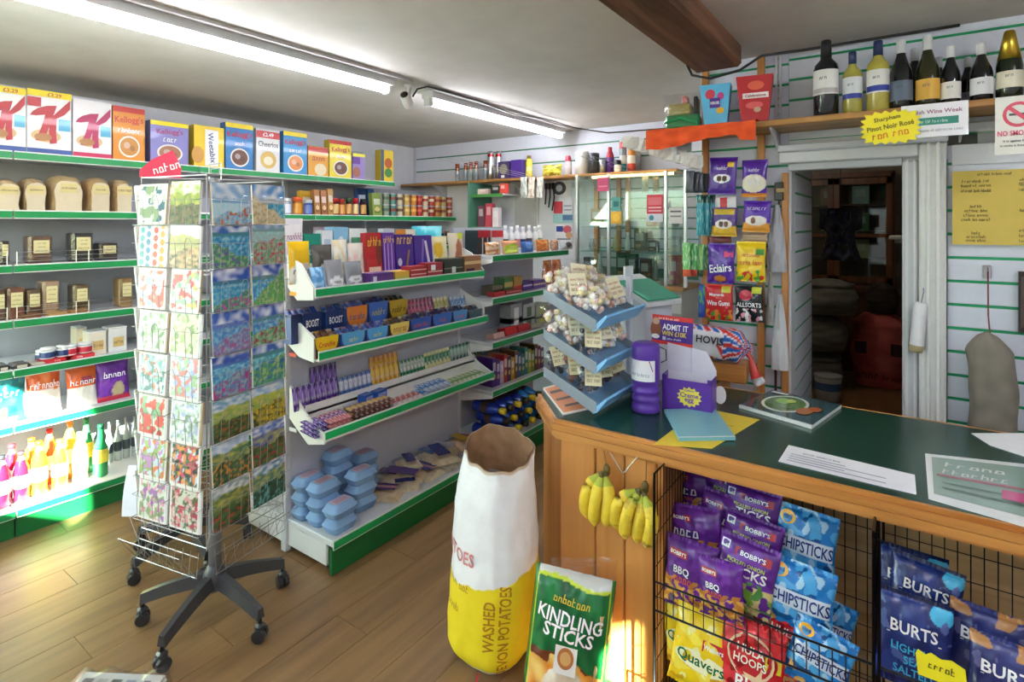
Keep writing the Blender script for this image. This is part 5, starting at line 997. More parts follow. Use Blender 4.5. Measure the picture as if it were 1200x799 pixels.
# ------------------------------------------------------------------ sack, kindling, bananas
def sack():
    def rad(a, v):
        base = .150 + .022 * sin(pi * min(1, v * 1.05)) ** .7 - .055 * max(0, (.12 - v) / .12) ** 2 - .02 * v
        return base * (1 + .06 * mnoise.noise(Vector((cos(a) * 1.4, sin(a) * 1.4, v * 3.2))) + .035 * mnoise.noise(Vector((cos(a) * 4, sin(a) * 4, v * 9))) + .10 * max(0, v - .8) * 5 * mnoise.noise(Vector((cos(a) * 2.5, sin(a) * 2.5, 8 + v * 4))))
    def fn(u, v, inn=0):
        a = 2 * pi * u; r = rad(a, v) - inn; lean = .035 * v
        top = .80 + .04 * sin(a - .65) + .022 * mnoise.noise(Vector((cos(a) * 2.2, sin(a) * 2.2, 4))); z = v * top
        sq = (abs(cos(a)) ** 3 + abs(sin(a)) ** 3) ** (-1 / 3) * .5 + .5
        return (r * cos(a) * sq + lean, r * sin(a) * sq * .92, z)
    def colr(u, v):
        n = .02 * mnoise.noise(Vector((u * 9, v * 3, 1)))
        if v > .985: return 'c9b49c'
        if v < .045 + n * .5: return 'eceef2'
        return 'f0d81c' if v < .47 + .05 * sin(2 * pi * u + 1) + n else 'f0f0f2'
    m = MB().grid(lambda u, v: fn(u, v), 90, 110, colr)
    m.grid(lambda u, v: fn(u, 1 - v * .22, .006 + .012 * v), 40, 8, lambda u, v: mix('a88260', '8a6848', .5 + mnoise.noise(Vector((u * 20, v * 6, 3)))), flip=True)
    m.face([fn(k / 30, .76, .01) for k in range(30)], '8a6a4c'); m.face([fn(k / 30, 0) for k in range(30)][::-1], 'e8e8e8')
    txs = []
    def onto(t, ang0, zc, hh, col, vert=False, maxw=None):
        vs, fs, tw, th = text_geo(t); k = hh / th; sx = 1
        if maxw and tw * k > maxw: sx = maxw / (tw * k)
        out = []
        for a, b in vs:
            a, b = a * k * sx, b * k
            if vert: a, b = -b, a
            z = zc + b; ang = ang0 + a / .165; p = Vector(fn((ang / (2 * pi)) % 1, min(.98, z / .8))); c = Vector((.035 * z / .8, 0, 0)); dd = Vector((p.x - c.x, p.y, 0)).normalized()
            out.append(tuple(p + dd * .003))
        txs.append(MB().mesh_in(out, fs, col))
    fa = R(-64)                                   # towards the camera
    onto('WASHED', fa + .05, .23, .042, 'b88010', True, .2); onto('DEVON POTATOES', fa + .38, .21, .042, 'b88010', True, .36)
    onto('POTATOES', fa - 1.15, .455, .05, 'd08080', False, .26); onto('~PACKED LTD', fa - .98, .345, .03, 'b89020'); onto('~DEVON', fa - 1.05, .25, .03, 'b89020')
    p = on_z(578, 768, 0)
    thing('potato_sack', 'open white and yellow paper potato sack leaning at the counter corner', 'sack', m, 'sack', (p.x - .01, p.y + .0, .001), 0, None, [('lettering', q, 'paper') for q in txs] + [('twine', MB().tube([(.04, -.13, .03), (.05, -.16, .004), (.045, -.175, .003)], .004, 'c83040', 6), 'cloth')])
sack()
def kindling():
    w_, h, t = .275, .46, .15
    def th(u, v): return t / 2 * max(0, 1 - abs(2 * u - 1) ** 3.2) ** .5 * max(0, 1 - abs(2 * v - 1) ** 5) ** .5 * (1 + .12 * mnoise.noise(Vector((u * 3, v * 4, 7)))) + .006 * mnoise.noise(Vector((u * 11, v * 12, 2)))
    X = lambda u: (u - .5) * w_
    def cf(u, v):
        n = mnoise.noise(Vector((u * 6, v * 7, 2)))
        if u < .05 or u > .95: return '2c7c3c' if .9 < u or u < .1 else 'd8dcd4'
        if v > .965 + .02 * sin(u * 6): return 'd4d8d4'
        if v > .945 + .02 * sin(u * 6) or u < .065 or u > .935: return 'c8dc40'
        if v > .50 - .25 * (u - .2) ** 2 * (1 if u > .3 else 3) + .02 * n: return mix('157a3c', '0f5c30', .5 + n)
        if (u - .5) ** 2 / .08 + (v - .18) ** 2 / .06 < 1: return mix('f2ead8', 'd8c0a0', max(0, .4 + n * 1.2))
        return mix('e08828', 'f0c870', max(0, .5 + n * 1.4)) if v < .44 + .1 * n else '6a3018'
    m = MB().grid(lambda u, v: (X(u), -th(u, v), v * h), 90, 130, cf).grid(lambda u, v: (X(u), th(u, v), v * h), 16, 20, 'd8c8a8', flip=True)
    sf = lambda x, z: -th(x / w_ + .5, z / h) - .004
    tx = MB(); tx.text('KINDLING', 0, h * .74, .042, sf, 'ffffff', maxw=w_ * .78, ang=R(-5)); tx.text('STICKS', .0, h * .645, .042, sf, 'ffffff', maxw=w_ * .6, ang=R(-5)); tx.text('~Homefire', -.0, h * .86, .026, sf, 'd8c840', maxw=w_ * .45, ang=R(-4))
    lb = MB().rect(-.036, .036, h * .38, h * .57, lambda x, z: -th(.5, .45) - .006, 'f4f0ec').ell(0, h * .49, .027, .034, -th(.5, .45) - .0068, 'b87038').ell(0, h * .49, .018, .022, -th(.5, .45) - .0075, 'd8a868')
    tp = MB().grid(lambda u, v: (X(.06 + .88 * u) * (1 - .1 * v) + .03 * v, -.012 + .03 * mnoise.noise(Vector((u * 5, v * 3, 1))) - .0, h * .965 + v * (.05 + .05 * u)), 16, 6, 'ffffff')
    sd = MB()
    for k in range(9): sd.tube([(w_ * .34 + .012 * (k % 3), -.05 + .012 * k, .02), (w_ * .36 + .01 * (k % 2), -.05 + .012 * k, h * .8)], .012, ['d8b888', 'c8a070', 'e0c49c'][k % 3], 4)
    thing('kindling_bag', 'green plastic bag of kindling sticks standing against the counter', 'bag', m, 'film', (on_y(655, 700, 1.62).x, 1.63, .002), Euler((R(-6), R(6), R(22))), None, [('lettering', tx, 'paper'), ('sticker', lb, 'paper'), ('clear_top', tp, 'wrap'), ('sticks', sd, 'food')])
kindling()
def banana(a, L, r, sp):
    """hangs from the crown, bowed away from the middle of the bunch and curling back in at the tip"""
    m = MB(); pts = []; n = 14
    for i in range(n + 1):
        t = i / n; pts.append((a * .022 * min(1, t * 3) + a * .012 * sin(pi * t), -.012 - .028 * sin(pi * min(1, t * .95)), -t * L))
    def tp(t): return .28 if t < .05 else .4 if t < .12 else max(.14, min(1, .45 + (t - .1) * 5) * (1 - max(0, t - .84) * 5))
    m.tube(pts, r, 'e0c030', 7, taper=tp)
    for k in range(len(m.f)):
        ring = (k // 7) / n; nz = mnoise.noise(Vector((k * 1.7, sp * 3, ring * 5)))
        m.c[k] = C('5a5020') if ring > .95 or ring < .03 else C('a8b038') if ring < .15 else mix('e2c634', '94702c', max(0, nz * sp))
    return m
def bunch(px, py, Y, n, label, spots, sz, lean):
    p = on_y(px, py, Y); o = thing('banana_bunch', label, 'bananas', None, loc=p)
    part('crown', MB().lathe([(.006, .012), (.013, 0), (.012, -.02), (.004, -.03)], 8, '6a5a24'), 'peel', o)
    for k in range(n):
        a = (k - (n - 1) / 2); part('banana', banana(a, sz * (1 - .03 * abs(a)), .0215, spots), 'peel', o, (a * .004, -.012 - .012 * (k % 2), -.006), (R(-2), R(lean * 9 - a * 3), 0))
bunch(711, 548, CY0 - .022, 3, 'green-tipped yellow banana bunch on the wire hook between panel boards', .25, .185, .8)
bunch(756, 568, CY0 - .022, 4, 'speckled ripe banana bunch hanging by the basket end', 1.1, .18, 1.2)
hk = MB(); a, b, c = on_y(705, 514, CY0 - .004), on_y(758, 522, CY0 - .004), on_y(732, 553, CY0 - .006)
hk.tube([a, on_y(711, 546, CY0 - .012)], .0016, '8a7040', 5); hk.tube([a, c + Vector((-.006, -.008, 0)), c + Vector((.006, -.012, .006)), b], .002, 'b0b0ac', 5); hk.tube([b, on_y(757, 562, CY0 - .012)], .0016, '8a7040', 5); pass
thing('hook_wire', 'bent metal hook wire fixed to the counter boards holding bananas', 'hook', hk, 'metal')

# ------------------------------------------------------------------ things on the counter
def sweet_stand():
    o = thing('tray_stand', 'three-tier blue tray stand of bagged sweets on the counter corner', 'stand', None)
    part('post', MB().box(-1.0, -.975, 2.30, 2.325, CTZ + .008, 1.42, 'd0d4dc', .004), 'paint', o); part('post', MB().box(-1.16, -1.135, 2.30, 2.325, CTZ + .008, 1.42, 'd0d4dc', .004), 'paint', o)
    part('base_plate', MB().box(-1.17, -.95, 2.28, 2.345, CTZ + .001, CTZ + .009, 'c8ccd4', .003), 'paint', o)
    for z in (1.275, 1.115, .965):
        xb, xf, y0, y1 = -1.175, -.955, 1.90, 2.29; zb = z + .085
        t = MB()
        t.mesh_in([(xb, y0, zb), (xf, y0, z - .02), (xf, y1, z - .02), (xb, y1, zb)], [(0, 1, 2, 3)], 'b4d8f4')
        tr = part('tray', t.prism([(xb, zb - .004), (xf, z - .024), (xf, z - .02), (xb, zb)], 'y', y0, y1, 'a4d2f4'), 'plastic', o, label='pale blue tray floor')
        part('front_lip', MB().prism([(xf - .004, z - .034), (xf + .014, z - .026), (xf + .056, z + .026), (xf + .05, z + .032), (xf, z - .012)], 'y', y0, y1, '86c8f6'), 'plastic', tr)
        for y in (y0, y1): part('side_panel', MB().prism([(xb, zb - .01), (xf, z - .03), (xf + .012, z - .02), (xf + .012, z + .012), (xb, zb + .03)], 'y', y - .003, y + .003, '8c98a4'), 'plastic', tr)
    return o
sweet_stand()
def sweet_pouch(w, h, t, cols, seed, lab):
    """see-through bag of sweets with a frilled open top"""
    rnd = random.Random(seed); m = MB()
    for k in range(46):
        u, v = rnd.uniform(.1, .9), rnd.uniform(.03, .66); r = rnd.uniform(.010, .015); c = cols[rnd.randrange(len(cols))]
        dp = t * .42 * max(.2, 1 - abs(2 * u - 1) ** 2) ** .5
        q = MB().lathe([(0, -r), (r * .75, -r * .66), (r, 0), (r * .75, r * .66), (0, r)], 6, c); q.xf(Matrix.Translation(((u - .5) * w * .92, rnd.uniform(-dp, dp), v * h + r)) @ Matrix.Rotation(rnd.uniform(0, 3), 4, 'X')); m.mesh_in(q.v, q.f, c, True)
    wr = MB().grid(lambda u, v: ((u - .5) * w * (1 + .1 * sin(v * 5 + seed)), -t * .55 * max(0, 1 - (2 * u - 1) ** 2) ** .5 * (1 if v < .7 else 1 - (v - .7) * 2) - .006 * mnoise.noise(Vector((u * 9 + seed, v * 7, 1))), v * h + (.02 * mnoise.noise(Vector((u * 7, seed, 2))) if v == 1 else 0)), 12, 12, 'ffffff')
    0 and wr.grid(lambda u, v: ((u - .5) * w * (1 + .1 * sin(v * 5 + seed)), t * .5 * max(0, 1 - (2 * u - 1) ** 2) ** .5 * (1 if v < .7 else 1 - (v - .7) * 2), v * h), 8, 8, 'ffffff')
    lb = None
    if lab:
        lb = MB(); lb.poly([(-w * .32, h * .2), (w * .32, h * .2), (w * .32, h * .78), (-w * .32, h * .78)], -t * .58, lab)
        for q in range(3): lb.text(['~Marsh mallow', '~sweet shop', '~one bag'][q], 0, h * (.62 - q * .14), .012, -t * .58 - .0006, ['c06848', '906030', 'a08050'][q], maxw=w * .5)
    return m.mesh('sweets', 'food'), wr.mesh('pouch', 'wrap'), lb.mesh('label', 'paper') if lab else None
PCH = [sweet_pouch(.125, .15, .07, ['fff2e4', 'ffdcc8', 'fff8ee', 'f8e8b0', 'ffc8b8'], 1, None), sweet_pouch(.12, .16, .07, ['fff6ee', 'fbd0bc', 'fbe6d4', 'f8dc9c'], 2, 'f8efce'), sweet_pouch(.11, .14, .06, ['3c2c38', '58404c', '2c2028'], 3, 'f2e6ba'), sweet_pouch(.12, .14, .06, ['8c5c50', 'b87868', '683c44'], 4, 'f0e2b0')]
PNM = ['plain pastel marshmallow', 'labelled pink and white bonbon', 'dark liquorice', 'brown toffee']
for tier, z in enumerate((1.275, 1.115, .965)):
    for r in range(3):
        for c in range(3):
            k = [[0, 1, 0], [1, 0, 2], [2, 3, 2]][tier][(c + r) % 3]
            if tier == 1 and r < 2: k = (c + r) % 2
            x = -1.125 + r * .062; y = 1.965 + c * .125 + .012 * (r % 2); fl = z + .085 - (.105) * ((x + 1.175) / .22)
            me = PCH[k]
            o = thing('sweet_pouch', '%s pouch in the %s tray, %s' % (PNM[k], ['top', 'middle', 'lowest'][tier], ['against its raised back', 'midway down its slope', 'behind its blue lip'][r]), 'sweet bag', me[0], 'food', (x, y, fl + .014), (R(-34 + 6 * ((c + r) % 3)), R(7 * ((c * 2 + r) % 3 - 1)), QR - .75 + .22 * ((r * 3 + c) % 3)), 'sweet pouches in the tray stand')
            link('pouch', me[1], o)
            if me[2]: link('label', me[2], o)
def leaflet(name, pts, z, col, label, cat, th=.0015, mat='paper', deco=None, curl=0):
    P = [on_z(x, y, z) for x, y in pts]; c = sum(P, Vector()) / len(P); m = MB()
    m.prism([((p - c).x, (p - c).y) for p in P], 'z', 0, th, col)
    if deco:
        # deco in 0..1 of the quad (first edge = u)
        q = [Vector(((p - c).x, (p - c).y)) for p in P]
        def at(u, v): a = q[0].lerp(q[1], u); b = q[3].lerp(q[2], u); return a.lerp(b, v)
        for k, d in enumerate(deco):
            zz = th + .0004 * (k + 1)
            if d[0] == 'r': pts2 = [at(d[1], d[3]), at(d[2], d[3]), at(d[2], d[4]), at(d[1], d[4])]
            elif d[0] == 'e': pts2 = [at(d[1] + d[3] * cos(2 * pi * j / 20), d[2] + d[4] * sin(2 * pi * j / 20)) for j in range(20)]
            elif d[0] == 't':
                vs, fs, tw, th_ = text_geo(d[1]); W2, H2 = d[4], d[5]
                m.mesh_in([(*at(d[2] + vx / tw * W2, d[3] + vy / th_ * H2), zz) for vx, vy in vs], fs, d[6]); continue
            m.face([(p.x, p.y, zz) for p in pts2], d[5])
    return thing(name, label, cat, m, mat, (c.x, c.y, z + .0004))
T0 = CTZ + .0005
leaflet('magazine', [(636, 456), (667, 448), (700, 478), (660, 487)], T0, 'f4f0ec', 'orange covered magazine fanned beneath the tray stand', 'magazine', .006, deco=[('r', .03, .97, .05, .97, 'd88858'), ('r', .1, .9, .2, .3, '5a4030'), ('r', .1, .9, .5, .58, '6a4838'), ('r', .2, .95, .75, .82, '4c3830')])
leaflet('price_list', [(766, 521), (834, 526), (890, 492), (822, 478)], T0, 'e6c93c', 'yellow handwritten price sheet under the teal book', 'paper', deco=[('t', t, .62, .2 + .09 * k, .4, .035, '5a4a1c') for k, t in enumerate(('~Opening hours', '~Monday 8 to 5', '~Tuesday 8 to 5', '~Friday 8 to 5', '~Saturday 8 to 1', '~Sunday 9 to 12'))])
leaflet('exercise_book', [(796, 517), (862, 516), (838, 482), (778, 483)], T0 + .002, '7cb8c4', 'teal covered book lying on the yellow sheet', 'book', .012, 'card', [('r', .0, 1, .0, .025, 'f0f0ec')])
o = leaflet('magazine', [(866, 478), (951, 503), (986, 478), (905, 460)], T0, 'f0f0ee', 'food magazine with a green salad plate on the cover', 'magazine', .012, 'gloss',
        [('r', .0, 1, .03, 1, '3c5c60'), ('e', .42, .52, .3, .38, 'e8e8e0'), ('e', .42, .52, .26, .33, '5c8c34'), ('e', .36, .6, .1, .12, '88b848'), ('e', .5, .42, .08, .1, '3c6824'), ('e', .45, .66, .06, .08, 'c8d870'), ('e', .74, .4, .1, .14, 'c07848'), ('e', .82, .55, .08, .1, 'b86038'), ('r', .05, .3, .85, .92, 'd8e0d8')])
leaflet('notice_sheet', [(912, 541), (1074, 580), (1072, 557), (924, 522)], T0, 'ecebf0', 'white printed notice in a plastic sleeve along the counter edge', 'paper', deco=[('t', '~Local Deliveries', .3, .72, .3, .1, '303038')] + [('r', .06, .5 + .3 * (k % 2), .52 - .13 * k, .56 - .13 * k, '9a98a8') for k in range(4)])
leaflet('poster', [(1088, 585), (1215, 622), (1215, 546), (1084, 532)], T0, 'e8eaea', 'glossy flyer with grey green print beside the white notice', 'poster', .002, 'gloss', [('r', .06, 1, .12, .93, '88a094'), ('t', '~STEAM', .45, .78, .55, .1, 'd8dcd8'), ('t', '~RAILWAY', .45, .62, .6, .1, 'd0d4d0'), ('r', .1, .9, .5, .54, 'a86070'), ('r', .15, .9, .36, .39, '60786c'), ('r', .15, .9, .26, .29, '60786c'), ('r', .7, 1, .3, .45, 'c85888')])
leaflet('paper_sheet', [(1160, 522), (1215, 540), (1215, 508), (1138, 508)], T0, 'f2f2f4', 'plain white sheet near the counter back edge', 'paper')
# collection tin
tp_ = on_z(758, 486, CTZ)
prof = [(.050, 0), (.054, .006), (.054, .026), (.044, .035), (.054, .045), (.054, .058), (.044, .067), (.054, .077), (.054, .09), (.044, .099), (.054, .109), (.054, .25), (.050, .262), (.040, .266), (0, .266)]
lbt = band([(.054, 0), (.054, .3)], .125, .205, 'f2f0f4', 24, 3, (200, 330)); 
for k in range(5):
    a = R(318 - k * 3); lbt.face([(.0556 * cos(a + s), .0556 * sin(a + s), .165 + .008 * k + q) for s, q in ((-.04, 0), (.04, 0), (.04, .007), (-.04, .007))], ['c83878', '6a3ca8', '3c58b0', 'd86040', '8c48a0'][k])
vs, fs, tw, th_ = text_geo('~Hospiscare'); lbt.mesh_in([(.0556 * cos(R(262) + x / tw * .085 / .055), .0556 * sin(R(262) + x / tw * .085 / .055), .15 + y / th_ * .014) for x, y in vs], fs, '8c98b0')
thing('collection_tin', 'purple ribbed charity collection bottle with a white label on the counter', 'collection tin', MB().lathe(prof, 24, '5c34a0'), 'plastic', (tp_.x - .022, tp_.y + .045, CTZ + .001), 0, None, [('label', lbt, 'paper'), ('strap', MB().tube([(.05, .02, .25), (.07, .03, .24), (.072, .03, .2), (.054, .02, .19)], .0025, '202028', 5), 'plastic')])
# chocolate egg display box
ep = on_z(805, 487, CTZ)
def egg_display():
    o = thing('counter_display', 'purple counter box for chocolate eggs with tall white backing card', 'display box', None, loc=(ep.x - .012, ep.y + .034, CTZ + .001), rot=(0, 0, R(4)))
    w_, h, d = .19, .135, .08; m = MB().box(-w_ / 2, w_ / 2, 0, .003, 0, h * .9, '5a2a9c').box(-w_ / 2, -w_ / 2 + .003, 0, d, 0, h, '5a2a9c').box(w_ / 2 - .003, w_ / 2, 0, d, 0, h, '5a2a9c').box(-w_ / 2, w_ / 2, d - .003, d, 0, h, 'eeeaf4').box(-w_ / 2, w_ / 2, 0, d, 0, .003, '5a2a9c').box(-w_ / 2, -w_ / 2 + .018, 0, .003, h * .84, h, '5a2a9c').box(w_ / 2 - .018, w_ / 2, 0, .003, h * .84, h, '5a2a9c')
    part('box_body', m, 'card', o)
    st = MB(); pts = []
    for k in range(28): r = .042 if k % 2 else .033; a = 2 * pi * k / 28; pts.append((r * 1.15 * cos(a) + .01, r * .95 * sin(a) + .06))
    st.poly(pts, -.0006, 'f0dc4c'); st.text('Cadbury', .01, .084, .011, -.0012, '5a2a9c', maxw=.05); st.text('Creme', .01, .067, .019, -.0012, '5a2a9c', maxw=.07); st.text('egg', .01, .045, .019, -.0012, '5a2a9c', maxw=.05)
    part('emblem', st, 'card', o)
    part('backing_card', MB().prism([(-w_ / 2, h * .8), (w_ / 2, h * .8), (w_ / 2 - .0, h + .02), (w_ / 2 - .035, h + .09), (-w_ / 2, h + .11)], 'y', d - .002, d + .001, 'e4e0f0').box(-.001, .001, d - .004, d - .002, h, h + .1, 'c8c4d8'), 'card', o)
    part('side_flap', MB().ell(w_ / 2 + .012, .06, .022, .035, .09, 'eceaf2').ell(w_ / 2 + .012, .06, .022, .035, .092, 'eceaf2'), 'card', o)
    a = [('r', 0, 1, .84, 1, 'd8302c'), ('r', 0, 1, 0, .12, 'd8302c'), ('e', .1, .5, .14, .3, '8a4c30'), ('e', .1, .78, .09, .12, 'c8a080'), ('e', .1, .25, .1, .08, 'f0ece8'), ('t', '~how do you eat yours', .42, .9, .07, 'ffffff', .5), ('t', 'ADMIT IT', .58, .62, .2, 'ffffff', .62), ('t', 'WIN £10K', .56, .4, .17, 'f0d830', .6), ('r', .28, .36, .16, .28, 'c8c8e0'), ('t', '~enter online', .56, .22, .07, 'ffffff', .35)]
    s = part('header_sign', carton(.165, .002, .118, '4a2490', a), 'card', o, (-.08, d + .004, h + .100), (0, R(2), 0), label='purple and red win sign')
egg_display()
# grey terminal stand with a green lid, behind the trays
def terminal():
    p = on_z(742, 470, CTZ); x, y = -1.02, 2.55
    o = thing('lottery_stand', 'pale grey play station with a sloping green lid behind the tray stand', 'stand', None, loc=(x, y, CTZ + .001), rot=(0, 0, R(-20)))
    part('body', MB().prism([(-.08, 0), (.10, 0), (.10, .36), (-.06, .44), (-.08, .44)], 'y', -.09, .09, 'c9cad4'), 'plastic', o)
    part('lid', MB().prism([(-.13, .452), (.13, .352), (.135, .372), (-.125, .474)], 'y', -.12, .12, 'e6e8ea'), 'plastic', o); part('lid_pad', MB().prism([(-.06, .451), (.128, .378), (.13, .384), (-.058, .457)], 'y', -.112, .112, '3c9c80'), 'plastic', o)
    part('clip', MB().box(-.10, -.085, -.03, .03, .45, .52, 'd4d8dc', .003), 'plastic', o)
terminal()
# bread on a wooden block at the end of the counter
br = MB(); bw, bh = .31, .14
def brf(u, v):
    a = 2 * pi * v; r = (abs(cos(a)) ** 4 + abs(sin(a)) ** 4) ** (-.25); s = min(1, (u / .08) ** .5 if u < .08 else 1, max(.25, (1 - u) / .2) if u > .8 else 1); nz = .006 * mnoise.noise(Vector((u * 8, v * 9, 1)))
    return ((u - .5) * bw, -r * .062 * s * cos(a) + nz, .074 + r * .072 * s * sin(a) + nz)
def brc(u, v):
    f = min(v, 1 - v)                              # 0 in the middle of the front
    if u < .05: return 'e8e8ee'
    if u < .58 and f < .12 and u < .5 + f: return 'f4f4f8'
    du, dv = (u - 1.02), (((v + .5) % 1) - .5) * 1.6
    q = (math.atan2(dv, -du) / (pi) * 7.0) % 1
    if u < .6: q = (u * 4.2 + dv * 3.0) % 1
    return 'd83c38' if q < .34 else 'f4f4f8' if q < .47 else '2c68c0' if q < .87 else 'f4f4f8'
br.grid(brf, 70, 70, brc)
bo = thing('bread_loaf', 'wrapped sliced loaf in red, white and blue flag print on the counter return', 'bread', br, 'film', on_y(843, 428, 2.74) + Vector((0, 0, -.0)), (0, R(4), R(8)))
bo.location = (on_y(840, 428, 2.72).x, 2.72, CTZ + .092)
part('lettering', MB().text('HOVIS', -.03, .095, .036, -.071, '202028', maxw=.12), 'paper', bo)
part('twist_end', MB().tube([(.12, 0, .06), (.15, -.02, .03), (.165, -.03, -.02), (.18, -.035, -.05)], .028, 'd84c44', 8, taper=lambda t: [.5, .4, .7, 1][int(t * 3)]).tube([(.175, -.033, -.045), (.195, -.03, -.075)], .026, 'eceaf0', 8), 'film', bo)
thing('wooden_block', 'oak block raising the flag print loaf above the counter return', 'block', MB().box(-.14, .15, -.08, .09, 0, .082, 'a8733c', .006), 'oak_x', (on_y(836, 428, 2.72).x, 2.73, CTZ + .001), R(8))
# ------------------------------------------------------------------ hanging sweet bags on the slatted pier
def hang(x0, x1, y0, y1, Y, base, art, tx, label, cat='sweet bag', name='sweet_bag', t=.035, header=None, group='sweet bags hung on the pier'):
    a, b = on_y(x0, y1, Y), on_y(x1, y1, Y); top = on_y((x0 + x1) / 2, y0, Y); w_, h = b.x - a.x, top.z - (a.z + b.z) / 2
    o = thing(name, label, cat, pillow(w_ * .97, h, t, base, art, tx, 40, 46, seed=x0 * .07 + y0 * .03), 'film', ((a.x + b.x) / 2, Y, (a.z + b.z) / 2), (R(-3), R((x0 % 5 - 2) * 1.2), 0), group)
    part('hanger', MB().tube([(0, .004, h * .97), (0, YW - Y - .012, h * .99)], .0018, 'c8c8cc', 5), 'metal', o); return o
PV = '4c2090'
hang(829, 863, 184, 228, 2.90, PV, [('e', .5, .42, .32, .12, 'ece8f0'), ('e', .4, .42, .1, .08, '4a2820'), ('e', .6, .42, .1, .08, '4a2820'), ('r', .7, .92, .72, .86, 'e0b830')], [('t', '~giant', .5, .7, .1, 'd8c8ec')], 'purple button bag with two brown discs, upper pair')
hang(868, 899, 187, 231, 2.92, '522898', [('e', .5, .36, .5, .24, 'e0d8c4'), ('e', .36, .4, .12, .1, 'd8d4d0'), ('e', .64, .4, .12, .1, 'd8d4d0'), ('r', 0, 1, 0, .1, 'd88830')], [('t', '~giant', .5, .72, .1, 'd8c8ec')], 'purple button bag with pale swirl and white discs')
hang(833, 864, 243, 277, 2.94, '46207c', [('r', 0, 1, 0, .35, 'd8ac30'), ('e', .5, .42, .34, .16, 'e8e0d8'), ('e', .4, .42, .1, .1, '4a2820'), ('e', .6, .42, .1, .1, '6a3c28'), ('r', .1, .9, .75, .95, 'd0b040')], [], 'purple and gold bag in the second pair')
hang(869, 903, 235, 272, 2.94, '5428a0', [('r', 0, 1, 0, .3, 'e09a38'), ('e', .5, .36, .4, .16, 'ece4dc'), ('e', .4, .36, .1, .1, '6a3828')], [('t', '~caramel', .5, .74, .1, 'e0d4f0')], 'purple and orange caramel bag in the second pair')
hang(828, 861, 285, 332, 2.92, PV, [('n', 5, .2, '6a3cb0', 2, 0, 1), ('e', .5, .12, .22, .08, 'c8802c')], [('t', 'Eclairs', .5, .38, .2, 'ffffff', .8, 8), ('r', .62, .95, .66, .8, 'd83878')], 'purple toffee bag with white script')
hang(862, 898, 283, 330, 2.92, 'f0cc1c', [('n', 5, .15, 'd83828', 3, .0, .3), ('n', 6, .2, '58a838', 6, 0, .3), ('r', .68, .96, .66, .82, '48983c')], [('t', '~Rowntrees', .5, .66, .09, 'd03028', .6), ('t', '~Jelly Tots', .5, .48, .13, 'd84838', .8)], 'yellow fruit jelly bag')
hang(826, 860, 333, 375, 2.90, 'c82424', [('n', 5, .15, '58983c', 3, 0, .3), ('n', 6, .1, 'e08c2c', 7, 0, .3), ('r', .62, .94, .78, .94, 'd8d040')], [('t', 'Maynards', .45, .7, .1, 'ffffff', .6), ('t', 'Wine Gums', .5, .48, .14, 'ffffff', .8)], 'red wine gum bag in the lowest pair')
hang(861, 896, 334, 377, 2.90, '1c1c20', [('n', 5, .15, 'e8a8b8', 3, 0, .35), ('n', 6, .2, 'f0f0f0', 7, 0, .35), ('r', .62, .94, .78, .94, 'c8d040'), ('e', .4, .72, .24, .14, 'c83048')], [('t', 'ALLSORTS', .5, .46, .12, 'ffffff', .85)], 'black liquorice bag in the lowest pair')
hang(836, 864, 230, 245, 2.97, 'f0eef0', [('r', .3, .6, .1, .9, 'c83040')], [], 'white packet with a red mark between the button bags', t=.02)
hang(830, 858, 277, 285, 2.98, '7a2c30', [], [], 'thin maroon packet above the toffee bag', t=.015)
hang(868, 900, 272, 283, 2.98, 'b89878', [], [], 'thin tan packet above the fruit jelly bag', t=.015)
for k in range(4): hang(803 + k * 6, 813 + k * 6, 200 + k, 226, 2.88 + .03 * k, ['50545c', '3c4048', '686c78', '44484c'][k], [], [], '%s sock packet at the pier edge' % ['grey', 'dark grey', 'pale grey', 'iron grey'][k], 'packet', 'packet', .02)
for k in range(3): hang(816 + k * 6, 825 + k * 6, 228, 276, 2.90 + .03 * k, ['1c8c9c', '2898a8', '1c7c90'][k], [('r', 0, 1, .8, 1, '183c28'), ('n', 5, .2, '70c0c0', k, 0, 1)], [], '%s sweet tube hung beside the gold bag' % ['teal', 'turquoise', 'sea blue'][k], 'sweet bag', 'sweet_bag', .02)
for k in range(4): hang(800 + k * 7, 810 + k * 7, 284 + k, 324, 2.89 + .03 * k, ['6cb860', '4ca458', '84c470', '58a868'][k], [('n', 5, .1, 'a8dca0', k, 0, 1), ('r', 0, 1, 0, .2, ['d86040', 'c84838', '385840', 'd89040'][k])], [], '%s sour sweet tube beside the toffee bag' % ['light green', 'mid green', 'lime green', 'sage green'][k], 'sweet bag', 'sweet_bag', .02)
hang(818, 828, 333, 372, 2.94, '2c58b8', [('n', 4, .1, '48a058', 2, .4, 1)], [], 'blue and green packet edge-on by the wine gums', t=.02)
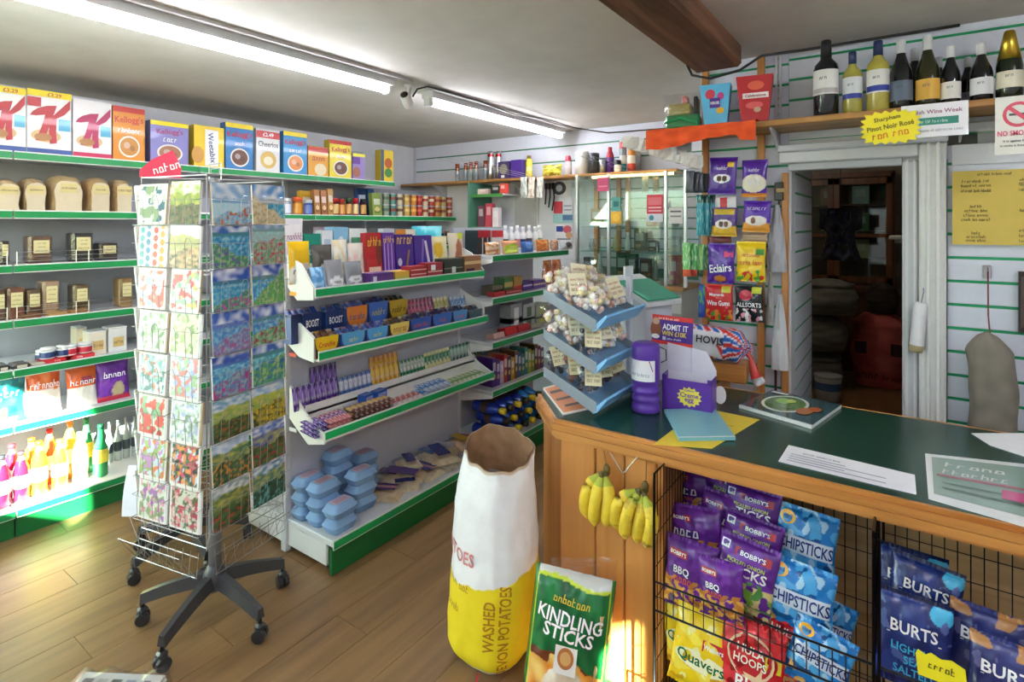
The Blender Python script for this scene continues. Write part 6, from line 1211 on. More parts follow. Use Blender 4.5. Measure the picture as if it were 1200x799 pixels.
# ------------------------------------------------------------------ high shelf, wine, cloth, gift boxes
SHZ = 2.125
sh = thing('wall_shelf', 'long varnished wooden shelf carrying wine above the doorway', 'shelf', MB().box(-.84, XR - .02, 2.77, YW - .012, SHZ - .028, SHZ, 'a8733c', .004), 'shelf_wood')
for x in (-.5, .2, .9): part('bracket', MB().prism([(YW - .012, SHZ - .028), (2.80, SHZ - .028), (2.80, SHZ - .04), (YW - .025, SHZ - .13), (YW - .012, SHZ - .13)], 'x', x - .004, x + .004, 'c8c8cc'), 'paint', sh)
def wine(px, pb, pt, Y, kind, glass, foil, foilz, lab, lz, label, extra=None, mat='gloss'):
    b = on_y(px, HY, Y); d = Vector((b.x, b.y)).dot(Vector((-SN, CS))); h = (pb - pt) / F * d; h = min(h, ZC - SHZ - .004); r = h * (.147 if 'claret' in label else .155 if 'sparkling' in label else .137)
    p = bottle(r, h, kind); m = MB().lathe([(a, z) for a, z in p], 20, glass)
    pr = [('foil', MB().lathe([(r_at(p, h * foilz) + .0012, h * foilz), (r * .38 + .0012, h * .985), (r * .35, h * 1.002), (0, h * 1.003)], 16, foil), 'paint' if foil != 'c8a840' else 'metal')]
    lb = band(p, h * lz[0], h * lz[1], lab, 16, 3, (195, 345), .0012)
    if extra:
        for e0, e1, c in extra: bb = band(p, h * e0, h * e1, c, 14, 2, (205, 335), .002); lb.mesh_in(bb.v, bb.f, c)
    tx, tfs, tw, th_ = text_geo('~Vin'); zc = h * (lz[0] + lz[1]) / 2 + h * .05; rr = r + .003
    lb.mesh_in([(rr * cos(R(262) + x / tw * .55), rr * sin(R(262) + x / tw * .55), zc + y / th_ * h * .035) for x, y in tx], tfs, '50505c')
    pr.append(('label', lb, 'paper'))
    thing('wine_bottle', label, 'wine bottle', m, mat, (b.x, Y, SHZ + .001), R(35 * 0), 'wine bottles on the high shelf', pr)
WY = 2.86
wine(968, 133, 43, WY, 'wine', '14161a', '16181c', .78, 'e8e6e2', (.28, .60), 'tall black claret bottle with a plain white label at the row end', [(.3, .36, 'b8b4b0')])
wine(999, 129, 55, WY, 'wine', 'a8a048', '20305c', .80, 'd8dcdc', (.24, .58), 'short white wine bottle with navy cap and blue label foot', [(.24, .32, '2c3c90')])
wine(1029, 127, 43, WY, 'wine', 'b4a848', '1c2c5c', .79, 'e4e4dc', (.26, .58), 'tall white wine bottle with navy cap and blue label foot', [(.28, .36, '2c3c98')])
wine(1056, 124, 41, WY, 'slope', '15181a', 'd8d8dc', .80, '5c6878', (.12, .4), 'black bottle with a slate blue label and silver cap')
wine(1072, 122, 46, 2.97, 'slope', '15181a', 'c8ccd0', .80, '3c3c40', (.12, .36), 'dark bottle set back behind the slate and yellow labels')
wine(1087, 121, 36, WY, 'slope', '2c2c14', 'e0e0e0', .79, 'd8a840', (.10, .38), 'olive bottle with a yellow label and white cap')
wine(1100, 118, 55, 2.97, 'slope', '15181a', 'b8bcc0', .80, '3c3c40', (.12, .36), 'dark bottle set back behind the yellow and white labels')
wine(1114, 117, 47, WY, 'slope', '121416', 'd8d8d8', .80, 'e4e0d8', (.10, .38), 'black bottle with a white label next to the yellow one')
wine(1134, 115, 55, 2.97, 'slope', '15181a', 'c8ccd0', .80, 'b8b8d0', (.06, .3), 'dark bottle set back with a lilac label')
wine(1150, 112, 42, WY, 'slope', '121416', 'd4d4d4', .80, 'dcdcdc', (.12, .40), 'black bottle with a pale grey label before the sparkling wine')
wine(1183, 110, 29, WY, 'slope', '1c2416', 'c8a840', .58, 'e0d8c0', (.16, .40), 'sparkling wine bottle with a gold foil neck')
ow = thing('orange_cloth', 'orange fabric runner draped over the end of the high shelf', 'cloth', None)
xa, xb = on_y(757, 160, 2.74).x, on_y(886, 150, 2.74).x
def ocl(u, v):
    x = xa + (xb - xa) * u; f = .012 * sin(u * 34) * v + .01 * mnoise.noise(Vector((u * 7, v * 3, 1)))
    drop = .085 + .02 * sin(u * 5 + 1) + .02 * (u > .85); top = .1
    if v < .4: return (x, 2.95 - (.21) * v / .4, SHZ + .006 + .003 * sin(u * 20))
    return (x, 2.738 - f, SHZ + .006 - drop * (v - .4) / .6)
part('drape', MB().grid(ocl, 44, 14, lambda u, v: mix('f0602a', 'e05020', .5 + mnoise.noise(Vector((u * 9, v * 6, 2))))), 'cloth', ow)
e2 = thing('wall_shelf', 'short wooden shelf end under the orange cloth', 'shelf', MB().box(xa + .02, -.842, 2.77, YW - .012, SHZ - .028, SHZ, 'a8733c', .003), 'shelf_wood'); part('bracket', MB().box(-.95, -.94, 2.8, YW, SHZ - .12, SHZ - .03, 'c8c8cc'), 'paint', e2)
fl = MB()
for k in range(14):
    c = on_y(748 + k * 6, 172 + 1.8 * k, 2.99); r = .035
    fl.mesh_in([(c.x + r * sin(t), c.y + .012 * cos(3 * t + k), c.z + .03 - r * 1.5 * abs(cos(t * .5))) for t in [(-1.6 + 3.2 * j / 8) for j in range(9)]] + [(c.x - .03, c.y, c.z + .045), (c.x + .03, c.y, c.z + .045)], [tuple(range(9)) + (10, 9)], ['e0ddd8', 'd0ccc8', 'ecebe8'][k % 3])
thing('paper_frill', 'row of white paper doilies hanging beneath the orange cloth', 'decoration', fl, 'paper', (0, -.14, 0))
def gift(px0, px1, pt, Y, h, c, art, tx, label):
    a, b = on_y(px0, HY, Y), on_y(px1, HY, Y); w_ = b.x - a.x; m = MB(); k = .72; d = w_ * .6
    v = [(-w_ / 2 * k, -d / 2 * k, 0), (w_ / 2 * k, -d / 2 * k, 0), (w_ / 2 * k, d / 2 * k, 0), (-w_ / 2 * k, d / 2 * k, 0), (-w_ / 2, -d / 2, h), (w_ / 2, -d / 2, h), (w_ / 2, d / 2, h), (-w_ / 2, d / 2, h)]
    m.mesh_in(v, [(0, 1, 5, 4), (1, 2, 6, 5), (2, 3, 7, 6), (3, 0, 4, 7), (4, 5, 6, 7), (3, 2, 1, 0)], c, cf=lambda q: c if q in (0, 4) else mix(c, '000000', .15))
    sf = lambda x, z: -d / 2 * (k + (1 - k) * z / h) - .0006
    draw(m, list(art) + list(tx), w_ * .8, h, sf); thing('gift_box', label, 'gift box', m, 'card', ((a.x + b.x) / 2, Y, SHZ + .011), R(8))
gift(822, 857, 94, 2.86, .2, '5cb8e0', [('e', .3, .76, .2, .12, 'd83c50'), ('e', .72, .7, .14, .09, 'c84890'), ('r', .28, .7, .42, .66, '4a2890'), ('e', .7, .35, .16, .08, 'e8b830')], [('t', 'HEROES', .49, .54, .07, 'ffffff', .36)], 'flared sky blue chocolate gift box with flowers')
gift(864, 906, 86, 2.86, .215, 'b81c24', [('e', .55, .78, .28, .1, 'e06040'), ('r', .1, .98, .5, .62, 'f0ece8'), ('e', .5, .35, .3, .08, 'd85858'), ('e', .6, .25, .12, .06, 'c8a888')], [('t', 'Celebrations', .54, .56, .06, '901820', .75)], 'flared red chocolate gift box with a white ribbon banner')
gx = on_y(800, HY, 2.88).x
hm = MB().box(-.08, .09, -.06, .06, 0, .14, '8a8c60', .01); hw = pillow(.2, .19, .14, 'ffffff', (), (), 10, 10, 4, .05, .3)
thing('gift_hamper', 'cellophane wrapped hamper with green ribbon beside the blue gift box', 'hamper', MB().box(-.08, .09, -.06, .06, 0, .07, '3c8c58', .01).box(-.07, .05, -.05, .05, .07, .13, 'a89858', .01).box(.06, .08, -.05, .05, .07, .16, '403830', .004).box(.0, .03, -.03, .03, .13, .17, 'c86858', .006), 'film', (gx, 2.88, SHZ + .011), R(10), None, [('cellophane', hw, 'wrap'), ('ribbon', MB().tube([(-.08, -.07, .03), (0, -.075, .05), (.08, -.07, .02)], .006, '28a060', 6), 'cloth')])
# ------------------------------------------------------------------ signs, price list and hanging bag on the slatted wall
def board(px, Y, pts_col, art, label, name='wall_sign', cat='sign', mat='card', th=.003):
    x0, x1, y0, y1 = px; a, b = on_y(x0, (y0 + y1) / 2, Y), on_y(x1, (y0 + y1) / 2, Y); xm = (x0 + x1) / 2; z1, z0 = on_y(xm, y0, Y).z, on_y(xm, y1, Y).z
    return thing(name, label, cat, carton(b.x - a.x, th, z1 - z0, pts_col, art), mat, ((a.x + b.x) / 2, Y, z0))
board((1056, 1135, 121, 160), 2.755, 'f0eef2', [('t', 'English Wine Week', .5, .74, .16, 'a05c80', .92), ('r', .2, .86, .36, .58, '2c8c78'), ('e', .2, .47, .09, .16, 'dcdcdc'), ('t', '~25 May to 2 June', .5, .47, .1, 'd8f0e8', .4), ('t', '~A celebration of sparkling wines', .5, .2, .09, '808088', .85)], 'white card promoting wine week hung from the wine shelf')
st = MB(); pts = []
for k in range(40): r = 1 if k % 2 else .84; a = 2 * pi * k / 40; q = (abs(cos(a)) ** 4 + abs(sin(a)) ** 4) ** (-.25); pts.append((.105 * r * q * cos(a), .07 * r * q * sin(a)))
st.prism(pts, 'y', 0, .002, 'f4e428'); st.text('Sharpham', -.01, .035, .022, -.001, '6a5a18', ang=R(8)); st.text('Pinot Noir Rosé', .0, .005, .02, -.001, '6a5a18', ang=R(8), maxw=.16); st.text('~try one', .0, -.03, .022, -.001, 'e07820', ang=R(8))
thing('star_ticket', 'yellow starburst price card overlapping the wine week card', 'sign', st, 'paper', on_y(1043, 149, 2.745), 0)
board((1166, 1222, 112, 180), 2.755, 'e8e6dc', [('e', .5, .68, .34, .22, 'd84860'), ('e', .5, .68, .26, .165, 'e8e6dc'), ('r', .3, .7, .66, .7, '404040'), ('p', [(.27, .78), (.33, .83), (.74, .58), (.68, .53)], 'd84860'), ('t', 'NO SMOKING', .5, .36, .09, 'e03c70', .9), ('t', 'It is against the law', .5, .22, .05, '303030', .8), ('t', 'to smoke in these premises', .5, .14, .05, '303030', .8)], 'white no smoking notice with a red ring')
rows = [('~Winter Price List', .5, .95, .4)] + [(t, .28, v, .36) for t, v in (('~Potatoes bag', .86), ('~Carrots small', .80), ('~Apples and pears', .73), ('~Swede', .52), ('~Onions dry', .46), ('~Leeks large', .40), ('~Eggs by dozen', .34), ('~Logs', .16), ('~Kindling', .11), ('~Coal 20kg', .06))] + [(p, .82, v, .1) for p, v in (('~95p', .86), ('~£1.20', .8), ('~£2.50', .73), ('~80p', .46), ('~£3.95', .2), ('~£5.50', .13), ('~£9.00', .06))]
board((1116, 1218, 199, 287), YW - .03, 'd8bc58', [('t', t, u, v, .042, '3a2e14', w2) for t, u, v, w2 in rows], 'yellow handwritten price list pinned to the slatted wall', 'price_list', 'paper', 'paper', .002)
def stuffed():
    top = on_y(1160, 389, YW - .11); bot = on_y(1158, 512, YW - .11); h = top.z - bot.z + .05
    def fn(u, v):
        a = 2 * pi * u; r = .074 * min(1, ((1 - v) / .16) ** .6 if v > .84 else 1) * (1 + .08 * mnoise.noise(Vector((cos(a) * 2, sin(a) * 2, v * 5)))) + .004 * sin(14 * a) * max(0, v - .75) * 4
        r = max(r, .006); r *= 1 - .1 * (v < .06)
        return (r * cos(a) * 1.02 + .012 * sin(v * 4), r * sin(a) * .8, v * h)
    m = MB().grid(fn, 40, 30, lambda u, v: mix('8c8478', '7a7266', .5 + mnoise.noise(Vector((u * 9, v * 9, 4))))); m.face([fn(k / 24, 0) for k in range(24)][::-1], '7a7266')
    o = thing('hanging_bag_holder', 'stuffed grey cloth carrier bag holder hung by a cord on the slatted wall', 'cloth bag', m, 'cloth', (top.x, YW - .11, bot.z - .05))
    hkp = on_y(1160, 318, YW - .02); part('cord', MB().tube([(0, 0, h - .004), (0, .05, h + .06), (.002, .08, hkp.z - bot.z + .05)], .003, '8c4848', 6), 'cloth', o)
    part('hook', MB().box(-.014, .014, .085, .10, hkp.z - bot.z + .02, hkp.z - bot.z + .075, 'c8c8cc', .003).tube([(0, .085, hkp.z - bot.z + .06), (0, .06, hkp.z - bot.z + .055), (0, .055, hkp.z - bot.z + .07)], .004, 'd0d0d4', 6), 'metal', o)
stuffed()
board((1193, 1215, 318, 390), YW - .03, '2c2420', [('r', .12, .88, .08, .92, '4c3c34')], 'dark wooden picture frame on the slatted wall', 'picture_frame', 'frame', 'gloss', .02)
rl = on_y(1073, 412, YW - .07); thing('paper_roll', 'white paper roll tied on the door jamb', 'paper roll', MB().lathe([(.024, 0, 'c8b88c'), (.026, .03, 'ecebec'), (.026, .2, 'ecebec'), (.02, .215), (0, .215)], 14, 'ecebec'), 'paper', (rl.x, rl.y, rl.z), (0, R(5), 0), None, [('loop', MB().tube([(0, 0, .21), (.006, .02, .26), (.0, .035, .3)], .002, '8088a8', 5), 'cloth')])
# bags and tools hung between the posts
for k, (x0, x1, y0, y1, c, lb) in enumerate([(899, 922, 240, 318, 'a8a8b0', 'thin grey carrier bag hung between the wooden posts'), (904, 924, 344, 432, 'd8dadc', 'white knotted carrier bag hung low between the posts'), (898, 908, 318, 380, 'b0aca8', 'pale crumpled bag hung beside the sweets')]):
    a, b = on_y(x0, y1, 2.99), on_y(x1, y1, 2.99); h = on_y(x0, y0, 2.99).z - a.z; w_ = b.x - a.x
    thing('carrier_bag', lb, 'bag', MB().grid(lambda u, v: ((u - .5) * w_ * (1 - .75 * v ** 2), -.015 * sin(pi * u) + .012 * mnoise.noise(Vector((u * 5, v * 6, k))), v * h), 10, 16, c).grid(lambda u, v: ((u - .5) * w_ * (1 - .75 * v ** 2), .012 * sin(pi * u), v * h), 6, 8, c, flip=True), 'film', ((a.x + b.x) / 2, 2.99, a.z), 0, None, [('hook', MB().tube([(0, 0, h), (0, YW - 2.99 - .012, h + .01)], .002, 'c8c8cc', 5), 'metal')])
tl = MB().box(-.02, .02, -.01, .01, 0, .09, '302828', .004).box(-.012, .03, -.012, .008, .04, .06, 'b89858', .003).tube([(0, 0, .0), (-.008, 0, -.12)], .004, '402c2c', 6)
thing('key_fob_bunch', 'bunch of dark tools and keys hung on the slatted pier', 'tools', tl, 'plastic', on_y(913, 235, 3.0), 0, None, [('hook', MB().tube([(0, 0, .08), (0, .036, .085)], .002, 'c8c8cc', 5), 'metal')])
thing('hanging_strap', 'dark red strap hung low on the slatted pier', 'strap', MB().box(-.006, .006, -.003, .003, 0, .14, '4c2028', .002), 'cloth', on_y(909, 460, 3.02), 0, None, [('hook', MB().tube([(0, 0, .135), (0, .02, .14)], .002, 'c8c8cc', 5), 'metal')])

# ------------------------------------------------------------------ back wall: long shelf and what stands on it
BSZ, BSY = 2.075, 4.24
bs = thing('wall_shelf', 'long wooden shelf of household goods on the far slatted wall', 'shelf', MB().box(-4.44, -1.42, BSY, YB - .016, BSZ - .025, BSZ, 'a8733c', .003), 'shelf_wood')
for x in (-4.0, -3.0, -2.2): part('bracket', MB().prism([(YB - .016, BSZ - .025), (BSY + .04, BSZ - .025), (BSY + .04, BSZ - .035), (YB - .03, BSZ - .14), (YB - .016, BSZ - .14)], 'x', x - .004, x + .004, 'c8c8cc'), 'paint', bs)
def tall(px, pt, r, prof, label, cat='tin', name='tin', mat='plastic', parts=(), Y=4.32):
    p = on_y(px, HY, Y); h = on_y(px, pt, Y).z - BSZ - .02; m = MB().lathe([(a * r, b * h, c) for a, b, c in prof] + [(0, h)], 14, prof[-1][2])
    return thing(name, label, cat, m, mat, (p.x, p.y, BSZ + .001), 0, None, [(n, f(r, h), mt) for n, f, mt in parts])
for k, x in enumerate((536, 546, 552, 558, 569)):
    tall(x, 190 - k, .022, [(1, 0, '8c98a0'), (1, .5, 'a8a49c'), (1, .62, '7a3c1c'), (1.02, .64, '8a4420'), (1, .98, '8a4420'), (.9, 1, '8a4420')], 'small spice jar with a brown lid, %s along the far shelf' % ['first', 'second', 'third', 'fourth', 'fifth'][k], 'jar', 'spice_jar', 'gloss')
for k, x in enumerate((575, 584)): tall(x, 175, .03, [(1, 0, 'd8dce0'), (1, .3, 'e8e8e8'), (1, .55, 'c8ccd0'), (1, .8, 'b83838'), (.95, .9, 'd0d4d8'), (.9, 1, 'd0d4d8')], ['tall silver aerosol with a red collar by the spice jars', 'tall silver aerosol with a red collar beside the purple box'][k], 'aerosol', 'aerosol_can', 'metal', Y=4.32 + .1 * k)
def bx(px0, px1, pt, Y, d, c, art, label, name='carton', cat='carton', mat='card', rz=0):
    a, b = on_y(px0, HY, Y), on_y(px1, HY, Y); h = on_y((px0 + px1) / 2, pt, Y).z - BSZ - .01
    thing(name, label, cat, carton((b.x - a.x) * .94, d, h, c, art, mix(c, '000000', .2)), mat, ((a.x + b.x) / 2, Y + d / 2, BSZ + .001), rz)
bx(583, 597, 188, 4.27, .1, '3c2c60', [('e', .5, .55, .35, .3, '8c8870'), ('r', .3, .6, .05, .2, 'f0f0f0')], 'dark purple box with a pictured tea cup on the far shelf'); bx(598, 612, 186, 4.28, .1, '4c2c88', [], 'plain purple box next to the tea cup box')
tall(620, 180, .032, [(1, 0, 'e8d860'), (1, .3, 'f0e890'), (.9, .5, 'e8d040'), (1, .7, 'e0c838'), (.7, .85, '6a5a20'), (.6, 1, '5a4a1c')], 'yellow cream cleaner bottle on the far shelf', 'bottle', 'cleaner_bottle')
m = pillow(.2, .11, .1, 'd8cc40', [('n', 4, .1, '8c8c30', 2, 0, 1), ('n', 5, .2, 'f0e880', 5, 0, 1)], (), 12, 10, 3)
thing('sponge_pack', 'yellow pack of sponges lying on the far shelf', 'packet', m, 'film', (on_y(645, HY, 4.32).x, 4.34, BSZ + .002), (R(-10), 0, 0))
tall(666, 180, .03, [(1, 0, 'e8e4e8'), (1, .5, 'd8d0d8'), (1, .7, 'b02838'), (.8, .9, 'b02838'), (.6, 1, 'a02030')], 'white drain cleaner bottle with a crimson top', 'bottle', 'cleaner_bottle')
tall(682, 175, .056, [(1, 0, 'f0eeea'), (1, .97, 'f4f2ee'), (.9, 1, 'f4f2ee')], 'white kitchen roll standing on the far shelf', 'paper roll', 'kitchen_roll', 'paper'); tall(696, 177, .046, [(1, 0, '3a3c40'), (1, .97, '44464a'), (.9, 1, '44464a')], 'black bin bag roll beside the white kitchen roll', 'roll', 'bin_bag_roll'); tall(706, 184, .032, [(1, 0, 'c8ccd4'), (1, .9, 'b8bcc8'), (.8, 1, 'b0b4c0')], 'silver foil roll beside the black roll', 'roll', 'foil_roll', 'metal')
tall(715, 170, .034, [(1, 0, '6a3c98'), (1, .4, '5c3488'), (1, .6, 'b83048'), (.8, .75, 'b02838'), (.5, .85, 'c03040'), (.5, 1, 'c03040')], 'purple toilet cleaner bottle with a red neck', 'bottle', 'cleaner_bottle', Y=4.36); tall(724, 185, .03, [(1, 0, 'e8e8e8'), (1, .6, '202028'), (.9, .9, '28282c'), (.8, 1, '202020')], 'white tin with a black lid before the purple bottle', 'tin', 'tin', Y=4.268)
tall(730, 160, .03, [(1, 0, '2c98b8'), (1, .25, 'd8d8d8'), (1, .5, '90a0a8'), (1, .7, 'c83838'), (.95, .9, 'c0c4c8'), (.9, 1, 'b03030')], 'tall aerosol with a turquoise base', 'aerosol', 'aerosol_can', 'plastic'); tall(740, 167, .034, [(1, 0, 'c84838'), (1, .3, 'e8e0d0'), (1, .6, 'd88830'), (.8, .8, 'e0b040'), (.5, .9, 'f0e8e0'), (.5, 1, 'f0e8e0')], 'orange and red sauce bottle on the far shelf', 'bottle', 'sauce_bottle'); tall(746, 160, .036, [(1, 0, 'b8bcc0'), (1, .5, 'd0d0d0'), (1, .75, 'a83030'), (.95, .95, 'd0d0d0'), (.9, 1, 'b03030')], 'tall aerosol with a grey base and crimson band', 'aerosol', 'aerosol_can', 'plastic', Y=4.44)
# ------------------------------------------------------------------ glazed display cabinet under the shelf end
CBX0, CBX1, CBY = -2.215, -1.33, 4.08
def cabinet():
    o = thing('display_cabinet', 'glazed display cabinet with steel posts and a wooden ledge under the far shelf', 'cabinet', None)
    part('base', MB().box(CBX0, CBX1, CBY + .02, YB - .02, 0, 1.15, 'b4b0a8', .004), 'paint', o); part('ledge', MB().box(CBX0 - .01, CBX1 + .02, CBY - .03, YB - .02, 1.15, 1.18, 'a8733c', .004), 'shelf_wood', o)
    for k in range(3):
        x0 = CBX0 + .03 + k * .29; dr = part('drawer', MB().box(x0, x0 + .27, CBY + .005, CBY + .02, .98, 1.12, 'c4c4c0', .004), 'paint', o); part('knob', MB().lathe([(.012, 0), (.014, .01), (0, .012)], 8, '404040').xf(Matrix.Translation((x0 + .135, CBY + .005, 1.06)) @ Matrix.Rotation(R(90), 4, 'X')), 'metal', dr)
    for px in (676, 713, 780, 803):
        x = on_y(px, HY, CBY).x; part('post', MB().box(x - .012, x + .012, CBY - .006, CBY + .02, 1.18, BSZ - .027, 'c8ccce', .003), 'metal', o)
    for z in (1.42, 1.62): part('glass_shelf', MB().box(CBX0 + .02, CBX1 - .02, CBY + .05, YB - .06, z, z + .006, 'e0ece8'), 'glass', o)
    xs = [on_y(px, HY, CBY).x for px in (676, 713, 780, 803)]
    for a, b in zip(xs, xs[1:]): part('pane', MB().box(a + .013, b - .013, CBY + .004, CBY + .008, 1.185, BSZ - .03, 'e0ece8'), 'glass', o)
    for px in (698, 724, 735): x = on_y(px, HY, YB - .05).x; part('back_batten', MB().box(x - .02, x + .02, YB - .045, YB - .022, 1.18, BSZ - .03, 'a07440', .003), 'oak', o)
    part('light_strip', MB().box(CBX0 + .1, CBX1 - .1, CBY + .10, CBY + .12, BSZ - .05, BSZ - .03, 'fff0c0'), emit('cabinet_lamp', 'ffd890', 3.0), o)
    return o
cab = cabinet()
slatwall('wall_cabinet', CBX0, CBX1, 1.2, BSZ - .03, YB - .006, thick=.006, pitch=.085, green='5c8c78')
for k, (px, z, kind, c, lb) in enumerate([(690, 1.186, 'b', '3a3a3c', 'black torch box on the cabinet floor'), (703, 1.186, 'c', 'e0e0e0', 'white candle on the cabinet floor'), (730, 1.186, 'b', '2c5038', 'green boxed fuse set on the cabinet floor'), (742, 1.186, 'b', '1e3c2c', 'dark green boxed bulb on the cabinet floor'), (757, 1.186, 'b', '6a4c30', 'brown gift box on the cabinet floor'), (768, 1.186, 'c', 'a8a898', 'grey candle on the cabinet floor'), (790, 1.186, 'b', 'a83040', 'red gift box in the end cabinet bay'), (797, 1.186, 'c', 'c87038', 'amber candle in the end cabinet bay'), (694, 1.428, 'c', 'c8c0b0', 'stone figurine on the middle glass shelf'), (722, 1.428, 'c', 'd8b880', 'sand candle on the middle glass shelf'), (736, 1.428, 'c', 'e8e8e4', 'white figurine on the middle glass shelf'), (751, 1.428, 'b', '486850', 'sage box on the middle glass shelf'), (766, 1.428, 'b', '584838', 'umber box on the middle glass shelf'), (792, 1.428, 'b', 'b8b8b8', 'silver box in the end bay middle shelf'), (700, 1.628, 'b', 'a88858', 'tan box on the upper glass shelf'), (730, 1.628, 'c', 'd8d0c0', 'ivory vase on the upper glass shelf'), (765, 1.628, 'b', 'b84048', 'red box on the upper glass shelf'), (792, 1.628, 'c', '98a0a8', 'grey vase in the end bay upper shelf')]):
    Y = CBY + .16 + .06 * (k % 3); x = on_y(px, HY, Y).x; h = min(.22 if z < 1.3 else .18, .09 + .03 * (k % 4) + (.09 if z < 1.3 else 0))
    mb = carton(.07 + .012 * (k % 3), .06, h, c, [('r', .15, .85, .45, .8, mix(c, 'ffffff', .45)), ('r', .15, .6, .15, .3, mix(c, 'f0d080', .4))]) if kind == 'b' else MB().lathe([(.018, 0), (.026, .01), (.028, h * .4), (.014, h * .75), (.018, h), (0, h)], 12, c)
    thing('boxed_gift' if kind == 'b' else 'ornament', lb, 'box' if kind == 'b' else 'ornament', mb, 'card' if kind == 'b' else 'gloss', (x, Y, z + .001))
def poster(x0, x1, y0, y1, Y, c, art, label, name='poster', cat='poster'): return board((x0, x1, y0, y1), Y, c, art, label, name, cat, 'paper', .002)
poster(758, 777, 228, 260, CBY - .012, 'd8404c', [('r', .08, .92, .62, .9, 'e87880'), ('r', .1, .9, .5, .55, 'f4d0d0'), ('r', .1, .9, .38, .43, 'f4d0d0'), ('r', .0, 1, 0, .3, 'dfe4ea'), ('e', .3, .15, .15, .1, '3c8c98')], 'red and white notice taped to the cabinet glass')
poster(700, 713, 208, 224, CBY - .012, 'c04068', [('r', .1, .9, .3, .4, 'e890a8')], 'small magenta notice taped to the cabinet glass', 'notice', 'notice')
poster(717, 727, 231, 247, CBY - .012, '58a8a0', [('r', .2, .8, .3, .7, '2c6c70')], 'small teal notice taped to the cabinet glass', 'notice', 'notice'); poster(716, 728, 248, 262, CBY - .012, 'e0a828', [('e', .5, .5, .35, .35, 'f0c848')], 'small amber notice taped to the cabinet glass', 'notice', 'notice')
poster(784, 800, 243, 262, CBY - .012, 'e4e2de', [('r', .1, .9, .7, .8, '606060'), ('r', .1, .9, .4, .5, '909090')], 'white printed notice taped to the end cabinet bay', 'notice', 'notice')
WB = YB - .012
poster(646, 665, 211, 230, WB, 'e8e8e6', [('e', .5, .5, .42, .42, '40404c'), ('e', .5, .5, .2, .22, 'c8c8cc')], 'white card with a black coil mounted on the wall', 'coil_card', 'notice')
poster(668, 684, 210, 230, WB, 'd0dade', [('r', .15, .85, .5, .8, 'b0b8c0')], 'pale grey card beside the black coil card', 'notice', 'notice')
poster(649, 659, 236, 250, WB, 'c83848', [], 'plain red notice under the coil card', 'notice', 'notice'); poster(660, 671, 237, 250, WB, 'dcdce0', [('r', .1, .9, .6, .75, '9898a8'), ('r', .1, .9, .25, .4, '9898a8')], 'white text notice beside the red one', 'notice', 'notice')
poster(648, 671, 251, 261, WB, '98c0c0', [('r', .5, 1, .3, .9, '486c90')], 'wide teal notice under the red one', 'notice', 'notice'); poster(651, 671, 263, 282, WB, 'e6e4e6', [('r', .05, .45, .55, .9, '24408c'), ('e', .7, .7, .25, .25, 'c85868'), ('e', .8, .35, .2, .2, 'd8a078'), ('r', .1, .9, .05, .15, '7c7c88')], 'notice with navy square and pink rose', 'notice', 'notice')
# grey boards, green-edged corner shelves and hung goods left of the cabinet
thing('notice_board', 'plain grey board on the far wall between pale battens', 'board', carton(on_y(631, HY, WB).x - on_y(602, HY, WB).x, .008, .72, 'b4b2b0', [('r', 0, .05, 0, 1, 'd8dcd0'), ('r', .95, 1, 0, 1, 'd8dcd0')]), 'paint', ((on_y(602, HY, WB).x + on_y(631, HY, WB).x) / 2, WB, 1.32))
cs_ = thing('corner_shelf_unit', 'narrow green-edged shelf unit standing in the far corner', 'shelving', None)
cx0, cx1 = on_y(556, HY, 4.2).x, on_y(592, HY, 4.2).x
part('side_panel', MB().box(cx0 - .02, cx0, 4.12, YB - .02, 0, 2.04, '4c8068', .003), 'paint', cs_)
for z in (1.93, 1.62, 1.3): sp = part('shelf', MB().box(cx0, cx1, 4.16, YB - .02, z - .015, z, 'c8cac6'), 'paint', cs_); part('price_strip', MB().box(cx0, cx1, 4.152, 4.16, z - .03, z, '4c9048'), 'plastic', sp)
for k, (u, z, w_, h, c, lb) in enumerate([(.2, 1.93, .12, .05, 'd8b8b0', 'pink rag pack on the top corner shelf'), (.62, 1.93, .1, .07, '28242c', 'black brush head on the top corner shelf'), (.85, 1.93, .07, .09, 'd84840', 'red scourer pack on the top corner shelf'), (.15, 1.62, .08, .2, '704050', 'plum battery card on the middle corner shelf'), (.4, 1.62, .08, .22, 'c84858', 'red battery card on the middle corner shelf'), (.62, 1.62, .07, .18, 'e8dce0', 'white battery card on the middle corner shelf'), (.15, 1.3, .1, .2, 'c8b090', 'tan ball of string on the lowest corner shelf'), (.5, 1.3, .1, .14, 'b89058', 'jute string on the lowest corner shelf')]):
    thing('packet', lb, 'packet', carton(w_, .05, h, c, [('r', .2, .8, .5, .85, mix(c, 'ffffff', .4))]), 'card', (cx0 + (cx1 - cx0) * u + .03, 4.22, z + .001))
for k in range(3): thing('cable_tie', 'black %s hung under the far shelf' % ['lead', 'tape measure', 'dog leash'][k], 'lead', MB().tube([(0, 0, 0), (.008 * k, -.003, -.1 - .02 * k), (-.01, 0, -.2 - .03 * k)], .007, '202024', 6).box(-.014, .014, -.008, .008, -.06, 0, '18181c', .003), 'plastic', (on_y(640 + k * 4, HY, 4.46).x, 4.46, 2.03), 0)
for k, (x, c) in enumerate([(632, 'd8d8d0'), (622, 'e8d8c8'), (614, 'd0d8d0'), (756, 'd8c8a8'), (769, 'b09060')]): hang(x - 4, x + 4, 207, 232 if k < 3 else 226, 4.20, c, [('n', 4, .1, mix(c, '806040', .4), k, 0, 1)], [], '%s packet hung under the far shelf edge' % ['grey', 'peach', 'mint', 'straw', 'tan'][k], 'packet', 'packet', .02)
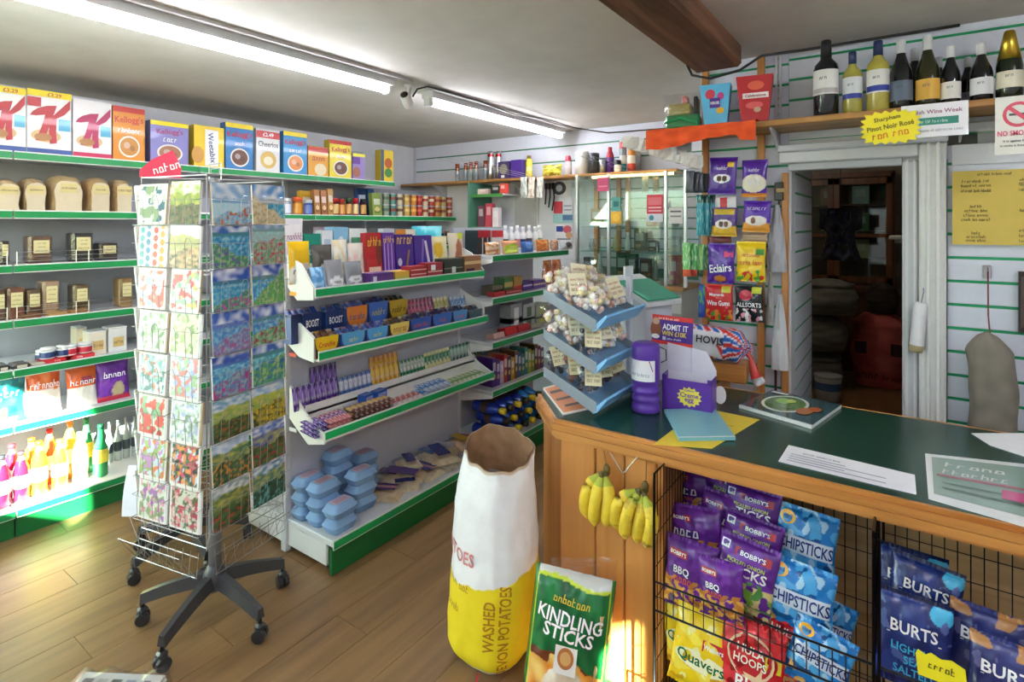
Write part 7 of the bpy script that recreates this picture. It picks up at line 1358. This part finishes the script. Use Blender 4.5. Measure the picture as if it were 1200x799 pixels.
# ------------------------------------------------------------------ security camera, cable
cc = on_y(495, 140, 2.45); cc = Vector((-2.47, 2.43, ZC))
co = thing('security_camera', 'small white security camera hanging from the ceiling between the lights', 'camera', None, loc=cc)
part('mount', MB().lathe([(.03, 0), (.03, -.012), (.012, -.02), (.012, -.075), (0, -.076)], 14, 'e8e8e8'), 'plastic', co)
bd = MB().lathe([(.026, -.05), (.032, -.04), (.032, .04), (.026, .05), (0, .05)], 16, 'ececec'); bd.xf(Matrix.Translation((.012, -.03, -.105)) @ Matrix.Rotation(R(25), 4, 'Z') @ Matrix.Rotation(R(60), 4, 'X')); part('housing', bd, 'plastic', co)
ln = MB().lathe([(.024, .051), (.024, .056), (.012, .058), (0, .058)], 16, '18181a'); ln.xf(Matrix.Translation((.012, -.03, -.105)) @ Matrix.Rotation(R(25), 4, 'Z') @ Matrix.Rotation(R(60), 4, 'X')); part('lens', ln, 'gloss', co)
cb = [(-2.44, 2.43, 2.42), (-2.42, 2.45, 2.47), (-2.38, 2.5, 2.49), (-2.37, 3.0, 2.486), (-2.36, 3.4, 2.46), (-2.33, 3.8, 2.485), (-2.3, 4.2, 2.47), (-2.1, 4.45, 2.44), (-1.6, 4.46, 2.43), (-1.2, 4.46, 2.46)]
thing('ceiling_cable', 'thin black cable running from the security camera to the far wall', 'cable', MB().tube(cb, .0055, '2a2a2a', 6), 'plastic')
thing('beam_cable', 'black cable looped under the end of the ceiling beam', 'cable', MB().tube([(-.9, 2.83, 2.47), (-.87, 2.83, 2.40), (-.78, 2.83, 2.37), (-.64, 2.83, 2.39), (-.55, 2.86, 2.45), (-.40, 3.0, 2.485), (.2, 3.02, 2.49)], .007, '26262a', 6), 'plastic')
# ------------------------------------------------------------------ the store room
cz = -.62
ca = thing('store_cupboard', 'dark wooden glazed cupboard at the back of the store room', 'cupboard', None)
X0, X1, YC = -1.2, -.06, 7.2
part('carcass', MB().box(X0, X1, YC + .06, 7.58, .0, .95, '5c3418', .01).box(X0, X1, 7.5, 7.58, .95, 2.2, '4a2a14').box(X0, X0 + .04, YC, 7.5, .95, 2.2, '5c3418').box(X1 - .04, X1, YC, 7.5, .95, 2.2, '5c3418').box(X0, X1, YC, 7.5, 2.16, 2.22, '5c3418').box(X0, X1, YC, 7.5, .9, .98, '6a3e1e'), 'dark_wood', ca)
for k in range(3): part('shelf', MB().box(X0 + .04, X1 - .04, YC + .04, 7.5, 1.25 + .3 * k, 1.27 + .3 * k, '5c3418'), 'dark_wood', ca)
for k in range(2):
    a = X0 + .02 + k * .55; d = MB()
    for q in ((a, a + .06, 1.0, 2.15), (a + .49, a + .55, 1.0, 2.15), (a, a + .55, 1.0, 1.07), (a, a + .55, 2.08, 2.15), (a, a + .55, 1.5, 1.54)): d.box(q[0], q[1], YC - .03, YC - .002, q[2], q[3], '7a4a24', .004)
    dp = part('door', d, 'dark_wood', ca); part('pane', MB().box(a + .06, a + .49, YC - .018, YC - .014, 1.07, 2.08, 'c8d8d8'), 'glass', dp)
for k in range(9):
    c = ['9aa8b8', '7c2c24', 'c8b890', '486c90', 'e0dcd0', '6a7c58', 'b8c8d0', '903c30', 'a8b8c8'][k]; thing('stored_box', '%s in the store cupboard' % ['pale blue box', 'brick red box', 'cream box', 'blue box', 'white box', 'green box', 'light grey tin', 'rust tin', 'silver tin'][k], 'box', carton(.16, .1, .16 + .02 * (k % 3), c, [('r', .2, .8, .4, .8, mix(c, 'ffffff', .3))]), 'card', (-1.0 + (k % 3) * .31, 7.36, 1.271 + (k // 3) * .3 if k // 3 < 3 else 1.0))
bgm = MB().grid(lambda u, v: ((u - .5) * .3 * (1 - .35 * sin(pi * v) * (v < .6)), -.04 * sin(pi * u) - .03 * mnoise.noise(Vector((u * 6, v * 5, 2))), v * .42), 14, 18, lambda u, v: mix('10121c', '283050', .5 + mnoise.noise(Vector((u * 9, v * 9, 1)))))
thing('black_bag', 'black plastic bag hanging in front of the store cupboard', 'bag', bgm, 'film', on_y(985, 305, 5.2), 0, None, [('cord', MB().tube([(0, 0, .4), (0, 0, ZC - on_y(985, 305, 5.2).z)], .003, '181818', 5), 'cloth')])
def lump(w_, d, h, c1, c2, seed, label, loc, rz=0, cat='sack', name='storage_sack', parts=()):
    def fn(u, v):
        a = 2 * pi * u; r = (abs(cos(a)) ** 3 + abs(sin(a)) ** 3) ** (-1 / 3) * (.82 + .18 * sin(pi * min(1, v * 1.2)) if v < .85 else .9 - (v - .85) * 3.5) * (1 + .12 * mnoise.noise(Vector((cos(a) * 1.6 + seed, sin(a) * 1.6, v * 3))))
        return (r * cos(a) * w_ / 2, r * sin(a) * d / 2, v * h * (1 + .05 * mnoise.noise(Vector((cos(a) * 2, sin(a) * 2, seed)))))
    m = MB().grid(fn, 30, 20, lambda u, v: mix(c1, c2, .5 + mnoise.noise(Vector((u * 11, v * 9, seed))))); m.face([fn(k / 20, 1) for k in range(20)], c1); m.face([fn(k / 20, 0) for k in range(20)][::-1], c2)
    return thing(name, label, cat, m, 'cloth', loc, rz, None, parts)
pk = on_z(1030, 452, 0)
lt = [('lettering', MB().text('~COIN', -.1, .12, .06, -.235, '5c1c20', maxw=.2), 'paper'), ('lettering', MB().text('~GRAIN', .12, .12, .06, -.235, '5c1c20', maxw=.2), 'paper'), ('patch', MB().box(-.2, -.1, -.24, -.236, .34, .46, '40201c'), 'paper'), ('patch', MB().box(.1, .2, -.24, -.236, .34, .46, '40201c'), 'paper')]
lump(.5, .46, .74, 'd8706c', 'b85450', 2, 'pink feed sack with dark lettering on the store room floor', (pk.x, pk.y + .1, .001), 0, 'sack', 'feed_sack', lt)
lump(.3, .3, .3, '3c3028', '201814', 5, 'dark cloth bundle on top of the pink feed sack', (pk.x + .02, pk.y + .1, .735), 0, 'bundle', 'cloth_bundle')
for k, (px, z) in enumerate([(965, .001), (972, .375), (985, .745)]): lump(.62 - .05 * k, .5, .34, '7c7a72', '5c5a54', 8 + k, 'grey dust sheet bundle, %s of the store room heap' % ['lowest', 'middle', 'topmost'][k], (on_y(px, HY, 6.5).x - .12, 6.5, z), .3 * k, 'bundle', 'dust_sheet')
thing('stored_tub', 'white and blue paint tub by the store room doorway', 'tub', MB().lathe([(.1, 0, 'e0e4e8'), (.11, .1, '4c78b0'), (.11, .17, 'e4e8ea'), (.115, .22, 'd0d4d8'), (0, .22)], 18, 'e0e4e8'), 'plastic', on_z(970, 468, 0) + Vector((0, 0, .001)), 0, None, [('lid', MB().lathe([(.118, .218), (.118, .235), (0, .236)], 18, 'c0c4c8'), 'plastic')])
ws = thing('bracket_shelf', 'small white shelf on the store room side wall', 'shelf', MB().box(-.09, .165, 5.5, 5.75, 1.52, 1.55, 'e4e4e0', .006).box(-.05, .165, 5.55, 5.7, 1.49, 1.52, 'dcdcd8', .006), 'white')
for k in range(5): z = 1.2 + .17 * k; thing('hung_tool', '%s hung on the store room side wall' % ['grey trowel', 'black clamp', 'steel pliers', 'dark spanner', 'silver shears'][k], 'tool', MB().box(-.03, .0, -.02, .05, 0, .1, ['58585c', '1c1c20', '8c8c90', '2c2c30', 'a0a0a4'][k], .01).tube([(-.015, .015, 0), (-.015, .02, -.08)], .012, '302c28', 6), 'metal', (.168, 5.0 + .1 * (k % 2), z + (.45 if k > 3 else 0)))
bo = thing('store_fill_bulb', 'added bulb brightening the store room from its ceiling', 'lamp', None, loc=(-.9, 5.6, ZC)); part('flex', MB().tube([(0, 0, 0), (0, 0, -.12)], .003, 'e0e0e0', 5), 'plastic', bo); part('bulb', MB().lathe([(.0, -.21), (.022, -.2), (.03, -.18), (.024, -.155), (.014, -.13), (.014, -.11), (0, -.11)], 14, 'ffffff'), 'bulb', bo)  # bulb added to brighten the dim store room; none is in view there
# ------------------------------------------------------------------ floor: wrapped newspapers
nb = on_z(118, 850, 0)
nm = MB()
for k in range(8): nm.box(-.15 + .004 * (k % 3), .15 - .004 * (k % 2), -.11, .11, k * .0105, k * .0105 + .0095, ['d8d6d0', 'c4c2c0', 'cac8d4'][k % 3], .002)
nm.rect(-.12, .12, .02, .07, -.1105, 'b8b8c0')
for q in range(5): nm.face([(-.12 + .05 * q, -.08, .0855), (-.085 + .05 * q, -.08, .0855), (-.085 + .05 * q, .08, .0855), (-.12 + .05 * q, .08, .0855)], ['6a6a70', 'a8a8ac', '54545c', '8c88a0', '707078'][q])
nw = MB().grid(lambda u, v: ((u - .5) * .34, (v - .5) * .26, -.0 if u in (0, 1) or v in (0, 1) else .094 + .016 * mnoise.noise(Vector((u * 7, v * 7, 2))) + (.02 if u > .8 else 0)), 16, 14, 'ffffff')
thing('newspaper_bundle', 'plastic wrapped bundle of newspapers lying on the floor', 'newspapers', nm, 'paper', (nb.x, nb.y, .001), R(32), None, [('wrapping', nw, 'wrap')])

# twin-slot strip on the wall beside the red gift box
ux = on_y(912, 110, YW - .02).x
ts = MB().box(-.014, -.004, -.008, .004, 0, .36, 'd8dade', .001).box(.004, .014, -.008, .004, 0, .36, 'd8dade', .001)
for k in range(9): ts.box(-.005, .005, -.006, .003, .02 + k * .04, .032 + k * .04, 'c4c6cc')
thing('slotted_upright', 'white slotted metal upright on the wall between gift box and wine', 'bracket', ts, 'paint', (ux, YW - .012, SHZ + .004))
